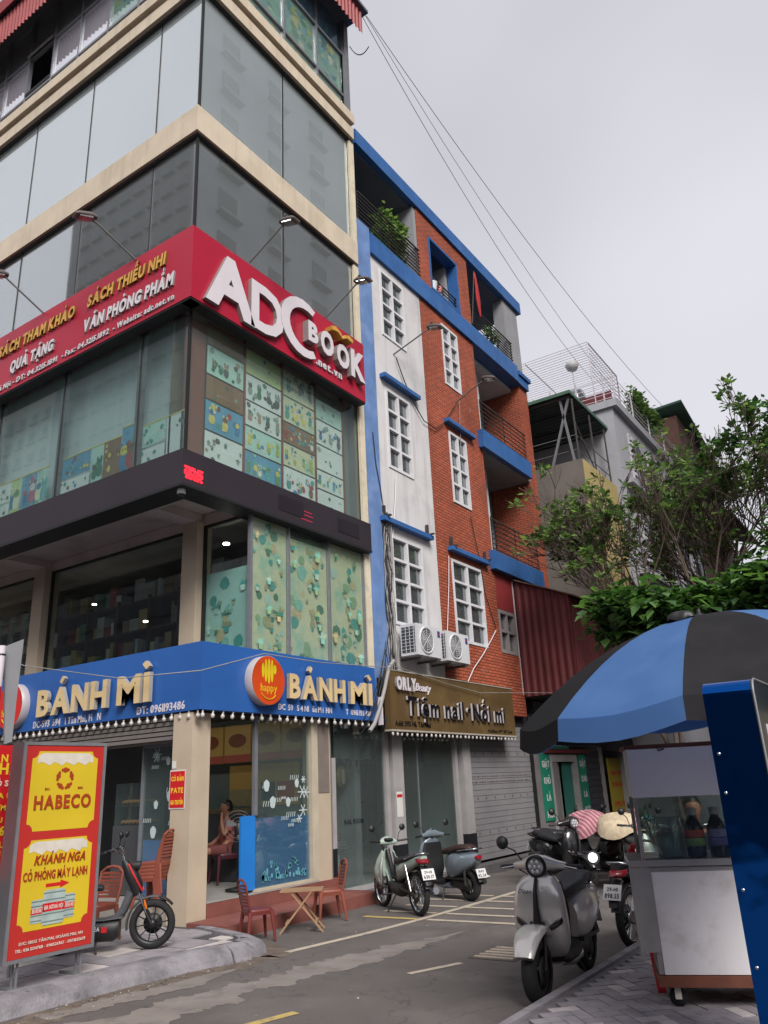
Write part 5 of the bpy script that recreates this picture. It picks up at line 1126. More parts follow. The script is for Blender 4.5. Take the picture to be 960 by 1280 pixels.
for z in (10.3, 10.75): MB().tube([(-12, 20.2, z), (-6.68, 20.2, z), (-6.68, 23, z)], .015, 5).build('rail', m_arm, gb)
mb = MB(); mb.bar((-6.68, 20.2, 11.2), (-6.68, 21.6, 10.0), .03, .03); mb.build('brace', m_arm, gb)
# tall white house
m_wh2 = mat('white_house_render', '#b4b5bb', .85, .05, 1.5, streak=.3, dirt='#9c9ba0', dirt_amt=.35)
wh = thing('house', 'tall white house with roof cage, steel water tank and balcony rail behind the trees', 'house', (-7, 28, 0))
B1('wall', (-14, 23.2, 0), (-6.37, 33, 12.7), m_wh2, wh); B1('cornice', (-14, 23.1, 12.7), (-6.2, 33.1, 12.95), m_wh2, wh)
FW_ = FX(-6.37)
for z in (10.1, 7.2): B1('ledge', (-6.368, 23.3, z), (-6.1, 33, z+.15), m_wh2, wh)
for (a0, a1) in ((24.4, 25.6), (26.4, 27.6), (28.6, 30.0), (30.6, 32.0)):
    for z in (10.6, 7.7, 4.9):
        w = FB(FW_, 'window', a0, a1, z, z+1.6, .002, .05, m_wf, wh)
        for k in range(2):
            for j in range(2):
                x0 = a0+.06+k*(a1-a0-.06)/2; FB(FW_, 'pane', x0, x0+(a1-a0)/2-.09, z+.06+j*.78, z+.78+j*.78-.02, .052, .056, m_dark, w)
        for j in range(8): FB(FW_, 'shutter_blade', a0+.02, a0+.3, z+.1+j*.18, z+.2+j*.18, .058, .1, m_wf, w)
for i in range(6):
    z = 13.05+i*.16; MB().tube([(-12, 23.2, z), (-6.25, 23.2, z), (-6.25, 33, z)], .012, 5).build('rail', m_lw, wh)
for k in range(6): MB().box((-6.26, 23.2+k*1.9, 12.95), (-6.22, 23.24+k*1.9, 13.95), ).build('rail_post', m_lw, wh)
for k in range(5): MB().box((-6.6-k*.9, 23.19, 12.95), (-6.56-k*.9, 23.23, 13.95)).build('rail_post', m_lw, wh)
FB(FY(23.25), 'red_cloth', -8.2, -6.5, 13.05, 13.6, -.6, -.55, mat('sign_maroon', '#6d2c30'), wh)
# cage of thin rods
for i in range(18): MB().tube([(-14.5, 23.3+i*.17, 15.35), (-6.9, 23.3+i*.17, 15.35)], .011, 4).build('cage_rod', m_lw, wh)
for i in range(12): MB().tube([(-14.5, 26.3, 15.35-i*.15), (-6.9, 26.3, 15.35-i*.15)], .011, 4).build('cage_rod', m_lw, wh)
for i in range(8): MB().tube([(-6.9, 23.3, 15.3-i*.17), (-6.9, 26.3, 15.3-i*.17)], .010, 4).build('cage_rod', m_lw, wh)
for x in (-6.9, -9.2, -11.5):
    MB().tube([(x, 23.3, 12.95), (x, 23.3, 15.35), (x, 26.3, 15.35), (x, 26.3, 13)], .022, 5).build('cage_post', m_lw, wh)
tk = thing('water_tank', 'stainless steel water tank lying under the roof cage of the white house', 'water tank', (-8.6, 24.8, 13.4))
MB().lathe((-9.6, 24.8, 14.0), (1, 0, 0), [(0, .05), (.1, .45), (.25, .52), (1.7, .52), (1.85, .45), (1.95, .05)], 24).build('tank', mat('steel_tank', '#9fa3a8', .25, .08, 5, metal=.8), tk)
MB().lathe((-9.1, 24.8, 14.0), (1, 0, 0), [(0, .525), (.25, .525)], 24).build('blue_band', m_blue, tk); B1('stand', (-9.5, 24.5, 12.95), (-7.9, 25.1, 13.5), m_rail, tk)
fl_ = thing('globe_lamp', 'white globe lamp above the water tank on the white house roof', 'lamp', (-7.3, 23.9, 13))
MB().tube([(-7.75, 24, 12.95), (-7.75, 24, 14.9)], .02, 6).build('pole', m_lw, fl_); MB().lathe((-7.75, 24, 14.85), (0, 0, 1), [(0, .02), (.05, .17), (.2, .24), (.35, .17), (.42, .02)], 16).build('globe', m_wh, fl_)
rg = thing('roof_plants', 'leafy creeper hanging over the railing of the white house roof', 'plant', (-6.4, 28, 13))
bush_mesh((-6.3, 27.0, 13.9), (.35, 2.4, .6), 1800, 21, .16, clump=40).build('crown', m_lf, rg, kind='stuff')
bush_mesh((-6.2, 31.5, 12.6), (.5, 2.4, 1.0), 1500, 24, .2, clump=40).build('crown', m_lfd, rg, kind='stuff')
bush_mesh((-9.8, 23.5, 13.5), (1.2, .4, .6), 700, 22, .15, clump=30).build('crown', m_lf, rg, kind='stuff')
fh = thing('house', 'farthest house with brown wall and green awning roof showing above the white house', 'house', (-7, 35, 0))
B1('wall', (-12, 34, 0), (-6.6, 42, 16.6), mat('brown_wall', '#7a5a4d', .85, .15, 2), fh)
mb = MB(); mb.hexa([(-12, 33.6, 16.7), (-6.2, 33.6, 17.0), (-6.2, 42, 15.5), (-12, 42, 16), (-12, 33.6, 16.8), (-6.2, 33.6, 17.1), (-6.2, 42, 15.6), (-12, 42, 16.1)]); mb.build('roof', m_gedge, fh)
for k in range(3): B1('window', (-6.598, 35+k*2.2, 13.5), (-6.55, 36.2+k*2.2, 15.2), m_dark, fh)
mb = MB(); mb.hexa([(-6.6, 34.5, 12.4), (-5.2, 34.5, 11.8), (-5.2, 41, 11.8), (-6.6, 41, 12.4), (-6.6, 34.5, 12.5), (-5.2, 34.5, 11.9), (-5.2, 41, 11.9), (-6.6, 41, 12.5)]); mb.build('awning', m_gsheet, fh)
fh2 = thing('house', 'pale far house with tarpaulin awning half hidden by the tall tree', 'house', (-5.5, 46, 0))
B1('wall', (-9, 44, 0), (-5.4, 52, 11), m_wh2, fh2); B1('awning', (-5.398, 44.5, 10.4), (-3.6, 51, 10.5), m_dark, fh2); B1('ledge', (-5.398, 44.2, 7.5), (-4.6, 52, 7.7), m_wh2, fh2)
# buildings across the street that the glass mirrors
m_tow = mat('tower_render', '#8d9096', .9, .08, .5); m_tow3 = mat('tower_render_dark', '#64646a', .9, .08, .5); m_twin = mat('tower_window', '#4c4f55', .6); m_tow2 = mat('tower_render_pale', '#9b9a94', .9, .08, .5)
def tower(name, label, x0, y0, x1, y1, h, m, fl, step=3.2, faces=('-y', '+y', '+x', '-x')):
    t = thing('apartment_building', label, 'building', ((x0+x1)/2, (y0+y1)/2, 0)); B1('wall', (x0, y0, 0), (x1, y1, h), m, t)
    mb = MB(); lb = MB(); 
    for z in [3.5+i*3.1 for i in range(int((h-5)/3.1))]:
        for (F, a0, a1) in fl:
            a = a0+.8
            while a+1.6 < a1:
                F.box(mb, a, a+1.5, z, z+1.5, .02, .06); F.box(lb, a-.2, a+1.7, z-.35, z-.2, .01, .5); a += step
    mb.build('window', m_twin, t, kind='stuff'); lb.build('ledge', m, t, kind='stuff'); return t
tower('t', 'tall dark apartment tower standing behind the camera, mirrored in the street glass', -80, -50, -57, -36, 78, m_tow3, [(Fr((0, -36, 0), (-1, 0, 0), (0, 0, 1), (0, 1, 0)), 57, 80)], 2.6)
tower('t', 'long pale apartment block behind the camera, mirrored low in the street glass', -120, -60, -81, -44, 60, m_tow2, [(Fr((0, -44, 0), (-1, 0, 0), (0, 0, 1), (0, 1, 0)), 81, 120)], 3)
tower('t', 'grey apartment block across the alley, mirrored in the alley side glass', 13, 10, 30, 60, 74, m_tow, [(Fr((13, 0, 0), (0, -1, 0), (0, 0, 1), (-1, 0, 0)), -60, -10)], 4.4)
tower('t', 'unseen low shop row behind the camera, darkened for reflections in the blue film', -40, -20, 20, -12, 8, mat('shop_row_dark', '#47474c', .8, .1, 1), [(Fr((0, -12, 0), (-1, 0, 0), (0, 0, 1), (0, 1, 0)), -20, 40)], 3)  # out of view, kept dark so the blue film mirrors something dark
# ------------------------------------------------------------------ trees
m_bark = mat('bark_grey', '#4d433d', .95, .25, 9, bump=.4); m_twig = mat('twig', '#5f5249', .9, .2, 9)
def tree(name, label, base, seed, h, trunk_r, depth, spread, leaves, leaf_size, leafm, kids=(3, 4), first=.45, twigdens=1, up=.25, jit=.5, lean=(0, 0, 0), cat='tree', shr=.72, clus=9):
    r = random.Random(seed); t = thing(name, label, cat, base); tr = MB(); tw = MB(); tips = []
    def grow(p, d, L_, rad, lv):
        n = 4 if lv < 2 else 3; pts = [p]; q = p
        for i in range(n):
            d = (d+V((r.gauss(0, 1), r.gauss(0, 1), r.gauss(0, .6)))*.16*jit+V((0, 0, up*.12))).normalized(); q = q+d*L_/n; pts.append(q)
        rs = [max(.007, rad*(1-.5*i/n)) for i in range(n+1)]
        (tr if lv < 2 else tw).tube(pts, rs, 7 if lv < 2 else 3 if lv > 3 else 4, caps=False)
        if lv >= depth: tips.append((q, d)); tips.append((pts[-2], d)); return
        k = r.randint(*kids)
        for j in range(k):
            a = r.random()*6.283; s = spread*r.uniform(.5, 1.2); o = d.orthogonal().normalized(); o2 = d.cross(o); nd = (d+(o*math.cos(a)+o2*math.sin(a))*s+V((0, 0, up))).normalized()
            st = pts[-1] if (j == 0 or lv == 0 and j < 2) else pts[-1].lerp(pts[-2 if n > 1 else -1], r.random())
            grow(st, nd, L_*shr*r.uniform(.75, 1.15), rad*.58*r.uniform(.8, 1.1), lv+1)
    grow(V(base), (V((0, 0, 1))+V(lean)).normalized(), h*first, trunk_r, 0)
    tr.build('trunk', m_bark, t); tw.build('branches', m_twig, t, kind='stuff'); lf = MB()
    for (p, d) in tips:
        if r.random() > leaves: continue
        for i in range(clus):
            a = r.random()*6.283; ti = r.uniform(-.5, .9); dd = V((math.cos(a)*math.cos(ti), math.sin(a)*math.cos(ti), math.sin(ti))); s = leaf_size*r.uniform(.6, 1.3); q = p+dd*leaf_size*r.random()*.9
            w = dd.cross(V((0, 0, 1)));
            if w.length < .1: continue
            w = w.normalized()*s*.36; lf.add([q, q+dd*s*.5+w, q+dd*s, q+dd*s*.5-w], [(0, 1, 2, 3)], r.randrange(3))
    lf.build('crown', leafm, t, kind='stuff'); return t
tree('sparse_tree', 'half bare tree with tangled grey twigs and small leaf tufts before the grey house', (-3.35, 17.5, 0), 11, 6.4, .13, 6, .60, .085, .15, m_lf, (3, 4), .44, up=.2, shr=.71, lean=(.07, 0, 0), clus=12)
tree('sparse_tree', 'second half bare tree, darker and leaning right, behind the blue umbrella', (-3.2, 20.5, 0), 15, 7.2, .14, 6, .62, .075, .16, m_lf, (3, 4), .44, up=.18, lean=(.03, 0, 0), shr=.72, clus=12)
tree('tall_tree', 'tall thin tree with dark open branches against the sky at the right edge', (-1.9, 19.0, 0), 23, 7.0, .14, 6, .55, .24, .16, m_lfd, (3, 3), .45, up=.2, jit=.6, shr=.68, clus=13)
tree('tall_tree', 'shorter dark tree filling the right edge below the tall one', (-.9, 20.0, 0), 29, 6.0, .13, 6, .6, .28, .16, m_lfd, (3, 3), .42, up=.15, shr=.66)
def bush(label, c, rad, n, seed, size, mats, base):
    t = thing('leafy_tree', label, 'tree', base); b = V(base); c0 = V(c)
    for k in range(4): r = random.Random(seed+k); MB().tube([b+V((r.uniform(-.1, .1), r.uniform(-.1, .1), 0)), b.lerp(c0, .5)+V((r.uniform(-.2, .2), r.uniform(-.2, .2), 0)), c0+V((r.uniform(-1, 1)*rad[0]*.7, r.uniform(-1, 1)*rad[1]*.7, r.uniform(-.2, .6)*rad[2]))], [.06, .04, .012], 6).build('trunk' if k == 0 else 'branch', m_bark, t)
    bush_mesh(c, rad, n, seed, size, clump=46).build('crown', mats, t, kind='stuff')
m_lfb = [leafmat('bush_dark', '#2b4426'), leafmat('bush_mid', '#3c5d33'), leafmat('bush_light', '#5c7d48')]
bush('bushy broadleaf tree with glossy green leaves above the left half of the umbrella', (-3.5, 12.3, 3.85), (1.0, .8, .52), 2300, 31, .2, m_lfb, (-3.2, 12.6, .1))
bush('bushy broadleaf tree spreading right above the umbrella top', (-1.7, 12.6, 4.05), (1.5, .8, .45), 3000, 33, .2, m_lfb, (-1.6, 12.9, .1))
bush('thin green shrub among the trunks at the right edge of the lane', (-.7, 15.5, 5.3), (1.5, 1.0, 1.3), 2600, 35, .17, m_lfd, (-.7, 15.5, 0))
# overhead wires
def wire(label, a, b, sag, rad=.008, m=m_wire):
    a, b = V(a), V(b); pts = [a.lerp(b, i/14)-V((0, 0, sag*4*(i/14)*(1-i/14))) for i in range(15)]; o = MB().tube(pts, rad, 4).build('wire', m); tag(o, label, 'wire', 'wires crossing the sky')
wire('lowest overhead wire, bending down past the end of the townhouse roof', fx(448, 12, -7.6), fy(745, 480, 30), .9)
wire('middle overhead wire crossing the sky to the roof cage', fx(452, 12, -7.6), fy(858, 590, 36), 1.3, .0065)
wire('highest overhead wire crossing the sky toward the right trees', fx(458, 20, -7.5), fy(850, 530, 34), .8, .008)
wire('short frayed wire at the red canopy corner', fx(437, 58, -7.6), fx(461, 58, -7.0), .25, .012)
# ================================================================== VEHICLES
m_tyre = mat('tyre_rubber', '#1c1c1e', .85, .2, 20, bump=.3, bscale=150); m_rimd = mat('rim_dark', '#2c2d30', .4, .1, 9, metal=.5); m_chr = mat('chrome', '#b5b8bc', .18, .05, 9, metal=1.)
m_blk = mat('black_plastic', '#1b1b1d', .5, .1, 9); m_seat = mat('seat_vinyl', '#23262b', .55, .1, 9); m_mirr = mat('mirror_back', '#1b1b1d')
m_pl = mat('number_plate', '#c9c9c8', .4, .03, 9); m_redl = mat('red_lens', '#7d1420', .2, .05, 9, spec=.8); m_amb = mat('amber_lens', '#c9691c', .2, .05, 9); m_cls = mat('clear_lens', '#a9abb0', .12, .25, 40, metal=.6)
m_eng = mat('engine_metal', '#3c3b3a', .55, .25, 18, metal=.4)
def wheel(par, x, R, tw=.05, spokes=10, rim=None, thick=.012, name='wheel', hub=.05):
    w = thing(name, None, None); w.parent = par; w.location = (x, 0, R); rim = rim or m_rimd
    prof = []
    for i in range(13):
        t = math.radians(-115+i*230/12); prof.append((tw*math.sin(t), R-tw*.95+tw*.95*math.cos(t)))
    MB().lathe((0, 0, 0), (0, 1, 0), prof, 36).build('tyre', m_tyre, w, world=False)
    ri = R-tw*1.5; mb = MB(); mb.lathe((0, 0, 0), (0, 1, 0), [(-tw*.7, ri+.01), (-tw*.5, ri-.012), (tw*.5, ri-.012), (tw*.7, ri+.01)], 32)
    for i in range(spokes):
        a = 2*math.pi*i/spokes; mb.bar((hub*.6*math.cos(a), 0, hub*.6*math.sin(a)), ((ri-.005)*math.cos(a+.12), 0, (ri-.005)*math.sin(a+.12)), thick, thick*1.4, up=(0, 1, 0))
    mb.build('rim', rim, w, world=False); MB().lathe((0, 0, 0), (0, 1, 0), [(-.055, .001), (-.055, hub), (.055, hub), (.055, .001)], 16).build('hub', rim, w, world=False)
    MB().lathe((0, .05, 0), (0, 1, 0), [(0, .02), (0, R*.42), (.004, R*.42), (.004, .02)], 20).build('brake_disc', m_eng, w, world=False); return w
def S(x, z, a, b, tilt=90., y=0., e=.75):   # section: half width a across, half size b along tilt direction
    t = math.radians(tilt); return ((x, y, z), (0, a, 0), (math.cos(t)*b, 0, math.sin(t)*b), e)
def lofted(name, secs, m, par, n=18): return MB().loft(secs, n).build(name, m, par, world=False)
def mirror(par, x, z, s, h=.2, out=.14, r=.055, m=None):
    a = V((x, s*.16, z)); b = V((x+.03, s*(.16+out), z+h)); o = MB().tube([a, a.lerp(b, .5)+V((0, -s*.02, .02)), b], .006, 6).build('mirror_stem', m_blk, par, world=False)
    MB().lathe(b+V((-.012, 0, .02)), (1, 0, 0), [(0, .001), (0, r*.95), (.012, r), (.035, r*.7), (.045, .002)], 20).build('mirror', m or m_blk, o, world=False)
def plate(par, x, z, tilt, w=.19, h=.14, txt=('29-D1', '458.16')):
    t = math.radians(tilt); F = Fr((x, 0, z), (0, -1, 0), (math.sin(t), 0, math.cos(t)), (-math.cos(t), 0, math.sin(t)))
    p = F.box(MB(), -w/2, w/2, -h/2, h/2, 0, .006).build('number_plate', m_pl, par, world=False)
    lettering(F, txt[0], 0, .012, .05, .002, m_blk, p, width=w*.6, bold=.03, align='c', c=.006, world=False); lettering(F, txt[1], 0, -.055, .062, .002, m_blk, p, width=w*.8, bold=.03, align='c', c=.006, world=False)
def arcshell(name, cx, cz, R, a0, a1, w0, w1, m, par, th=.02, n=10):
    secs = []
    for i in range(n+1):
        a = math.radians(a0+(a1-a0)*i/n); w = w0+(w1-w0)*abs(2*i/n-1)**2; secs.append(((cx+R*math.cos(a), 0, cz+R*math.sin(a)), (0, w, 0), (math.cos(a)*th, 0, math.sin(a)*th), .7))
    return MB().loft(secs, 16).build(name, m, par, world=False)
def retro_scooter(name, label, loc, rz, scale, paint, seatm, group=None, front=True, trim=None, plate_txt=('29-D1', '458.16'), steer=0.):
    t = thing(name, label, 'scooter', loc, rz, group, scale); R = .235; trim = trim or m_blk
    wheel(t, .63, R, .062, 10, m_rimd, hub=.045); wheel(t, -.60, R, .062, 10, m_rimd)
    # front fender hugging the wheel, with dark fin
    fd = []
    for i in range(9):
        a = math.radians(150-i*15.5); r = R+.05; k = math.sin(math.pi*(i+.6)/9.6)**.6; fd.append(((.63+r*math.cos(a)*1.0, 0, R+r*math.sin(a)), (0, .04+.075*k, 0), (math.cos(a)*.04, 0, math.sin(a)*.04), .85))
    lofted_ = MB().loft(fd, 18).build('front_fender', paint, t, world=False)
    MB().loft([((.79, 0, R+.21), (0, .004, 0), (.01, 0, .012)), ((.83, 0, R+.16), (0, .014, 0), (.014, 0, .012)), ((.875, 0, R+.09), (0, .004, 0), (.006, 0, .006))], 10).build('fender_fin', m_blk, lofted_, world=False)
    for s in (-1, 1): MB().tube([(.63, s*.07, R), (.60, s*.075, R+.14), (.53, s*.05, .56)], .014, 8).build('fork', m_blk, t, world=False)
    # leg shield: rounded, widest low, tapering to the neck
    sh = lofted('leg_shield', [S(.28, .27, .10, .05, 0), S(.34, .31, .17, .075, 0), S(.39, .40, .215, .08, 0), S(.42, .50, .23, .075, 0), S(.435, .62, .228, .068, 0), S(.43, .73, .215, .065, 0), S(.415, .82, .19, .06, 0), S(.39, .88, .14, .055, 0), S(.37, .91, .06, .04, 0)], paint, t, 24)
    MB().loft([((.47, 0, .88), (0, .010, 0), (.02, 0, 0)), ((.52, 0, .78), (0, .016, 0), (.016, 0, 0)), ((.533, 0, .66), (0, .022, 0), (.016, 0, 0)), ((.528, 0, .54), (0, .035, 0), (.02, 0, 0)), ((.51, 0, .46), (0, .05, 0), (.02, 0, 0)), ((.49, 0, .42), (0, .04, 0), (.02, 0, 0))], 12).build('centre_trim', m_blk, sh, world=False)
    for s in (-1, 1):
        MB().loft([((.488, s*.06, .485), (.016, 0, 0), (0, 0, .008)), ((.494, s*.09, .51), (.016, 0, 0), (0, 0, .020)), ((.489, s*.14, .54), (.016, 0, 0), (0, 0, .028)), ((.475, s*.185, .565), (.016, 0, 0), (0, 0, .026)), ((.455, s*.205, .575), (.012, 0, 0), (0, 0, .015))], 12, e=.6).build('turn_signal', mat('smoked_lens', '#1d1417', .15, spec=.8), sh, world=False)
    MB().loft([((.25, 0, .28), (0, .09, 0), (.03, 0, 0)), ((.31, 0, .42), (0, .20, 0), (.02, 0, 0)), ((.355, 0, .65), (0, .22, 0), (.02, 0, 0)), ((.34, 0, .84), (0, .17, 0), (.02, 0, 0))], 16).build('inner_shield', trim, sh, world=False)
    # steering neck, bar cover, lamp, grips
    hb = lofted('bar_cover', [((.33, -.23, .955), (.03, 0, 0), (0, 0, .028), .8), ((.34, -.15, .965), (.045, 0, 0), (0, 0, .038), .8), ((.365, -.07, .98), (.07, 0, 0), (0, 0, .06), .8), ((.38, 0, .985), (.08, 0, 0), (0, 0, .072), .8), ((.365, .07, .98), (.07, 0, 0), (0, 0, .06), .8), ((.34, .15, .965), (.045, 0, 0), (0, 0, .038), .8), ((.33, .23, .955), (.03, 0, 0), (0, 0, .028), .8)], paint, t, 18)
    lofted('neck', [S(.385, .88, .06, .05, 0), S(.375, .93, .055, .05, 0)], m_blk, t)
    MB().lathe((.41, 0, .965), (1, 0, -.12), [(0, .085), (.04, .088), (.052, .078), (.045, .068)], 28).build('headlight_ring', m_blk, hb, world=False)
    hl = MB().lathe((.45, 0, .96), (1, 0, -.12), [(0, .07), (.008, .05), (.012, .001)], 24).build('headlight', m_cls, hb, world=False)
    mb = MB()
    for k in range(7): a = k*2*math.pi/6; q = (.466, .04*math.cos(a) if k < 6 else 0, .96+(.04*math.sin(a) if k < 6 else 0)); mb.lathe(q, (1, 0, -.1), [(0, .016), (.006, .001)], 10)
    for k in range(7): pass
    mb.build('lamp_cells', mat('lamp_cell', '#d8dade', .15, metal=.3), hl, world=False, kind='stuff')
    MB().loft([((.36, 0, 1.04), (.05, 0, 0), (0, .06, 0)), ((.35, 0, 1.065), (.035, 0, 0), (0, .045, 0))], 16).build('gauge', mat('gauge_dark', '#3a3b3f', .3), hb, world=False)
    for s in (-1, 1):
        MB().tube([(.33, s*.23, .955), (.31, s*.36, .945)], .018, 10).build('grip', m_blk, hb, world=False); MB().tube([(.36, s*.22, .955), (.385, s*.33, .94)], .007, 6).build('brake_lever', m_chr if paint is not None else m_blk, hb, world=False)
        if not (front and s > 0): mirror(t, .32, .99, s, .13, .16)
    for s in (-1, 1): MB().tube([(.33, s*.2, .93), (.40, s*.10, .90), (.40, s*.05, .82)], .006, 5).build('cable', m_blk, t, world=False)
    # floor board and body
    lofted('floor_board', [S(.33, .28, .13, .04), S(.2, .25, .15, .045), S(0, .25, .15, .045), S(-.12, .28, .14, .07)], trim, t)
    lofted('under_body', [S(.3, .24, .10, .04), S(0, .2, .12, .05), S(-.2, .22, .12, .06)], paint, t)
    bd = lofted('rear_body', [S(-.14, .47, .12, .17, 80), S(-.2, .49, .165, .20, 85), S(-.34, .515, .20, .21, 88), S(-.5, .55, .20, .18, 92), S(-.66, .585, .175, .14, 98), S(-.78, .615, .125, .10, 104), S(-.85, .635, .06, .06, 108)], paint, t, 24)
    MB().box((-.62, -.15, .315), (-.16, .15, .345)).build('lower_trim', m_blk, bd, world=False)
    lofted('seat', [S(.0, .70, .07, .03), S(-.06, .715, .115, .05), S(-.2, .735, .14, .055), S(-.36, .745, .15, .055), S(-.42, .77, .15, .06), S(-.58, .785, .14, .055), S(-.70, .785, .10, .04), S(-.74, .785, .05, .02)], seatm, t, 18)
    MB().tube([(-.5, .14, .74), (-.66, .15, .76), (-.82, .10, .775), (-.86, 0, .78), (-.82, -.10, .775), (-.66, -.15, .76), (-.5, -.14, .74)], .012, 8).build('grab_rail', m_blk if front else m_chr, t, world=False)
    MB().loft([((-.84, 0, .66), (0, .075, 0), (.02, 0, .04)), ((-.875, 0, .655), (0, .06, 0), (.01, 0, .03))], 14).build('tail_light', m_redl, t, world=False)
    MB().loft([((-.72, 0, .48), (0, .06, 0), (.03, 0, 0)), ((-.84, 0, .42), (0, .055, 0), (.02, 0, .01)), ((-.9, 0, .3), (0, .06, 0), (.015, 0, 0))], 12).build('rear_fender', m_blk, t, world=False)
    plate(t, -.90, .42, 22, txt=plate_txt)
    lofted('engine', [S(-.2, .26, .07, .07), S(-.4, .24, .10, .09), S(-.6, .235, .07, .07)], m_eng, t)
    MB().tube([(-.3, -.10, .2), (-.45, -.13, .22), (-.55, -.14, .25), (-.8, -.14, .29)], [.02, .03, .048, .045], 12).build('exhaust', m_eng, t, world=False)
    MB().tube([(-.05, .08, .24), (-.12, .2, .01)], .011, 6).build('kickstand', m_blk, t, world=False)
    for s in (-1, 1): MB().tube([(-.6, s*.1, .235), (-.62, s*.12, .5)], .022, 10).build('shock', m_eng, t, world=False)
    return t
def underbone(name, label, loc, rz, scale, paint, panel, group=None, plate_txt=('29-H1', '630.17'), stripe=None, cat='motorbike'):
    t = thing(name, label, cat, loc, rz, group, scale); R = .29
    wheel(t, .62, R, .036, 18, m_chr, .006, hub=.04); wheel(t, -.62, R, .042, 18, m_chr, .006, hub=.06)
    arcshell('front_fender', .62, R, R+.025, 170, 40, .05, .035, paint, t, .012); arcshell('rear_fender', -.62, R, R+.035, 20, 165, .06, .05, m_blk, t, .012)
    for s in (-1, 1):
        MB().tube([(.62, s*.065, R), (.47, s*.06, .72), (.42, s*.04, .84)], .016, 8).build('fork', m_blk, t, world=False)
        lg = MB().loft([((.34, s*.16, .33), (.03, 0, 0), (0, .012, .01)), ((.40, s*.19, .42), (.09, 0, .02), (0, .012, 0)), ((.43, s*.18, .55), (.09, 0, .02), (0, .015, 0)), ((.42, s*.14, .68), (.07, 0, .02), (0, .015, 0)), ((.38, s*.09, .80), (.04, 0, .02), (0, .012, 0))], 14, e=.7).build('leg_shield', paint, t, world=False)
        MB().loft([((.30, s*.17, .36), (.02, 0, 0), (0, .01, 0)), ((.31, s*.185, .47), (.06, 0, 0), (0, .012, 0)), ((.33, s*.17, .6), (.05, 0, 0), (0, .012, 0)), ((.34, s*.12, .72), (.02, 0, 0), (0, .012, 0))], 12).build('shield_panel', panel, lg, world=False)
    lofted('front_cover', [S(.46, .45, .07, .06, 0), S(.49, .6, .09, .06, 0), S(.47, .74, .08, .05, 0), S(.43, .84, .05, .04, 0)], paint, t)
    hb = lofted('bar_cover', [((.36, -.14, .935), (.03, 0, 0), (0, 0, .025)), ((.39, -.08, .95), (.06, 0, .01), (0, 0, .05)), ((.42, 0, .955), (.09, 0, .01), (0, 0, .065)), ((.39, .08, .95), (.06, 0, .01), (0, 0, .05)), ((.36, .14, .935), (.03, 0, 0), (0, 0, .025))], paint, t)
    MB().loft([((.45, 0, .955), (0, .07, 0), (.03, 0, .045)), ((.505, 0, .955), (0, .055, 0), (.01, 0, .03))], 14).build('headlight', m_cls, hb, world=False)
    MB().loft([((.35, 0, .97), (0, .09, 0), (.03, 0, .03)), ((.30, 0, .98), (0, .06, 0), (.01, 0, .01))], 12).build('gauge', m_blk, hb, world=False)
    for s in (-1, 1):
        MB().tube([(.37, s*.13, .94), (.31, s*.33, .96)], .015, 8).build('grip', m_blk, hb, world=False); MB().tube([(.40, s*.14, .94), (.37, s*.30, .94)], .006, 6).build('brake_lever', m_chr, hb, world=False); mirror(t, .35, .95, s, .17, .10, .05)
    for s in (-1, 1): MB().tube([(.36, s*.18, .94), (.46, s*.12, .98), (.50, s*.03, .86), (.42, s*.03, .7)], .006, 5).build('cable', m_blk, t, world=False)
    MB().tube([(.40, 0, .82), (.2, 0, .45), (-.1, 0, .42), (-.4, 0, .62)], .04, 8).build('frame_tube', m_blk, t, world=False)
    MB().loft([((.26, 0, .34), (0, .07, 0), (.04, 0, .05)), ((.1, 0, .31), (0, .11, 0), (.02, 0, .09)), ((-.1, 0, .30), (0, .12, 0), (0, 0, .10)), ((-.2, 0, .33), (0, .08, 0), (0, 0, .06))], 14).build('engine', m_eng, t, world=False)
    bd = lofted('tail_body', [S(-.02, .5, .06, .10), S(-.12, .56, .11, .13), S(-.3, .60, .135, .11), S(-.5, .66, .125, .085), S(-.68, .72, .10, .065), S(-.84, .765, .05, .035)], paint, t)
    lofted('seat', [S(.06, .66, .06, .025), S(-.05, .69, .11, .05), S(-.25, .71, .13, .055), S(-.45, .745, .13, .05), S(-.66, .79, .10, .035), S(-.74, .80, .05, .02)], m_seat, t)
    MB().loft([((-.76, 0, .73), (0, .095, 0), (.05, 0, .05)), ((-.87, 0, .725), (0, .07, 0), (.02, 0, .035)), ((-.90, 0, .72), (0, .03, 0), (.01, 0, .015))], 14).build('tail_light', m_redl, t, world=False)
    MB().tube([(-.45, .13, .74), (-.7, .13, .80), (-.86, .07, .83), (-.86, -.07, .83), (-.7, -.13, .80), (-.45, -.13, .74)], .012, 8).build('grab_rail', m_chr, t, world=False)
    MB().loft([((-.80, 0, .66), (0, .06, 0), (.02, 0, 0)), ((-.90, 0, .56), (0, .08, 0), (.015, 0, 0)), ((-.96, 0, .42), (0, .05, 0), (.01, 0, 0))], 12).build('plate_bracket', m_blk, t, world=False)
    plate(t, -.945, .56, 24, .2, .15, txt=plate_txt)
    for s in (-1, 1):
        MB().tube([(-.62, s*.09, R), (-.1, s*.07, .33)], .018, 8).build('swing_arm', m_eng, t, world=False); MB().tube([(-.58, s*.11, R+.03), (-.45, s*.12, .66)], .022, 8).build('shock', m_chr, t, world=False)
        MB().tube([(.06, s*.1, .24), (.06, s*.26, .24)], .014, 6).build('foot_peg', m_blk, t, world=False)
    MB().tube([(.2, -.05, .36), (.24, -.12, .2), (-.1, -.14, .19), (-.35, -.15, .24), (-.85, -.16, .33)], [.018, .02, .022, .045, .05], 10).build('exhaust', m_chr, t, world=False)
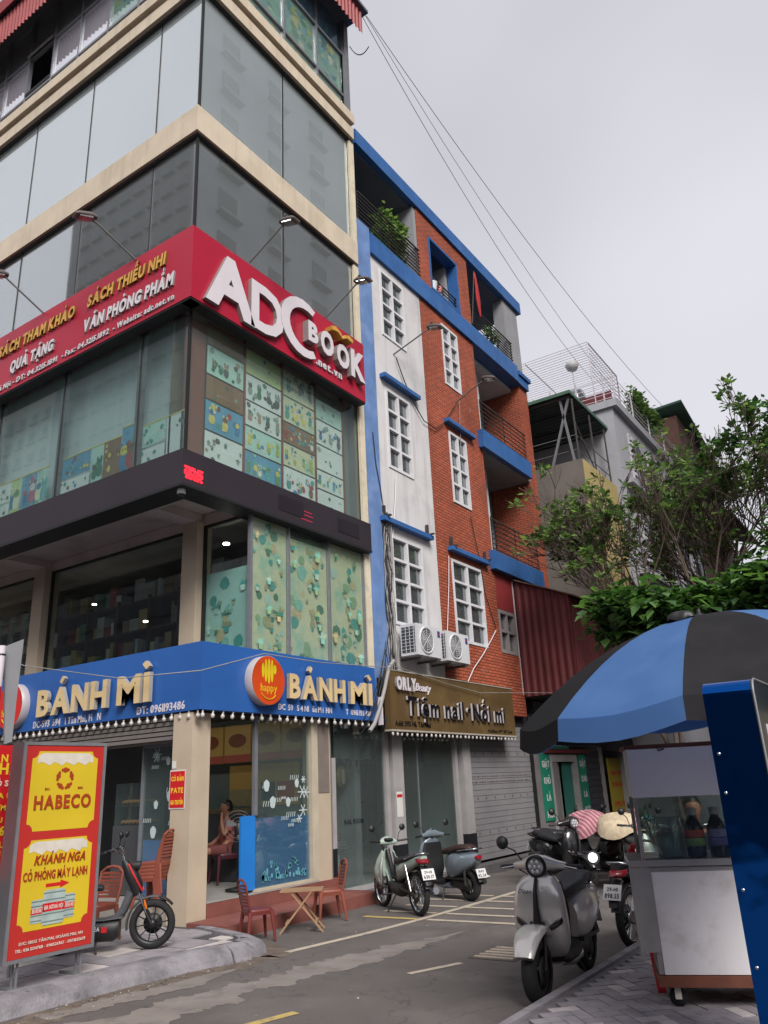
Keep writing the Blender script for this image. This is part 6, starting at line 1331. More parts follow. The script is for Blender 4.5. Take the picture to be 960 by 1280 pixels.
    MB().tube([(-.05, .08, .26), (.0, .22, .01)], .010, 6).build('kickstand', m_blk, t, world=False)
    return t
m_taupe = mat('taupe_paint', '#c9c6c2', .2, .04, 3, coat=1., spec=.6, metal=.25); m_mint = mat('mint_paint', '#9dada2', .2, .06, 3, coat=.4); m_silv = mat('silver_panel', '#a0a09e', .35, .08, 6, metal=.4)
m_steelb = mat('steel_blue_paint', '#727e88', .18, .05, 3, coat=.5, metal=.2); m_brseat = mat('brown_seat', '#33211f', .5, .1, 9); m_blkp = mat('black_paint', '#1a1a1d', .2, .1, 3, coat=.5); m_redp = mat('red_paint', '#8e1b22', .3, .08, 3, coat=.4)
R_ = math.radians
sc1 = retro_scooter('scooter', 'silver grey retro scooter with round headlight parked facing the camera beside the right kerb', (-2.87, 6.62, 0), R_(-86), .94, m_taupe, mat('seat_slate', '#252b33', .5, .1, 9))
F = Fr((.0, 0, 0), (0, 1, 0), (0, 0, 1), (1, 0, 0))
lettering(Fr((.517, 0, 0), (0, 1, 0), (0, 0, 1), (1, 0, 0)), 'Dibao', -.145, .765, .05, .004, m_blk, sc1, bold=0, world=False, width=.11, shear=.3)
lettering(Fr((.519, 0, 0), (0, 1, 0), (0, 0, 1), (1, 0, 0)), 'NEVO', .045, .79, .045, .004, m_lw, sc1, bold=.03, world=False, width=.08)
retro_scooter('scooter', 'steel blue rounded scooter with brown seat parked behind the mint motorbike', (-6.32, 10.74, 0), R_(158), .87, m_steelb, m_brseat, front=False, plate_txt=('30-K9', '112.34'))
underbone('motorbike', 'mint green motorbike with spoked wheels and white plate parked on the hatched lines', (-6.33, 9.53, 0), R_(149), .88, m_mint, m_silv)
underbone('motorbike', 'black and red motorbike seen from behind with white plate beside the food cart', (-2.70, 8.72, 0), R_(80), .92, m_blkp, m_redp, plate_txt=('29-H1', '898.55'))
underbone('motorbike', 'dark maroon motorbike in the parked cluster under the cream blanket', (-4.55, 12.5, 0), R_(200), .95, mat('maroon_paint', '#3d1c1f', .3, .08, 3, coat=.4), m_silv, plate_txt=('29-X7', '214.60'))
retro_scooter('scooter', 'black scooter with big round lamp at the left of the parked cluster', (-5.05, 12.0, 0), R_(-35), .95, m_blkp, m_seat, plate_txt=('30-F2', '771.02'))
underbone('motorbike', 'silver and black motorbike with chrome bars in front of the yellow banner', (-3.75, 11.6, 0), R_(-60), .95, m_silv, m_blkp, plate_txt=('29-C5', '330.18'))
underbone('motorbike', 'teal motorbike at the right of the parked cluster behind the food cart', (-3.5, 12.7, 0), R_(190), .95, mat('teal_paint', '#1f6f75', .3, .08, 3, coat=.4), m_silv, plate_txt=('29-K1', '650.77'))
def heap(label, c, rad, m, seed, name='cloth', ridges=6):
    r = random.Random(seed); rings = []
    for i in range(9):
        u = i/8; ring = []
        for k in range(28):
            a = 2*math.pi*k/28; rr = math.sin(u*math.pi/2)**.8*(1+.10*math.sin(ridges*a+u*3)+r.uniform(-.04, .04)); ring.append(V(c)+V((rad[0]*rr*math.cos(a), rad[1]*rr*math.sin(a), rad[2]*(math.cos(u*math.pi/2)**.8)-.12*u*(.5+.5*math.sin(3*a))*rad[2]/.15*.6)))
        rings.append(ring)
    o = MB().ring(rings, 0, True, True, False); b = o.build(name, m); return tag(b, label, 'cloth')
def stripes(name, c1, c2, sc):
    m = mat(name, c1, .9, .1, 6); t = m.node_tree; p = t.nodes['Principled BSDF']; g = t.nodes.new('ShaderNodeNewGeometry'); w = t.nodes.new('ShaderNodeTexWave'); w.inputs['Scale'].default_value = sc; w.inputs['Distortion'].default_value = 2; w.bands_direction = 'DIAGONAL'
    r = t.nodes.new('ShaderNodeMapRange'); r.inputs[1].default_value = .6; r.inputs[2].default_value = .75; mx = t.nodes.new('ShaderNodeMix'); mx.data_type = 'RGBA'; mx.inputs[6].default_value = (*lin(c1), 1); mx.inputs[7].default_value = (*lin(c2), 1)
    t.links.new(g.outputs['Position'], w.inputs['Vector']); t.links.new(w.outputs['Fac'], r.inputs[0]); t.links.new(r.outputs[0], mx.inputs[0]); t.links.new(mx.outputs[2], p.inputs['Base Color']); return m
heap('pink striped cloth heaped over the parked black scooter', (-4.62, 12.15, .82), (.34, .42, .26), stripes('pink_stripes', '#8a5560', '#b58a90', 6), 3, ridges=5)
heap('cream dotted quilt folded over the seat of the maroon motorbike', (-4.12, 12.05, .80), (.38, .36, .24), mat('cream_quilt', '#b8a98f', .95, .18, 14, bump=.6, bscale=30), 4, ridges=4)
underbone('motorbike', 'black motorbike at the back of the parked cluster before the green shop', (-5.1, 13.1, 0), R_(15), .95, m_blkp, m_blkp, plate_txt=('29-T3', '442.09'))
underbone('motorbike', 'dark grey motorbike at the back right of the parked cluster', (-4.0, 13.5, 0), R_(185), .95, mat('grey_paint', '#2b2c30', .3, .08, 3, coat=.4), m_blkp, plate_txt=('29-M2', '118.20'))
ll = thing('lamp', 'lit white round lamp glowing low in the parked motorbike cluster', 'lamp', fy(741, 1072, 11.2))
MB().lathe((0, 0, 0), (.35, -1, .1), [(0, .06), (.03, .06), (.04, .045), (.045, .001)], 24).build('lens', emit('lamp_white', (.9, .88, 1), 1.2), ll, world=False)
MB().lathe((0, .01, 0), (-.35, 1, -.1), [(0, .09), (.05, .08), (.10, .03)], 20, caps=True).build('housing', m_blk, ll, world=False)
# e-bike
eb = thing('electric_bike', 'black electric bike with red stripes and grey fenders parked on the left pavement', 'electric bike', (-7.28, 5.74, .118), R_(41), None, .86)
R = .265; wheel(eb, .43, R, .048, 10, m_rimd, .012); wheel(eb, -.62, R, .048, 10, m_rimd, .012)
m_gf = mat('grey_fender', '#4a4b4e', .45, .1, 6)
arcshell('front_fender', .43, R, R+.03, 75, 40, .055, .04, m_blk, eb, .012); arcshell('front_fender', .43, R, R+.03, 190, 78, .055, .045, m_gf, eb, .012); arcshell('rear_fender', -.62, R, R+.03, 60, 150, .055, .045, m_gf, eb, .012)
for s in (-1, 1): MB().tube([(.43, s*.065, R), (.36, s*.065, R+.13)], .018, 8).build('fork_leg', m_blk, eb, world=False); MB().tube([(.36, s*.065, R+.13), (.27, s*.06, .60)], .015, 8).build('fork_tube', m_chr, eb, world=False); MB().loft([((.37, s*.085, R+.17), (.012, 0, 0), (0, .008, 0)), ((.355, s*.09, R+.21), (.016, 0, 0), (0, .01, 0)), ((.34, s*.088, R+.27), (.008, 0, 0), (0, .006, 0))], 10).build('reflector', m_amb, eb, world=False)
lofted('head_cover', [S(.25, .58, .05, .05, 20), S(.23, .68, .075, .075, 20), S(.17, .80, .08, .08, 20), S(.10, .92, .065, .05, 20), S(.07, .97, .04, .03, 20)], m_blk, eb)
for s in (-1, 1): MB().tube([(.305, s*.055, .63), (.25, s*.082, .73), (.19, s*.085, .83), (.135, s*.07, .93)], .012, 6).build('red_stripe', red_p, eb, world=False)
MB().tube([(.08, 0, .95), (.05, 0, 1.03)], .018, 8).build('stem', m_chr, eb, world=False)
MB().tube([(-.10, -.34, 1.08), (-.02, -.24, 1.11), (.04, -.10, 1.06), (.05, 0, 1.03), (.04, .10, 1.06), (-.02, .24, 1.11), (-.10, .34, 1.08)], .012, 8).build('handlebar', m_chr, eb, world=False)
for s in (-1, 1): MB().tube([(-.06, s*.29, 1.095), (-.15, s*.38, 1.06)], .017, 8).build('grip', m_blk, eb, world=False); mirror(eb, .02, 1.08, s, .16, .02, .045)
MB().loft([((.17, 0, .9), (0, .05, 0), (.03, 0, .05)), ((.26, 0, .9), (0, .055, 0), (.01, 0, .055))], 14).build('headlight', m_blk, eb, world=False)
MB().tube([(.17, 0, .62), (.10, 0, .44), (.02, 0, .34), (-.1, 0, .32)], [.05, .05, .055, .05], 10).build('down_tube', m_gf, eb, world=False)
bx = MB().loft([S(.06, .25, .10, .10), S(.0, .23, .13, .12), S(-.35, .23, .13, .12), S(-.42, .25, .11, .10)], 16, e=.5).build('battery_box', m_blk, eb, world=False)
MB().loft([S(.1, .36, .10, .012), S(-.1, .345, .125, .015), S(-.4, .345, .12, .015)], 12).build('foot_board', m_gf, eb, world=False)
G_ = Fr((0, -.132, 0), (1, 0, 0), (0, 0, 1), (0, -1, 0)); G_.box(MB(), -.12, -.06, .22, .28, 0, .004).build('badge', red_p, bx, world=False); lettering(G_, 'DEA', -.24, .24, .06, .003, m_lw, bx, world=False, width=.1)
MB().tube([(-.4, 0, .33), (-.42, 0, .62)], .03, 8).build('seat_post', m_blk, eb, world=False)
lofted('seat', [S(-.15, .68, .05, .03), S(-.3, .70, .11, .05), S(-.6, .72, .12, .05), S(-.8, .73, .08, .03)], m_seat, eb)
MB().tube([(-.2, -.08, .14), (-.16, -.14, .0)], .012, 6).build('kickstand', m_blk, eb, world=False)
MB().tube([(-.62, .06, R), (-.4, .06, .3)], .02, 8).build('swing_arm', m_blk, eb, world=False); MB().tube([(-.62, -.06, R), (-.4, -.06, .3)], .02, 8).build('swing_arm', m_blk, eb, world=False)
# ================================================================== PLASTIC CHAIRS, TABLE
m_ch = mat('chair_plastic', '#7f4436', .45, .06, 4, spec=.4); m_chd = mat('chair_plastic_dark', '#6b2f2b', .45, .06, 4, spec=.4)
def chair(label, loc, rz, scale, m, group='red brown plastic chairs'):
    """x forward"""
    t = thing('plastic_chair', label, 'chair', loc, rz, group, scale)
    for s in (-1, 1):
        for x, xb in ((.17, .21), (-.16, -.22)):
            mb = MB(); mb.loft([((xb, s*.21, .01), (.018, 0, 0), (0, .014, 0)), (((x+xb)/2, s*.195, .22), (.024, 0, 0), (0, .016, 0)), ((x, s*.17, .42), (.035, 0, 0), (0, .02, 0))], 10, e=.5); mb.build('leg', m, t, world=False)
    MB().loft([((0, 0, .405), (.20, 0, 0), (0, .195, 0)), ((0, 0, .425), (.205, 0, 0), (0, .20, 0)), ((0, 0, .445), (.195, 0, 0), (0, .19, 0))], 28, e=.45).build('seat', m, t, world=False)
    MB().loft([((0, 0, .37), (.195, 0, 0), (0, .19, 0)), ((0, 0, .41), (.2, 0, 0), (0, .195, 0))], 24, e=.45).build('apron', m, t, world=False)
    for s in (-1, 1): MB().tube([(-.17, s*.17, .43), (-.21, s*.185, .6), (-.25, s*.18, .8)], [.02, .018, .018], 8).build('back_post', m, t, world=False)
    MB().tube([(-.25, -.18, .79), (-.262, -.1, .845), (-.265, 0, .86), (-.262, .1, .845), (-.25, .18, .79)], .02, 8).build('top_rail', m, t, world=False)
    for k in range(7):
        z = .50+k*.046; x = -.185-.065*(z-.43)/.37; mb = MB(); n = 8; R2 = []
        for i in range(n+1):
            y = -.175+.35*i/n; cx = x-.02*math.cos(math.pi*y/.36); R2.append([V((cx-.006, y, z-.014)), V((cx+.006, y, z-.014)), V((cx+.004, y, z+.018)), V((cx-.008, y, z+.018))])
        mb.ring(R2, 0, False); mb.build('back_slat', m, t, world=False)
    return t
c1 = chair('dark red plastic chair left of the folding table, back toward the pavement corner', (-6.72, 7.22, 0), R_(62), .74, m_chd)
def chair_copy(label, loc, rz, scale): 
    c = copy_tree(c1); c.location = loc; c.rotation_euler = (0, 0, rz); c.scale = (scale,)*3; c['label'] = label; return c
c2 = chair('red plastic chair right of the folding table, against the red step', (-6.80, 8.62, 0), R_(-128), .80, m_ch)
def chair_copy2(label, loc, rz, scale, tilt=0): 
    c = copy_tree(c2); c.location = loc; c.rotation_euler = (0, tilt, rz); c.scale = (scale,)*3; c['label'] = label; return c
chair_copy2('red plastic chair just behind the handlebar of the electric bike', (-7.95, 6.02, .118), R_(-80), .84)
chair_copy2('red plastic chair partly hidden by the yellow beer sign', (-8.05, 5.56, .118), R_(-80), .84)
for k in range(5):
    nm = ('bottom', 'second', 'third', 'fourth', 'top')[k]
    chair_copy2('%s plastic chair of the leaning stack by the cream column' % nm, (-8.22+.012*k, 7.0+.006*k, .31+.04*k), R_(196), .80, R_(3))
m_wood = mat('pale_wood', '#96785a', .65, .15, 6, streak=.2)
tb = thing('folding_table', 'small folding wooden table with crossed legs between two red plastic chairs', 'table', (-6.64, 7.90, 0), R_(35), None, .92)
for k in range(5): MB().box((-.27, -.17+k*.07, .47), (.27, -.105+k*.07, .487)).build('slat', m_wood, tb, world=False)
for s in (-1, 1):
    for y, d in ((-.15, .0), (.15, 0)):
        mb = MB(); mb.bar((s*.27, y+s*.012, .0), (-s*.0+s*-.13+.0, y+s*.012, .468), .02, .035, up=(0, 1, 0)); mb.build('leg', m_wood, tb, world=False)
for y in (-.15, .15): pass
MB().box((-.2, -.15, .10), (-.16, .15, .125)).build('stretcher', m_wood, tb, world=False); MB().box((.16, -.15, .10), (.2, .15, .125)).build('stretcher', m_wood, tb, world=False)
# ================================================================== BEER SIGN ON THE LEFT PAVEMENT
m_beer = mat('sign_beer_yellow', '#cfb42c', .35, .06, 2, spec=.5); m_bred = mat('sign_beer_red', '#b5302c', .35, .04, 2); m_foam = mat('foam_print', '#cfc9bd', .5, .08, 12); m_hop = mat('hop_brown', '#9c3a17', .5)
hs = thing('advertising_sign', 'tall red and yellow beer lightbox sign in a steel frame at the pavement edge', 'sign', (-6.69, 4.55, .118))
Hx = -6.6; F = FX(Hx); a0, a1, b0, b1 = 4.135, 4.985, .33, 2.06
B1('case', (Hx-.17, a0, b0), (Hx-.002, a1, b1), mat('sign_steel', '#77797d', .35, .08, 4, metal=.6), hs)
FB(F, 'red_face', a0+.03, a1-.03, b0+.03, b1-.03, 0, .006, m_bred, hs)
def notched(a0, a1, b0, b1, r):
    pts = []
    for (ca, cb, s0) in ((a0, b0, 90), (a1, b0, 180), (a1, b1, 270), (a0, b1, 0)):
        for k in range(7):
            t = math.radians(s0-k*15); pts.append((ca+r*math.cos(t), cb+r*math.sin(t)))
    return pts
for (c0, c1_, q0, q1) in ((a0+.09, a1-.09, 1.32, 1.98), (a0+.09, a1-.09, .55, 1.25)):
    mb = MB(); F.quad(mb, notched(c0, c1_, q0, q1, .06), .0075); y = mb.build('yellow_panel', m_beer, hs)
    mb = MB(); w = c1_-c0
    pts = [(c0+.05, q1-.1), (c0+.055, q1-.04), (c0+.10, q1-.015), (c1_-.10, q1-.015), (c1_-.055, q1-.04), (c1_-.05, q1-.1)]
    pts += [(c1_-.05-(w-.1)*k/14, q1-.105+.018*math.sin(k*2.1)) for k in range(1, 14)]; F.quad(mb, pts, .009); mb.build('foam', m_foam, y)
yc = (a0+a1)/2; mb = MB()
for k in range(5):
    t = math.radians(90+72*k); ca, cb = yc+.07*math.cos(t), 1.745+.075*math.sin(t)
    for j in range(3):
        o_ = (j-1)*.022; F.quad(mb, [(ca-math.sin(t)*o_*1.3+.030*math.cos(t+x)*(.8 if j == 1 else .5), cb+math.cos(t)*o_*1.3+.030*math.sin(t+x)*(.8 if j == 1 else .5)) for x in (2*math.pi*i/8 for i in range(8))], .0092+.0004*j)
mb.build('hop_emblem', m_hop, hs, kind='stuff')
lettering(F, 'HABECO', yc, 1.50, .155, .006, m_hop, hs, width=.57, bold=.03, align='c', c=.009); lettering(F, 'Est.', yc-.19, 1.655, .028, .004, m_hop, hs, width=.05, bold=0, c=.009); lettering(F, '1890', yc+.14, 1.655, .028, .004, m_hop, hs, width=.05, bold=0, c=.009)
lettering(F, 'KHÁNH NGA', yc+.02, 1.055, .10, .006, m_hop, hs, width=.5, bold=.03, shear=.22, align='c', c=.009); lettering(F, 'CÓ PHÒNG MÁY LẠNH', yc-.01, .935, .095, .006, m_hop, hs, width=.62, bold=.02, align='c', c=.009)
mb = MB(); F.quad(mb, [(yc-.1, .868), (yc+.04, .868), (yc+.04, .85), (yc+.13, .882), (yc+.04, .914), (yc+.04, .895), (yc-.1, .895)], .0095); mb.build('arrow', red_p, hs)
for (ca, w, h, z) in ((yc-.15, .07, .18, .60), (yc+.13, .065, .19, .605), (yc-.01, .105, .27, .575)):
    k_ = MB(); c_ = .010 if w < .1 else .0125
    F.quad(k_, [(ca-w*.9, z), (ca-w, z+h*.1), (ca-w, z+h*.9), (ca-w*.85, z+h), (ca+w*.85, z+h), (ca+w, z+h*.9), (ca+w, z+h*.1), (ca+w*.9, z)], c_); kg = k_.build('keg', mat('keg_print', '#a3b3b0', .4, .15, 8), hs)
    FB(F, 'keg_label', ca-w, ca+w, z+h*.38, z+h*.62, c_, c_+.001, red_p, kg)
    for q in (.08, .3, .7, .9): FB(F, 'keg_ring', ca-w, ca+w, z+h*q, z+h*q+.008, c_+.0012, c_+.002, mat('keg_line', '#6f7f7d', .4), kg)
    lettering(F, 'BIA HƠI HÀ NỘI', ca, z+h*.44, .045, .002, m_foam, kg, width=w*1.7, bold=.02, align='c', c=c_+.0015)
lettering(F, 'Đ/C: 585/2 TÂN MAI, HOÀNG MAI, HN', yc, .455, .032, .003, m_foam, hs, width=.6, bold=.01, align='c', c=.009); lettering(F, 'TEL: 036 1234768 - 0961526967 - 0973652639', yc, .405, .032, .003, m_foam, hs, width=.66, bold=.01, align='c', c=.009)
for z in (b1-.028, b0): FB(F, 'frame_rail', a0, a1, z, z+.028, .0, .012, m_galv, hs)
for a in (a0, a1-.028): FB(F, 'frame_rail', a, a+.028, b0+.029, b1-.029, .0, .012, m_galv, hs)
for y in (4.3, 4.9):
    MB().box((Hx-.11, y-.012, .12), (Hx-.095, y+.004, b0)).build('leg', m_galv, hs); MB().box((Hx-.05, y-.012, .12), (Hx-.035, y+.004, b0)).build('leg', m_galv, hs)
    MB().box((Hx-.32, y-.015, .118), (Hx+.14, y+.012, .138)).build('foot', m_galv, hs)
rbn = thing('banner', 'red banner with yellow writing at the left edge behind the beer sign', 'banner', (-7.2, 4.2, .118)); F = FX(-7.2)
FB(F, 'sheet', 3.7, 4.62, .92, 2.07, -.02, 0, red_p, rbn); MB().tube([(-7.23, 4.6, .12), (-7.23, 4.6, 2.07)], .015, 6).build('pole', m_galv, rbn)
for i, (tx, s, w, m) in enumerate((('TÂN MAI', .12, .42, m_gold if False else m_yel), ('PHẢI,', .17, .36, m_yel), ('ĐỒ SÁNG', .09, .36, m_foam), ('BIA ĐIỂM', .08, .34, m_yel), ('CƠM CỦA', .08, .34, m_yel), ('LẨU XÀO', .08, .34, m_yel), ('0968 5', .13, .36, m_yel), ('TƯƠI', .09, .3, m_yel), ('MỌI', .14, .3, m_yel), ('LH:', .08, .2, m_yel))):
    lettering(F, tx, 4.57, 1.92-i*.105, s*.8, .003, m, rbn, width=w, bold=.03, align='r', c=.002)
pf = thing('sign_pole', 'white and red banded pole with a grey pointed plate at the left edge', 'sign', (-6.2, 3.62, .118))
MB().tube([(-6.2, 3.60, 2.45), (-6.2, 3.60, 2.78)], .035, 10).build('white_band', m_lw, pf); MB().tube([(-6.2, 3.60, .12), (-6.2, 3.60, 2.45)], .034, 10).build('red_band', red_p, pf); MB().lathe((-6.2, 3.60, 2.70), (0, 0, 1), [(0, .037), (.012, .038), (.015, .036)], 12).build('clamp', m_blk, pf)
mb = MB(); mb.prism([fx(a, b, -6.24) for a, b in ((6, 930), (15, 927), (21, 872), (30, 799), (7, 808))], None, (-.02, 0, 0)); mb.build('plate', mat('sign_back_grey', '#8b8c90', .4, .08, 4), pf)
# ================================================================== UMBRELLA
m_ub = mat('umbrella_blue', '#5a86bd', .75, .07, 3, bump=.35, bscale=6, dirt='#6d95c4', dirt_amt=.5, dscale=3); m_uk = mat('umbrella_black', '#2b2a2e', .75, .1, 3, bump=.35, bscale=6, dirt='#3c3b40', dirt_amt=.5, dscale=3)
for _m, _c in ((m_ub, (.28, .45, .75)), (m_uk, (.10, .10, .11))):
    _t = _m.node_tree; _p = _t.nodes['Principled BSDF']; _q = [n for n in _t.nodes if n.type == 'OUTPUT_MATERIAL'][0]; _tr = _t.nodes.new('ShaderNodeBsdfTranslucent'); _tr.inputs[0].default_value = (*_c, 1)
    _x = _t.nodes.new('ShaderNodeMixShader'); _x.inputs[0].default_value = .55; _t.links.new(_p.outputs[0], _x.inputs[1]); _t.links.new(_tr.outputs[0], _x.inputs[2]); _t.links.new(_x.outputs[0], _q.inputs[0])
um = thing('umbrella', 'big street umbrella with alternating blue and black panels shading the food cart', 'umbrella', (-1.25, 5.96, .118))
UC = V((-1.25, 5.963, 2.021)); N_ = 10; RR = 1.361; PH = 3.546
def up_(k, u):   # u 0 apex .. 1 rim, rib k (float)
    a = PH+k*2*math.pi/N_; r = RR*u; q = V((r*math.cos(a), r*math.sin(a), 0)); z = .58*(1-u**2.1)+q.x*.077+q.y*.059; f = abs(math.sin(math.pi*k))
    return UC+q*(1-.035*f*u)+V((0, 0, z-.035*f*u*u))
for k in range(N_):
    mb = MB(); rows = [[up_(k+j/6, max(.02, i/10)) for j in range(7)] for i in range(11)]; vs = [v for r in rows for v in r]; off = [v-V((0, 0, .006)) for v in vs]; fs = []
    for i in range(10):
        for j in range(6): fs.append((i*7+j, i*7+j+1, (i+1)*7+j+1, (i+1)*7+j))
    mb.add(vs, fs, 0, True); mb.add(off, [tuple(reversed(f)) for f in fs], 0, True)
    # valance
    top = [rows[-1][j] for j in range(7)]; bot = [top[j]+V((0, 0, -.135-.012*math.sin(math.pi*j/6)))+(top[j]-UC)*.01 for j in range(7)]
    mb.add(top+bot, [(j, j+1, 7+j+1, 7+j) for j in range(6)], 0, True); mb.add([v*1.0-(v-UC)*.004 for v in top+bot], [(j, 7+j, 7+j+1, j+1) for j in range(6)], 0, True)
    mb.build('panel', m_ub if k % 2 == 1 else m_uk, um)
    rb_ = MB(); rb_.tube([up_(k, u)-V((0, 0, .02)) for u in (.03, .3, .6, .98)], .008, 5); rb_.build('rib', m_arm, um)
MB().tube([(-.98, 6.0, .12), (-1.25, 5.963, 2.6)], .022, 10).build('pole', m_galv, um); MB().lathe((-.98, 6.0, .118), (0, 0, 1), [(0, .22), (.06, .22), (.08, .08)], 20, caps=True).build('base', m_conc, um)
kp = fx(865, 771, -1.2); MB().lathe((-1.25, 5.963, 2.58), (0, 0, 1), [(0, .06), (.03, .05), (.05, .015), (.08, .012)], 12).build('finial', m_blk, um)
heap('dark plastic bag scrap lying on top of the umbrella', UC+V((-.05, -.35, .53)), (.09, .05, .05), m_blk, 8, 'rag')
# ================================================================== FOOD CART
m_board = mat('white_board', '#e2dfe2', .4, .02, 3, streak=.12, dirt='#b5aca6', dirt_amt=.5, dscale=4); m_inox = mat('stainless', '#a5a3a2', .35, .12, 5, metal=.45, dirt='#6e6663', dirt_amt=.4); m_rustw = mat('rusty_wood', '#6f4131', .75, .2, 6)
m_cg = glass('cart_glass', (.86, .9, .88), .05, .04, (.3, .32, .3))
ca = thing('food_cart', 'white panelled street food cart with glass case, steel counter and castor wheels', 'food cart', (-1.87, 6.12, .118), R_(21))
def cb_(name, a, b, m, par=ca): return MB().box(a, b).build(name, m, par, world=False)
# local: x along the front to the right, y to the back; front face y = -.3 ; left end x = -.38
xl, xr, yf, yb = -.10, .92, -.30, .28
cb_('body', (xl, yf, .19), (xr, yb, .83), m_inox); cb_('front_panel', (xl+.035, yf-.006, .19), (xr, yf-.002, .80), m_board)
cb_('bottom_beam', (xl-.01, yf-.02, .12), (xr, yb, .185), m_rustw); cb_('counter', (xl-.10, yf-.02, .835), (xr, yb+.03, .875), m_inox); cb_('side_flap', (xl-.10, yf-.0, .30), (xl-.075, yf+.12, .83), m_inox)
cb_('side_flap_front', (xl-.10, yf-.012, .32), (xl+.033, yf-.008, .832), m_inox)
g0, g1 = xl+.0, xr
for nm, a, b in (('front_glass', (g0, yf+.02, .885), (g1, yf+.026, 1.27)), ('side_glass', (g0, yf+.03, .885), (g0+.006, yb, 1.27)), ('back_glass', (g0, yb-.006, .885), (g1, yb, 1.27))): cb_(nm, a, b, m_cg)
for x, y in ((g0, yf+.01), (g0, yb-.01), (g1, yf+.01)): cb_('case_post', (x-.012, y-.012, .875), (x+.012, y+.012, 1.6), m_inox)
cb_('header_board', (g0-.016, yf-.016, 1.275), (g1, yf-.006, 1.595), mat('white_header_lifted', '#f2f0f2', .3, .02, 3, dirt='#d5d0ce', dirt_amt=.3)); cb_('side_board', (g0-.012, yf+.02, 1.275), (g0, yb, 1.60), m_inox); cb_('roof', (g0-.03, yf-.005, 1.60), (g1+.05, yb+.08, 1.625), m_rustw)  # header colour lifted above the front panel's to offset the umbrella's shade
MB().tube([(g0+.2, yf-.005, 1.6), (g0+.2, yf-.03, 1.58), (g0+.24, yf-.03, 1.59)], .006, 5).build('hook', m_arm, ca, world=False)
cb_('shelf', (g0+.01, yf+.04, 1.08), (g0+.01+.0001, yb-.02, 1.081), m_inox)
for x, y in ((.0, -.25), (.8, -.25), (.0, .22)):
    c = thing('castor', None, None); c.parent = ca; c.location = (x, y, .055); MB().lathe((0, -.018, 0), (0, 1, 0), [(0, .01), (0, .055), (.036, .055), (.036, .01)], 18).build('wheel', m_tyre, c, world=False); MB().box((-.02, -.03, -.01), (.02, -.022, .065)).build('fork', m_foam, c, world=False); MB().box((-.02, .022, -.01), (.02, .03, .065)).build('fork', m_foam, c, world=False)
def cartw_(x, y, z): return ca.matrix_basis @ V((x, y, z))
cam_m = Matrix.Translation((-1.87, 6.12, .118)) @ Matrix.Rotation(R_(21), 4, 'Z')
def cw(x, y, z): return cam_m @ V((x, y, z))
jar = thing('jar', 'wide clear jar of cloudy liquid inside the cart glass case', 'jar', cw(.10, -.12, .877))
MB().lathe((0, 0, 0), (0, 0, 1), [(0, .09), (.01, .105), (.15, .11), (.24, .095), (.26, .085)], 22, caps=True).build('glass_body', glass('jar_glass', (.8, .85, .83), .03, .15, (.4, .45, .42)), jar, world=False)
MB().lathe((0, 0, .01), (0, 0, 1), [(0, .09), (.14, .1), (.141, .001)], 20).build('liquid', mat('cloudy_liquid', '#8fa08c', .3), jar, world=False)
for i, (x, lab, c1_, c2_) in enumerate(((.27, 'dark sauce bottle with green and red label and white cap in the cart', '#6a8c4a', '#a84a36'), (.42, 'dark sauce bottle with purple label and white cap in the cart', '#55518c', '#7a79a8'))):
    b = thing('sauce_bottle', lab, 'bottle', cw(x, -.16, .877)); 
    MB().lathe((0, 0, 0), (0, 0, 1), [(0, .055), (.01, .065), (.18, .065), (.23, .045), (.25, .03), (.27, .03)], 18, caps=True).build('bottle', mat('sauce_dark', '#2c1d16', .15), b, world=False)
    MB().lathe((0, 0, .07), (0, 0, 1), [(0, .0655), (.0, .067), (.05, .067)], 18).build('label_band', mat('lab%s' % i, ('#9cc070', '#8a86d0')[i], .5, .2, 30), b, world=False); MB().lathe((0, 0, .125), (0, 0, 1), [(0, .067), (.05, .067)], 18).build('label_band', mat('labb%s' % i, ('#d8604a', '#a5a3d8')[i], .5, .2, 30), b, world=False)
    MB().lathe((0, 0, .268), (0, 0, 1), [(0, .034), (.045, .034), (.048, .001)], 14).build('cap', m_lw, b, world=False)
ssr = thing('scissors', 'green handled scissors standing at the left end of the cart glass case', 'scissors', cw(-.06, -.18, .877))
m_sg = mat('green_handle', '#79b06f', .4)
for s in (-1, 1):
    MB().tube([(s*.005+.02*math.cos(t)*1.0+s*.022, 0, .29+.035*math.sin(t)) for t in (2*math.pi*i/12 for i in range(13))], .006, 6).build('handle', m_sg, ssr, world=False)
    mb = MB(); mb.bar((s*.02, 0, .25), (-s*.01+.09, .0, .03), .008, .014); mb.build('blade', m_chr, ssr, world=False)
bx_ = thing('food_tray', 'yellowish food tray at the right inside the cart glass case', 'tray', cw(.75, -.05, .877)); MB().loft([((0, 0, 0), (.12, 0, 0), (0, .12, 0)), ((0, 0, .2), (.13, 0, 0), (0, .13, 0))], 16, e=.5).build('tray', mat('tray_olive', '#7d7a52', .5, .15, 6), bx_, world=False)
m_stl = mat('stool_red', '#b3222a', .4, .05, 3)
rbd = thing('red_leg_frame', 'narrow bright red frame leg standing between the motorbike and the food cart', 'frame', (-2.1, 6.5, .118))
pA, pB = fy(789, 1062, 6.75), fy(828, 1240, 6.05)
mb = MB(); mb.bar(pA, pB, .055, .03); mb.build('leg', m_stl, rbd)
mb = MB(); mb.bar(pA+V((-.03, .25, .02)), pA+V((.02, -.02, .02)), .04, .03); mb.build('crosspiece', m_stl, rbd)
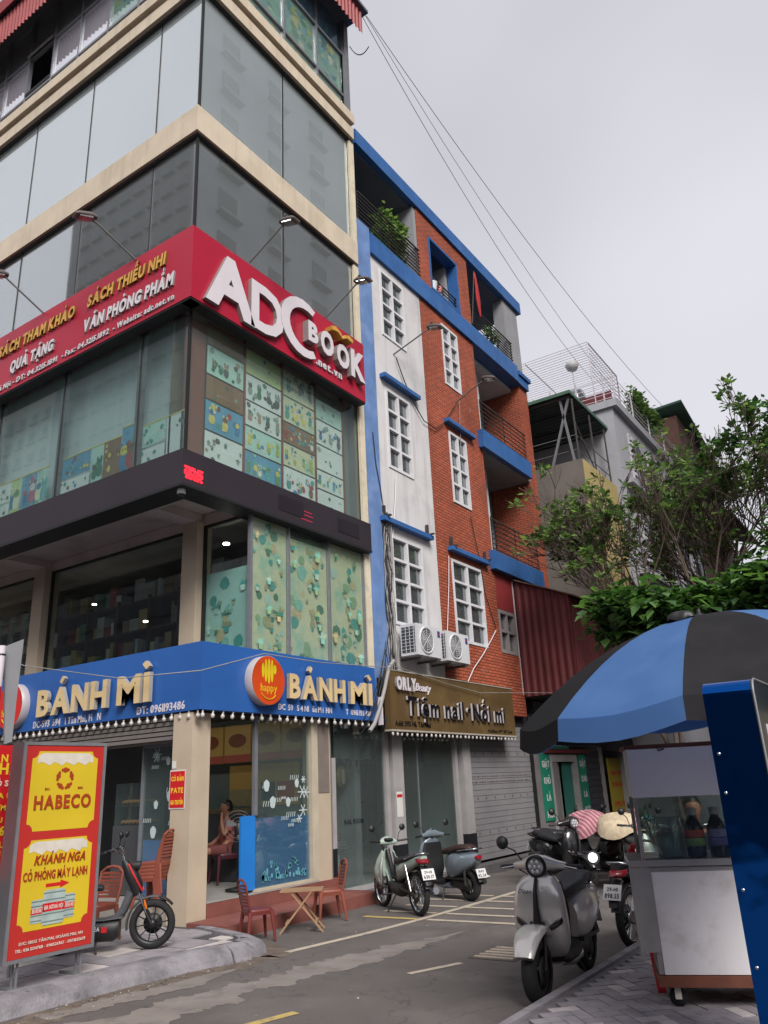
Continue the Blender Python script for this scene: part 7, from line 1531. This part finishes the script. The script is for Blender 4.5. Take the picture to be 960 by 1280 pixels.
# blue chrome sign box, nearest the camera
m_film_b = bpy.data.materials.new('blue_mirror_film'); m_film_b.use_nodes = True; p_ = m_film_b.node_tree.nodes['Principled BSDF']; p_.inputs['Base Color'].default_value = (.005, .085, .36, 1); p_.inputs['Metallic'].default_value = .95; p_.inputs['Roughness'].default_value = .06
n_ = m_film_b.node_tree.nodes.new('ShaderNodeTexNoise'); n_.inputs['Scale'].default_value = 3.5; b_ = m_film_b.node_tree.nodes.new('ShaderNodeBump'); b_.inputs['Strength'].default_value = .18; b_.inputs['Distance'].default_value = .05
g_ = m_film_b.node_tree.nodes.new('ShaderNodeNewGeometry'); m_film_b.node_tree.links.new(g_.outputs['Position'], n_.inputs['Vector']); m_film_b.node_tree.links.new(n_.outputs['Fac'], b_.inputs['Height']); m_film_b.node_tree.links.new(b_.outputs[0], p_.inputs['Normal'])
sb = thing('sign_box', 'standing sign box edged in shiny blue mirror film at the right edge of the pavement', 'sign', (-.77, 4.5, .118))
x0, x1, y0, y1, zt = -.888, -.665, 4.0, 5.2, 1.945
prof = [(y0, .12), (y0, zt-.07)]+[(y0+.07-.07*math.cos(math.radians(t)), zt-.07+.07*math.sin(math.radians(t))) for t in range(0, 91, 15)]+[(y1, zt), (y1, .12)]
prof = [p for i, p in enumerate(prof) if i == 0 or (V((*p, 0))-V((*prof[i-1], 0))).length > 1e-4]
mb = MB(); mb.ring([[V((x0, a, b)) for a, b in prof], [V((x1-.01, a, b)) for a, b in prof]], 0, False); mb.build('film_case', m_film_b, sb)
mb = MB(); mb.prism([(x1-.009, a, b) for a, b in prof], None, (.009, 0, 0)); fc = mb.build('printed_face', mat('printed_dark', '#20262a', .3, .3, 3), sb)
mb = MB(); mb.tube([(x1+.001, a, b) for a, b in prof[:-1]], .006, 6); mb.build('edge_trim', m_galv, sb)
lettering(FX(x1), 'KHÔ GÀ', 4.16, 1.60, .20, .003, m_lw, fc, width=.85, bold=.04, c=.001); mb = MB(); r = random.Random(3)
for i in range(60): a, b = 4.2+r.random()*.9, 1.28+r.random()*.2; FX(x1).quad(mb, [(a+.03*math.cos(t)*r.uniform(.5, 1), b+.022*math.sin(t)) for t in (0, 1.2, 2.4, 3.6, 4.8)], .0015+.00002*i)
mb.build('printed_food', mat('print_gold', '#8c6f2a', .5, .3, 30), fc, kind='stuff')
FB(FX(x1), 'printed_plate', 4.15, 5.1, .6, 1.2, .001, .0015, mat('print_greyblue', '#4f5a5e', .4, .3, 5), fc)
for z in (.75, 1.05, 1.45, 1.62): MB().lathe((-.86, y0-.001, z), (0, -1, 0), [(0, .008), (.004, .006), (.005, .001)], 10).build('screw', m_chr, sb)
# ================================================================== PEOPLE
m_skin = mat('skin', '#9c6d56', .6, .06, 12); m_hair = mat('hair_black', '#15110f', .5, .2, 30)
def skinned(name, joints, edges, m, par, root=0, sub=2):
    me = bpy.data.meshes.new(name); me.from_pydata([j[0] for j in joints], edges, []); o = bpy.data.objects.new(name, me); COL.objects.link(o); o.parent = par
    sk = o.modifiers.new('skin', 'SKIN'); sk.use_smooth_shade = True
    for i, j in enumerate(joints):
        r = j[1]; r = r if isinstance(r, tuple) else (r, r); me.skin_vertices[0].data[i].radius = r; me.skin_vertices[0].data[i].use_root = (i == root)
    sb_ = o.modifiers.new('subd', 'SUBSURF'); sb_.levels = sub; sb_.render_levels = sub; me.materials.append(m)
    dg = bpy.context.evaluated_depsgraph_get(); nm = bpy.data.meshes.new_from_object(o.evaluated_get(dg)); o.modifiers.clear(); o.data = nm; return o
def seated(label, loc, rz, scale, shirt, pants, armup=False, zseat=.45):
    """x forward, seated; z = 0 is the floor"""
    t = thing('person', label, 'person', loc, rz, None, scale); z = zseat
    J = [((0, 0, z+.10), (.13, .11)), ((-.02, 0, z+.28), (.12, .095)), ((-.01, 0, z+.45), (.14, .10)), ((0, 0, z+.56), (.05, .05)), ((.01, 0, z+.62), (.045, .045)), ((.02, 0, z+.70), (.072, .085)), ((.02, 0, z+.78), (.06, .07))]
    E_ = [(0, 1), (1, 2), (2, 3), (3, 4), (4, 5), (5, 6)]
    def limb(start, pts):
        p = start
        for q in pts: J.append(q); E_.append((p, len(J)-1)); p = len(J)-1
        return p
    for s in (-1, 1):
        limb(0, [((.08, s*.09, z+.07), .085), ((.28, s*.11, z+.08), .075), ((.44, s*.11, z+.06), .06), ((.46, s*.11, z-.15), .055), ((.45, s*.11, .08), .035), ((.48, s*.11, .04), .034), ((.58, s*.12, .025), .025)])
        if s > 0 and armup: pts = [((.0, .16, z+.50), .05), ((.12, .22, z+.30), .042), ((.14, .14, z+.50), .032), ((.12, .09, z+.60), .027)]
        else: pts = [((.0, s*.16, z+.50), .05), ((.04, s*.21, z+.26), .042), ((.22, s*.12, z+.17), .032), ((.29, s*.09, z+.16), .027)]
        e = limb(2, pts); w = V(pts[-1][0]); d = (w-V(pts[-2][0])).normalized()
        h = limb(e, [(tuple(w+d*.045), (.034, .018))]); hc = w+d*.045
        for f in range(4): o = (f-1.5)*.017; side = V((0, 1, 0)) if abs(d.y) < .8 else V((1, 0, 0)); a = hc+d*.035+side*o; b = a+d*(.028, .034, .032, .024)[f]+V((0, 0, -.008)); limb(h, [(tuple(a), .009), (tuple(b), .008)])
        limb(h, [(tuple(hc+V((0, -s*.03, .012))), .010), (tuple(hc+V((0, -s*.045, .02))+d*.02), .008)])
    b = skinned('body', J, E_, m_skin, t)
    sh = skinned('shirt', [((0, 0, z+.06), (.155, .14)), ((-.02, 0, z+.28), (.145, .12)), ((-.01, 0, z+.45), (.16, .12)), ((0, 0, z+.54), (.075, .07)), ((0, -.17, z+.49), .065), ((.03, -.21, z+.34), .06), ((0, .17, z+.49), .065), ((.05, .21, z+.36), .06)], [(0, 1), (1, 2), (2, 3), (2, 4), (4, 5), (2, 6), (6, 7)], shirt, t)
    pa = skinned('trousers', [((0, 0, z+.06), (.15, .12)), ((.08, -.09, z+.07), .1), ((.38, -.11, z+.08), .085), ((.08, .09, z+.07), .1), ((.38, .11, z+.08), .085)], [(0, 1), (1, 2), (0, 3), (3, 4)], pants, t)
    hd = MB(); hz = z+.745
    hd.loft([((.035, 0, hz-.105), (.03, 0, 0), (0, .03, 0)), ((.03, 0, hz-.07), (.065, 0, 0), (0, .055, 0)), ((.02, 0, hz-.02), (.088, 0, 0), (0, .07, 0)), ((.015, 0, hz+.04), (.092, 0, 0), (0, .074, 0)), ((.01, 0, hz+.085), (.075, 0, 0), (0, .06, 0)), ((.01, 0, hz+.11), (.03, 0, 0), (0, .025, 0))], 22, e=1.); h = hd.build('head', m_skin, t, world=False)
    MB().loft([((.10, 0, hz+.02), (.008, 0, 0), (0, .008, 0)), ((.125, 0, hz-.02), (.012, 0, 0), (0, .015, 0)), ((.10, 0, hz-.03), (.008, 0, 0), (0, .012, 0))], 10, e=1.).build('nose', m_skin, h, world=False)
    for s in (-1, 1):
        MB().loft([((.088, s*.03, hz+.012), (.006, 0, 0), (0, .013, 0)), ((.10, s*.03, hz+.012), (.004, 0, 0), (0, .01, .0))], 10, e=1.).build('eye', m_hair, h, world=False)
        MB().loft([((.01, s*.074, hz-.02), (.018, 0, 0), (0, .006, 0)), ((.005, s*.084, hz+.025), (.02, 0, 0), (0, .007, 0))], 10, e=1.).build('ear', m_skin, h, world=False)
    MB().box((.098, -.02, hz-.062), (.106, .02, hz-.054)).build('mouth', mat('lips', '#7a4038', .6), h, world=False)
    MB().loft([((-.03, 0, hz-.05), (.07, 0, 0), (0, .078, 0)), ((-.02, 0, hz+.02), (.085, 0, 0), (0, .086, 0)), ((-.002, 0, hz+.075), (.092, 0, 0), (0, .080, 0)), ((.0, 0, hz+.115), (.07, 0, 0), (0, .058, 0)), ((.0, 0, hz+.13), (.02, 0, 0), (0, .02, 0))], 20, e=1.).build('hair', m_hair, t, world=False)
    MB().loft([((-.10, 0, hz+.02), (.03, 0, 0), (0, .03, 0)), ((-.135, 0, hz+.03), (.04, 0, 0), (0, .04, 0)), ((-.165, 0, hz+.02), (.02, 0, 0), (0, .02, 0))], 12, e=1.).build('hair_bun', m_hair, t, world=False)
    for s in (-1, 1): MB().loft([((.42, s*.115, .008), (.02, 0, 0), (0, .03, 0)), ((.52, s*.115, .012), (.09, 0, 0), (0, .045, 0))], 12).build('sandal', m_blk, t, world=False)
    return t
seated('person in a coral shirt sitting on a dark red chair inside the bakery doorway', (-9.05, 9.05, .327), R_(-115), .86, mat('coral_shirt', '#a3564e', .8, .1, 9), mat('brown_shorts', '#6b3a38', .8, .1, 9), armup=True)
cr = chair('dark maroon plastic chair under the seated person in the bakery doorway', (-9.05, 9.05, .327), R_(-115), .90, mat('maroon_plastic', '#4d1f2c', .45, .05, 4), None)
seated('person in dark navy top seated beyond the food cart, seen through its glass', (-2.05, 8.05, .118), R_(-70), .92, mat('navy_top', '#23283c', .8, .15, 9), mat('dark_trousers', '#26262b', .8, .1, 9))
so = thing('stool', 'low blue stool under the person beyond the food cart', 'stool', (-2.05, 8.05, .118), R_(-70))
for x, y in ((-.1, -.1), (.12, -.1), (-.1, .1), (.12, .1)): MB().box((x-.02, y-.02, 0), (x+.02, y+.02, .38)).build('leg', m_bfilm2, so, world=False)
MB().box((-.14, -.14, .38), (.16, .14, .41)).build('seat', m_bfilm2, so, world=False)
fn = thing('pedestal_fan', 'dark pedestal fan standing beside the seated person inside the bakery doorway', 'fan', gz(297, 1113, .33))
q = gz(297, 1113, .33)
MB().lathe((0, 0, 0), (0, 0, 1), [(0, .16), (.02, .17), (.04, .05)], 20, caps=True).build('base', m_blk, fn, world=False); MB().tube([(0, 0, .03), (0, 0, .72)], .014, 8).build('pole', m_blk, fn, world=False)
d_ = V((.55, -.8, 0)).normalized(); MB().loft([((0, 0, .70), (.05, 0, 0), (0, .05, 0)), ((0, 0, .78), (.06, 0, 0), (0, .06, 0)), ((0, 0, .84), (.03, 0, 0), (0, .03, 0))], 14).build('motor', m_blk, fn, world=False)
for k in range(4): MB().lathe((d_.x*.02*k, d_.y*.02*k, .80), d_, [(0, .06+.045*k), (.006, .062+.045*k), (0, .066+.045*k)], 24).build('guard_ring', mat('fan_grey', '#5f6266', .5), fn, world=False)
for k in range(3):
    a = k*2.094; s_ = d_.cross(V((0, 0, 1))); u_ = s_*math.cos(a)+V((0, 0, 1))*math.sin(a); v_ = s_*math.cos(a+1.1)+V((0, 0, 1))*math.sin(a+1.1); c_ = V((0, 0, .80))+d_*.03
    mb = MB(); mb.prism([c_+u_*.02, c_+u_*.17, c_+(u_+v_).normalized()*.18, c_+v_*.03], None, d_*.006); mb.build('blade', mat('fan_grey', '#5f6266'), fn, world=False)
cs = thing('plastic_scrap', 'pale crumpled plastic scrap lying by the shutter step', 'rubbish', (-7.1, 13.0, 0)); cs.location = gz(600, 1096, .02)
MB().loft([((-.2, 0, .01), (0, .03, 0), (0, 0, .01)), ((-.08, .02, .03), (0, .08, 0), (0, 0, .035)), ((.06, -.01, .025), (0, .06, 0), (0, 0, .03)), ((.18, 0, .01), (0, .03, 0), (0, 0, .01))], 12).build('scrap', m_wh, cs, world=False)
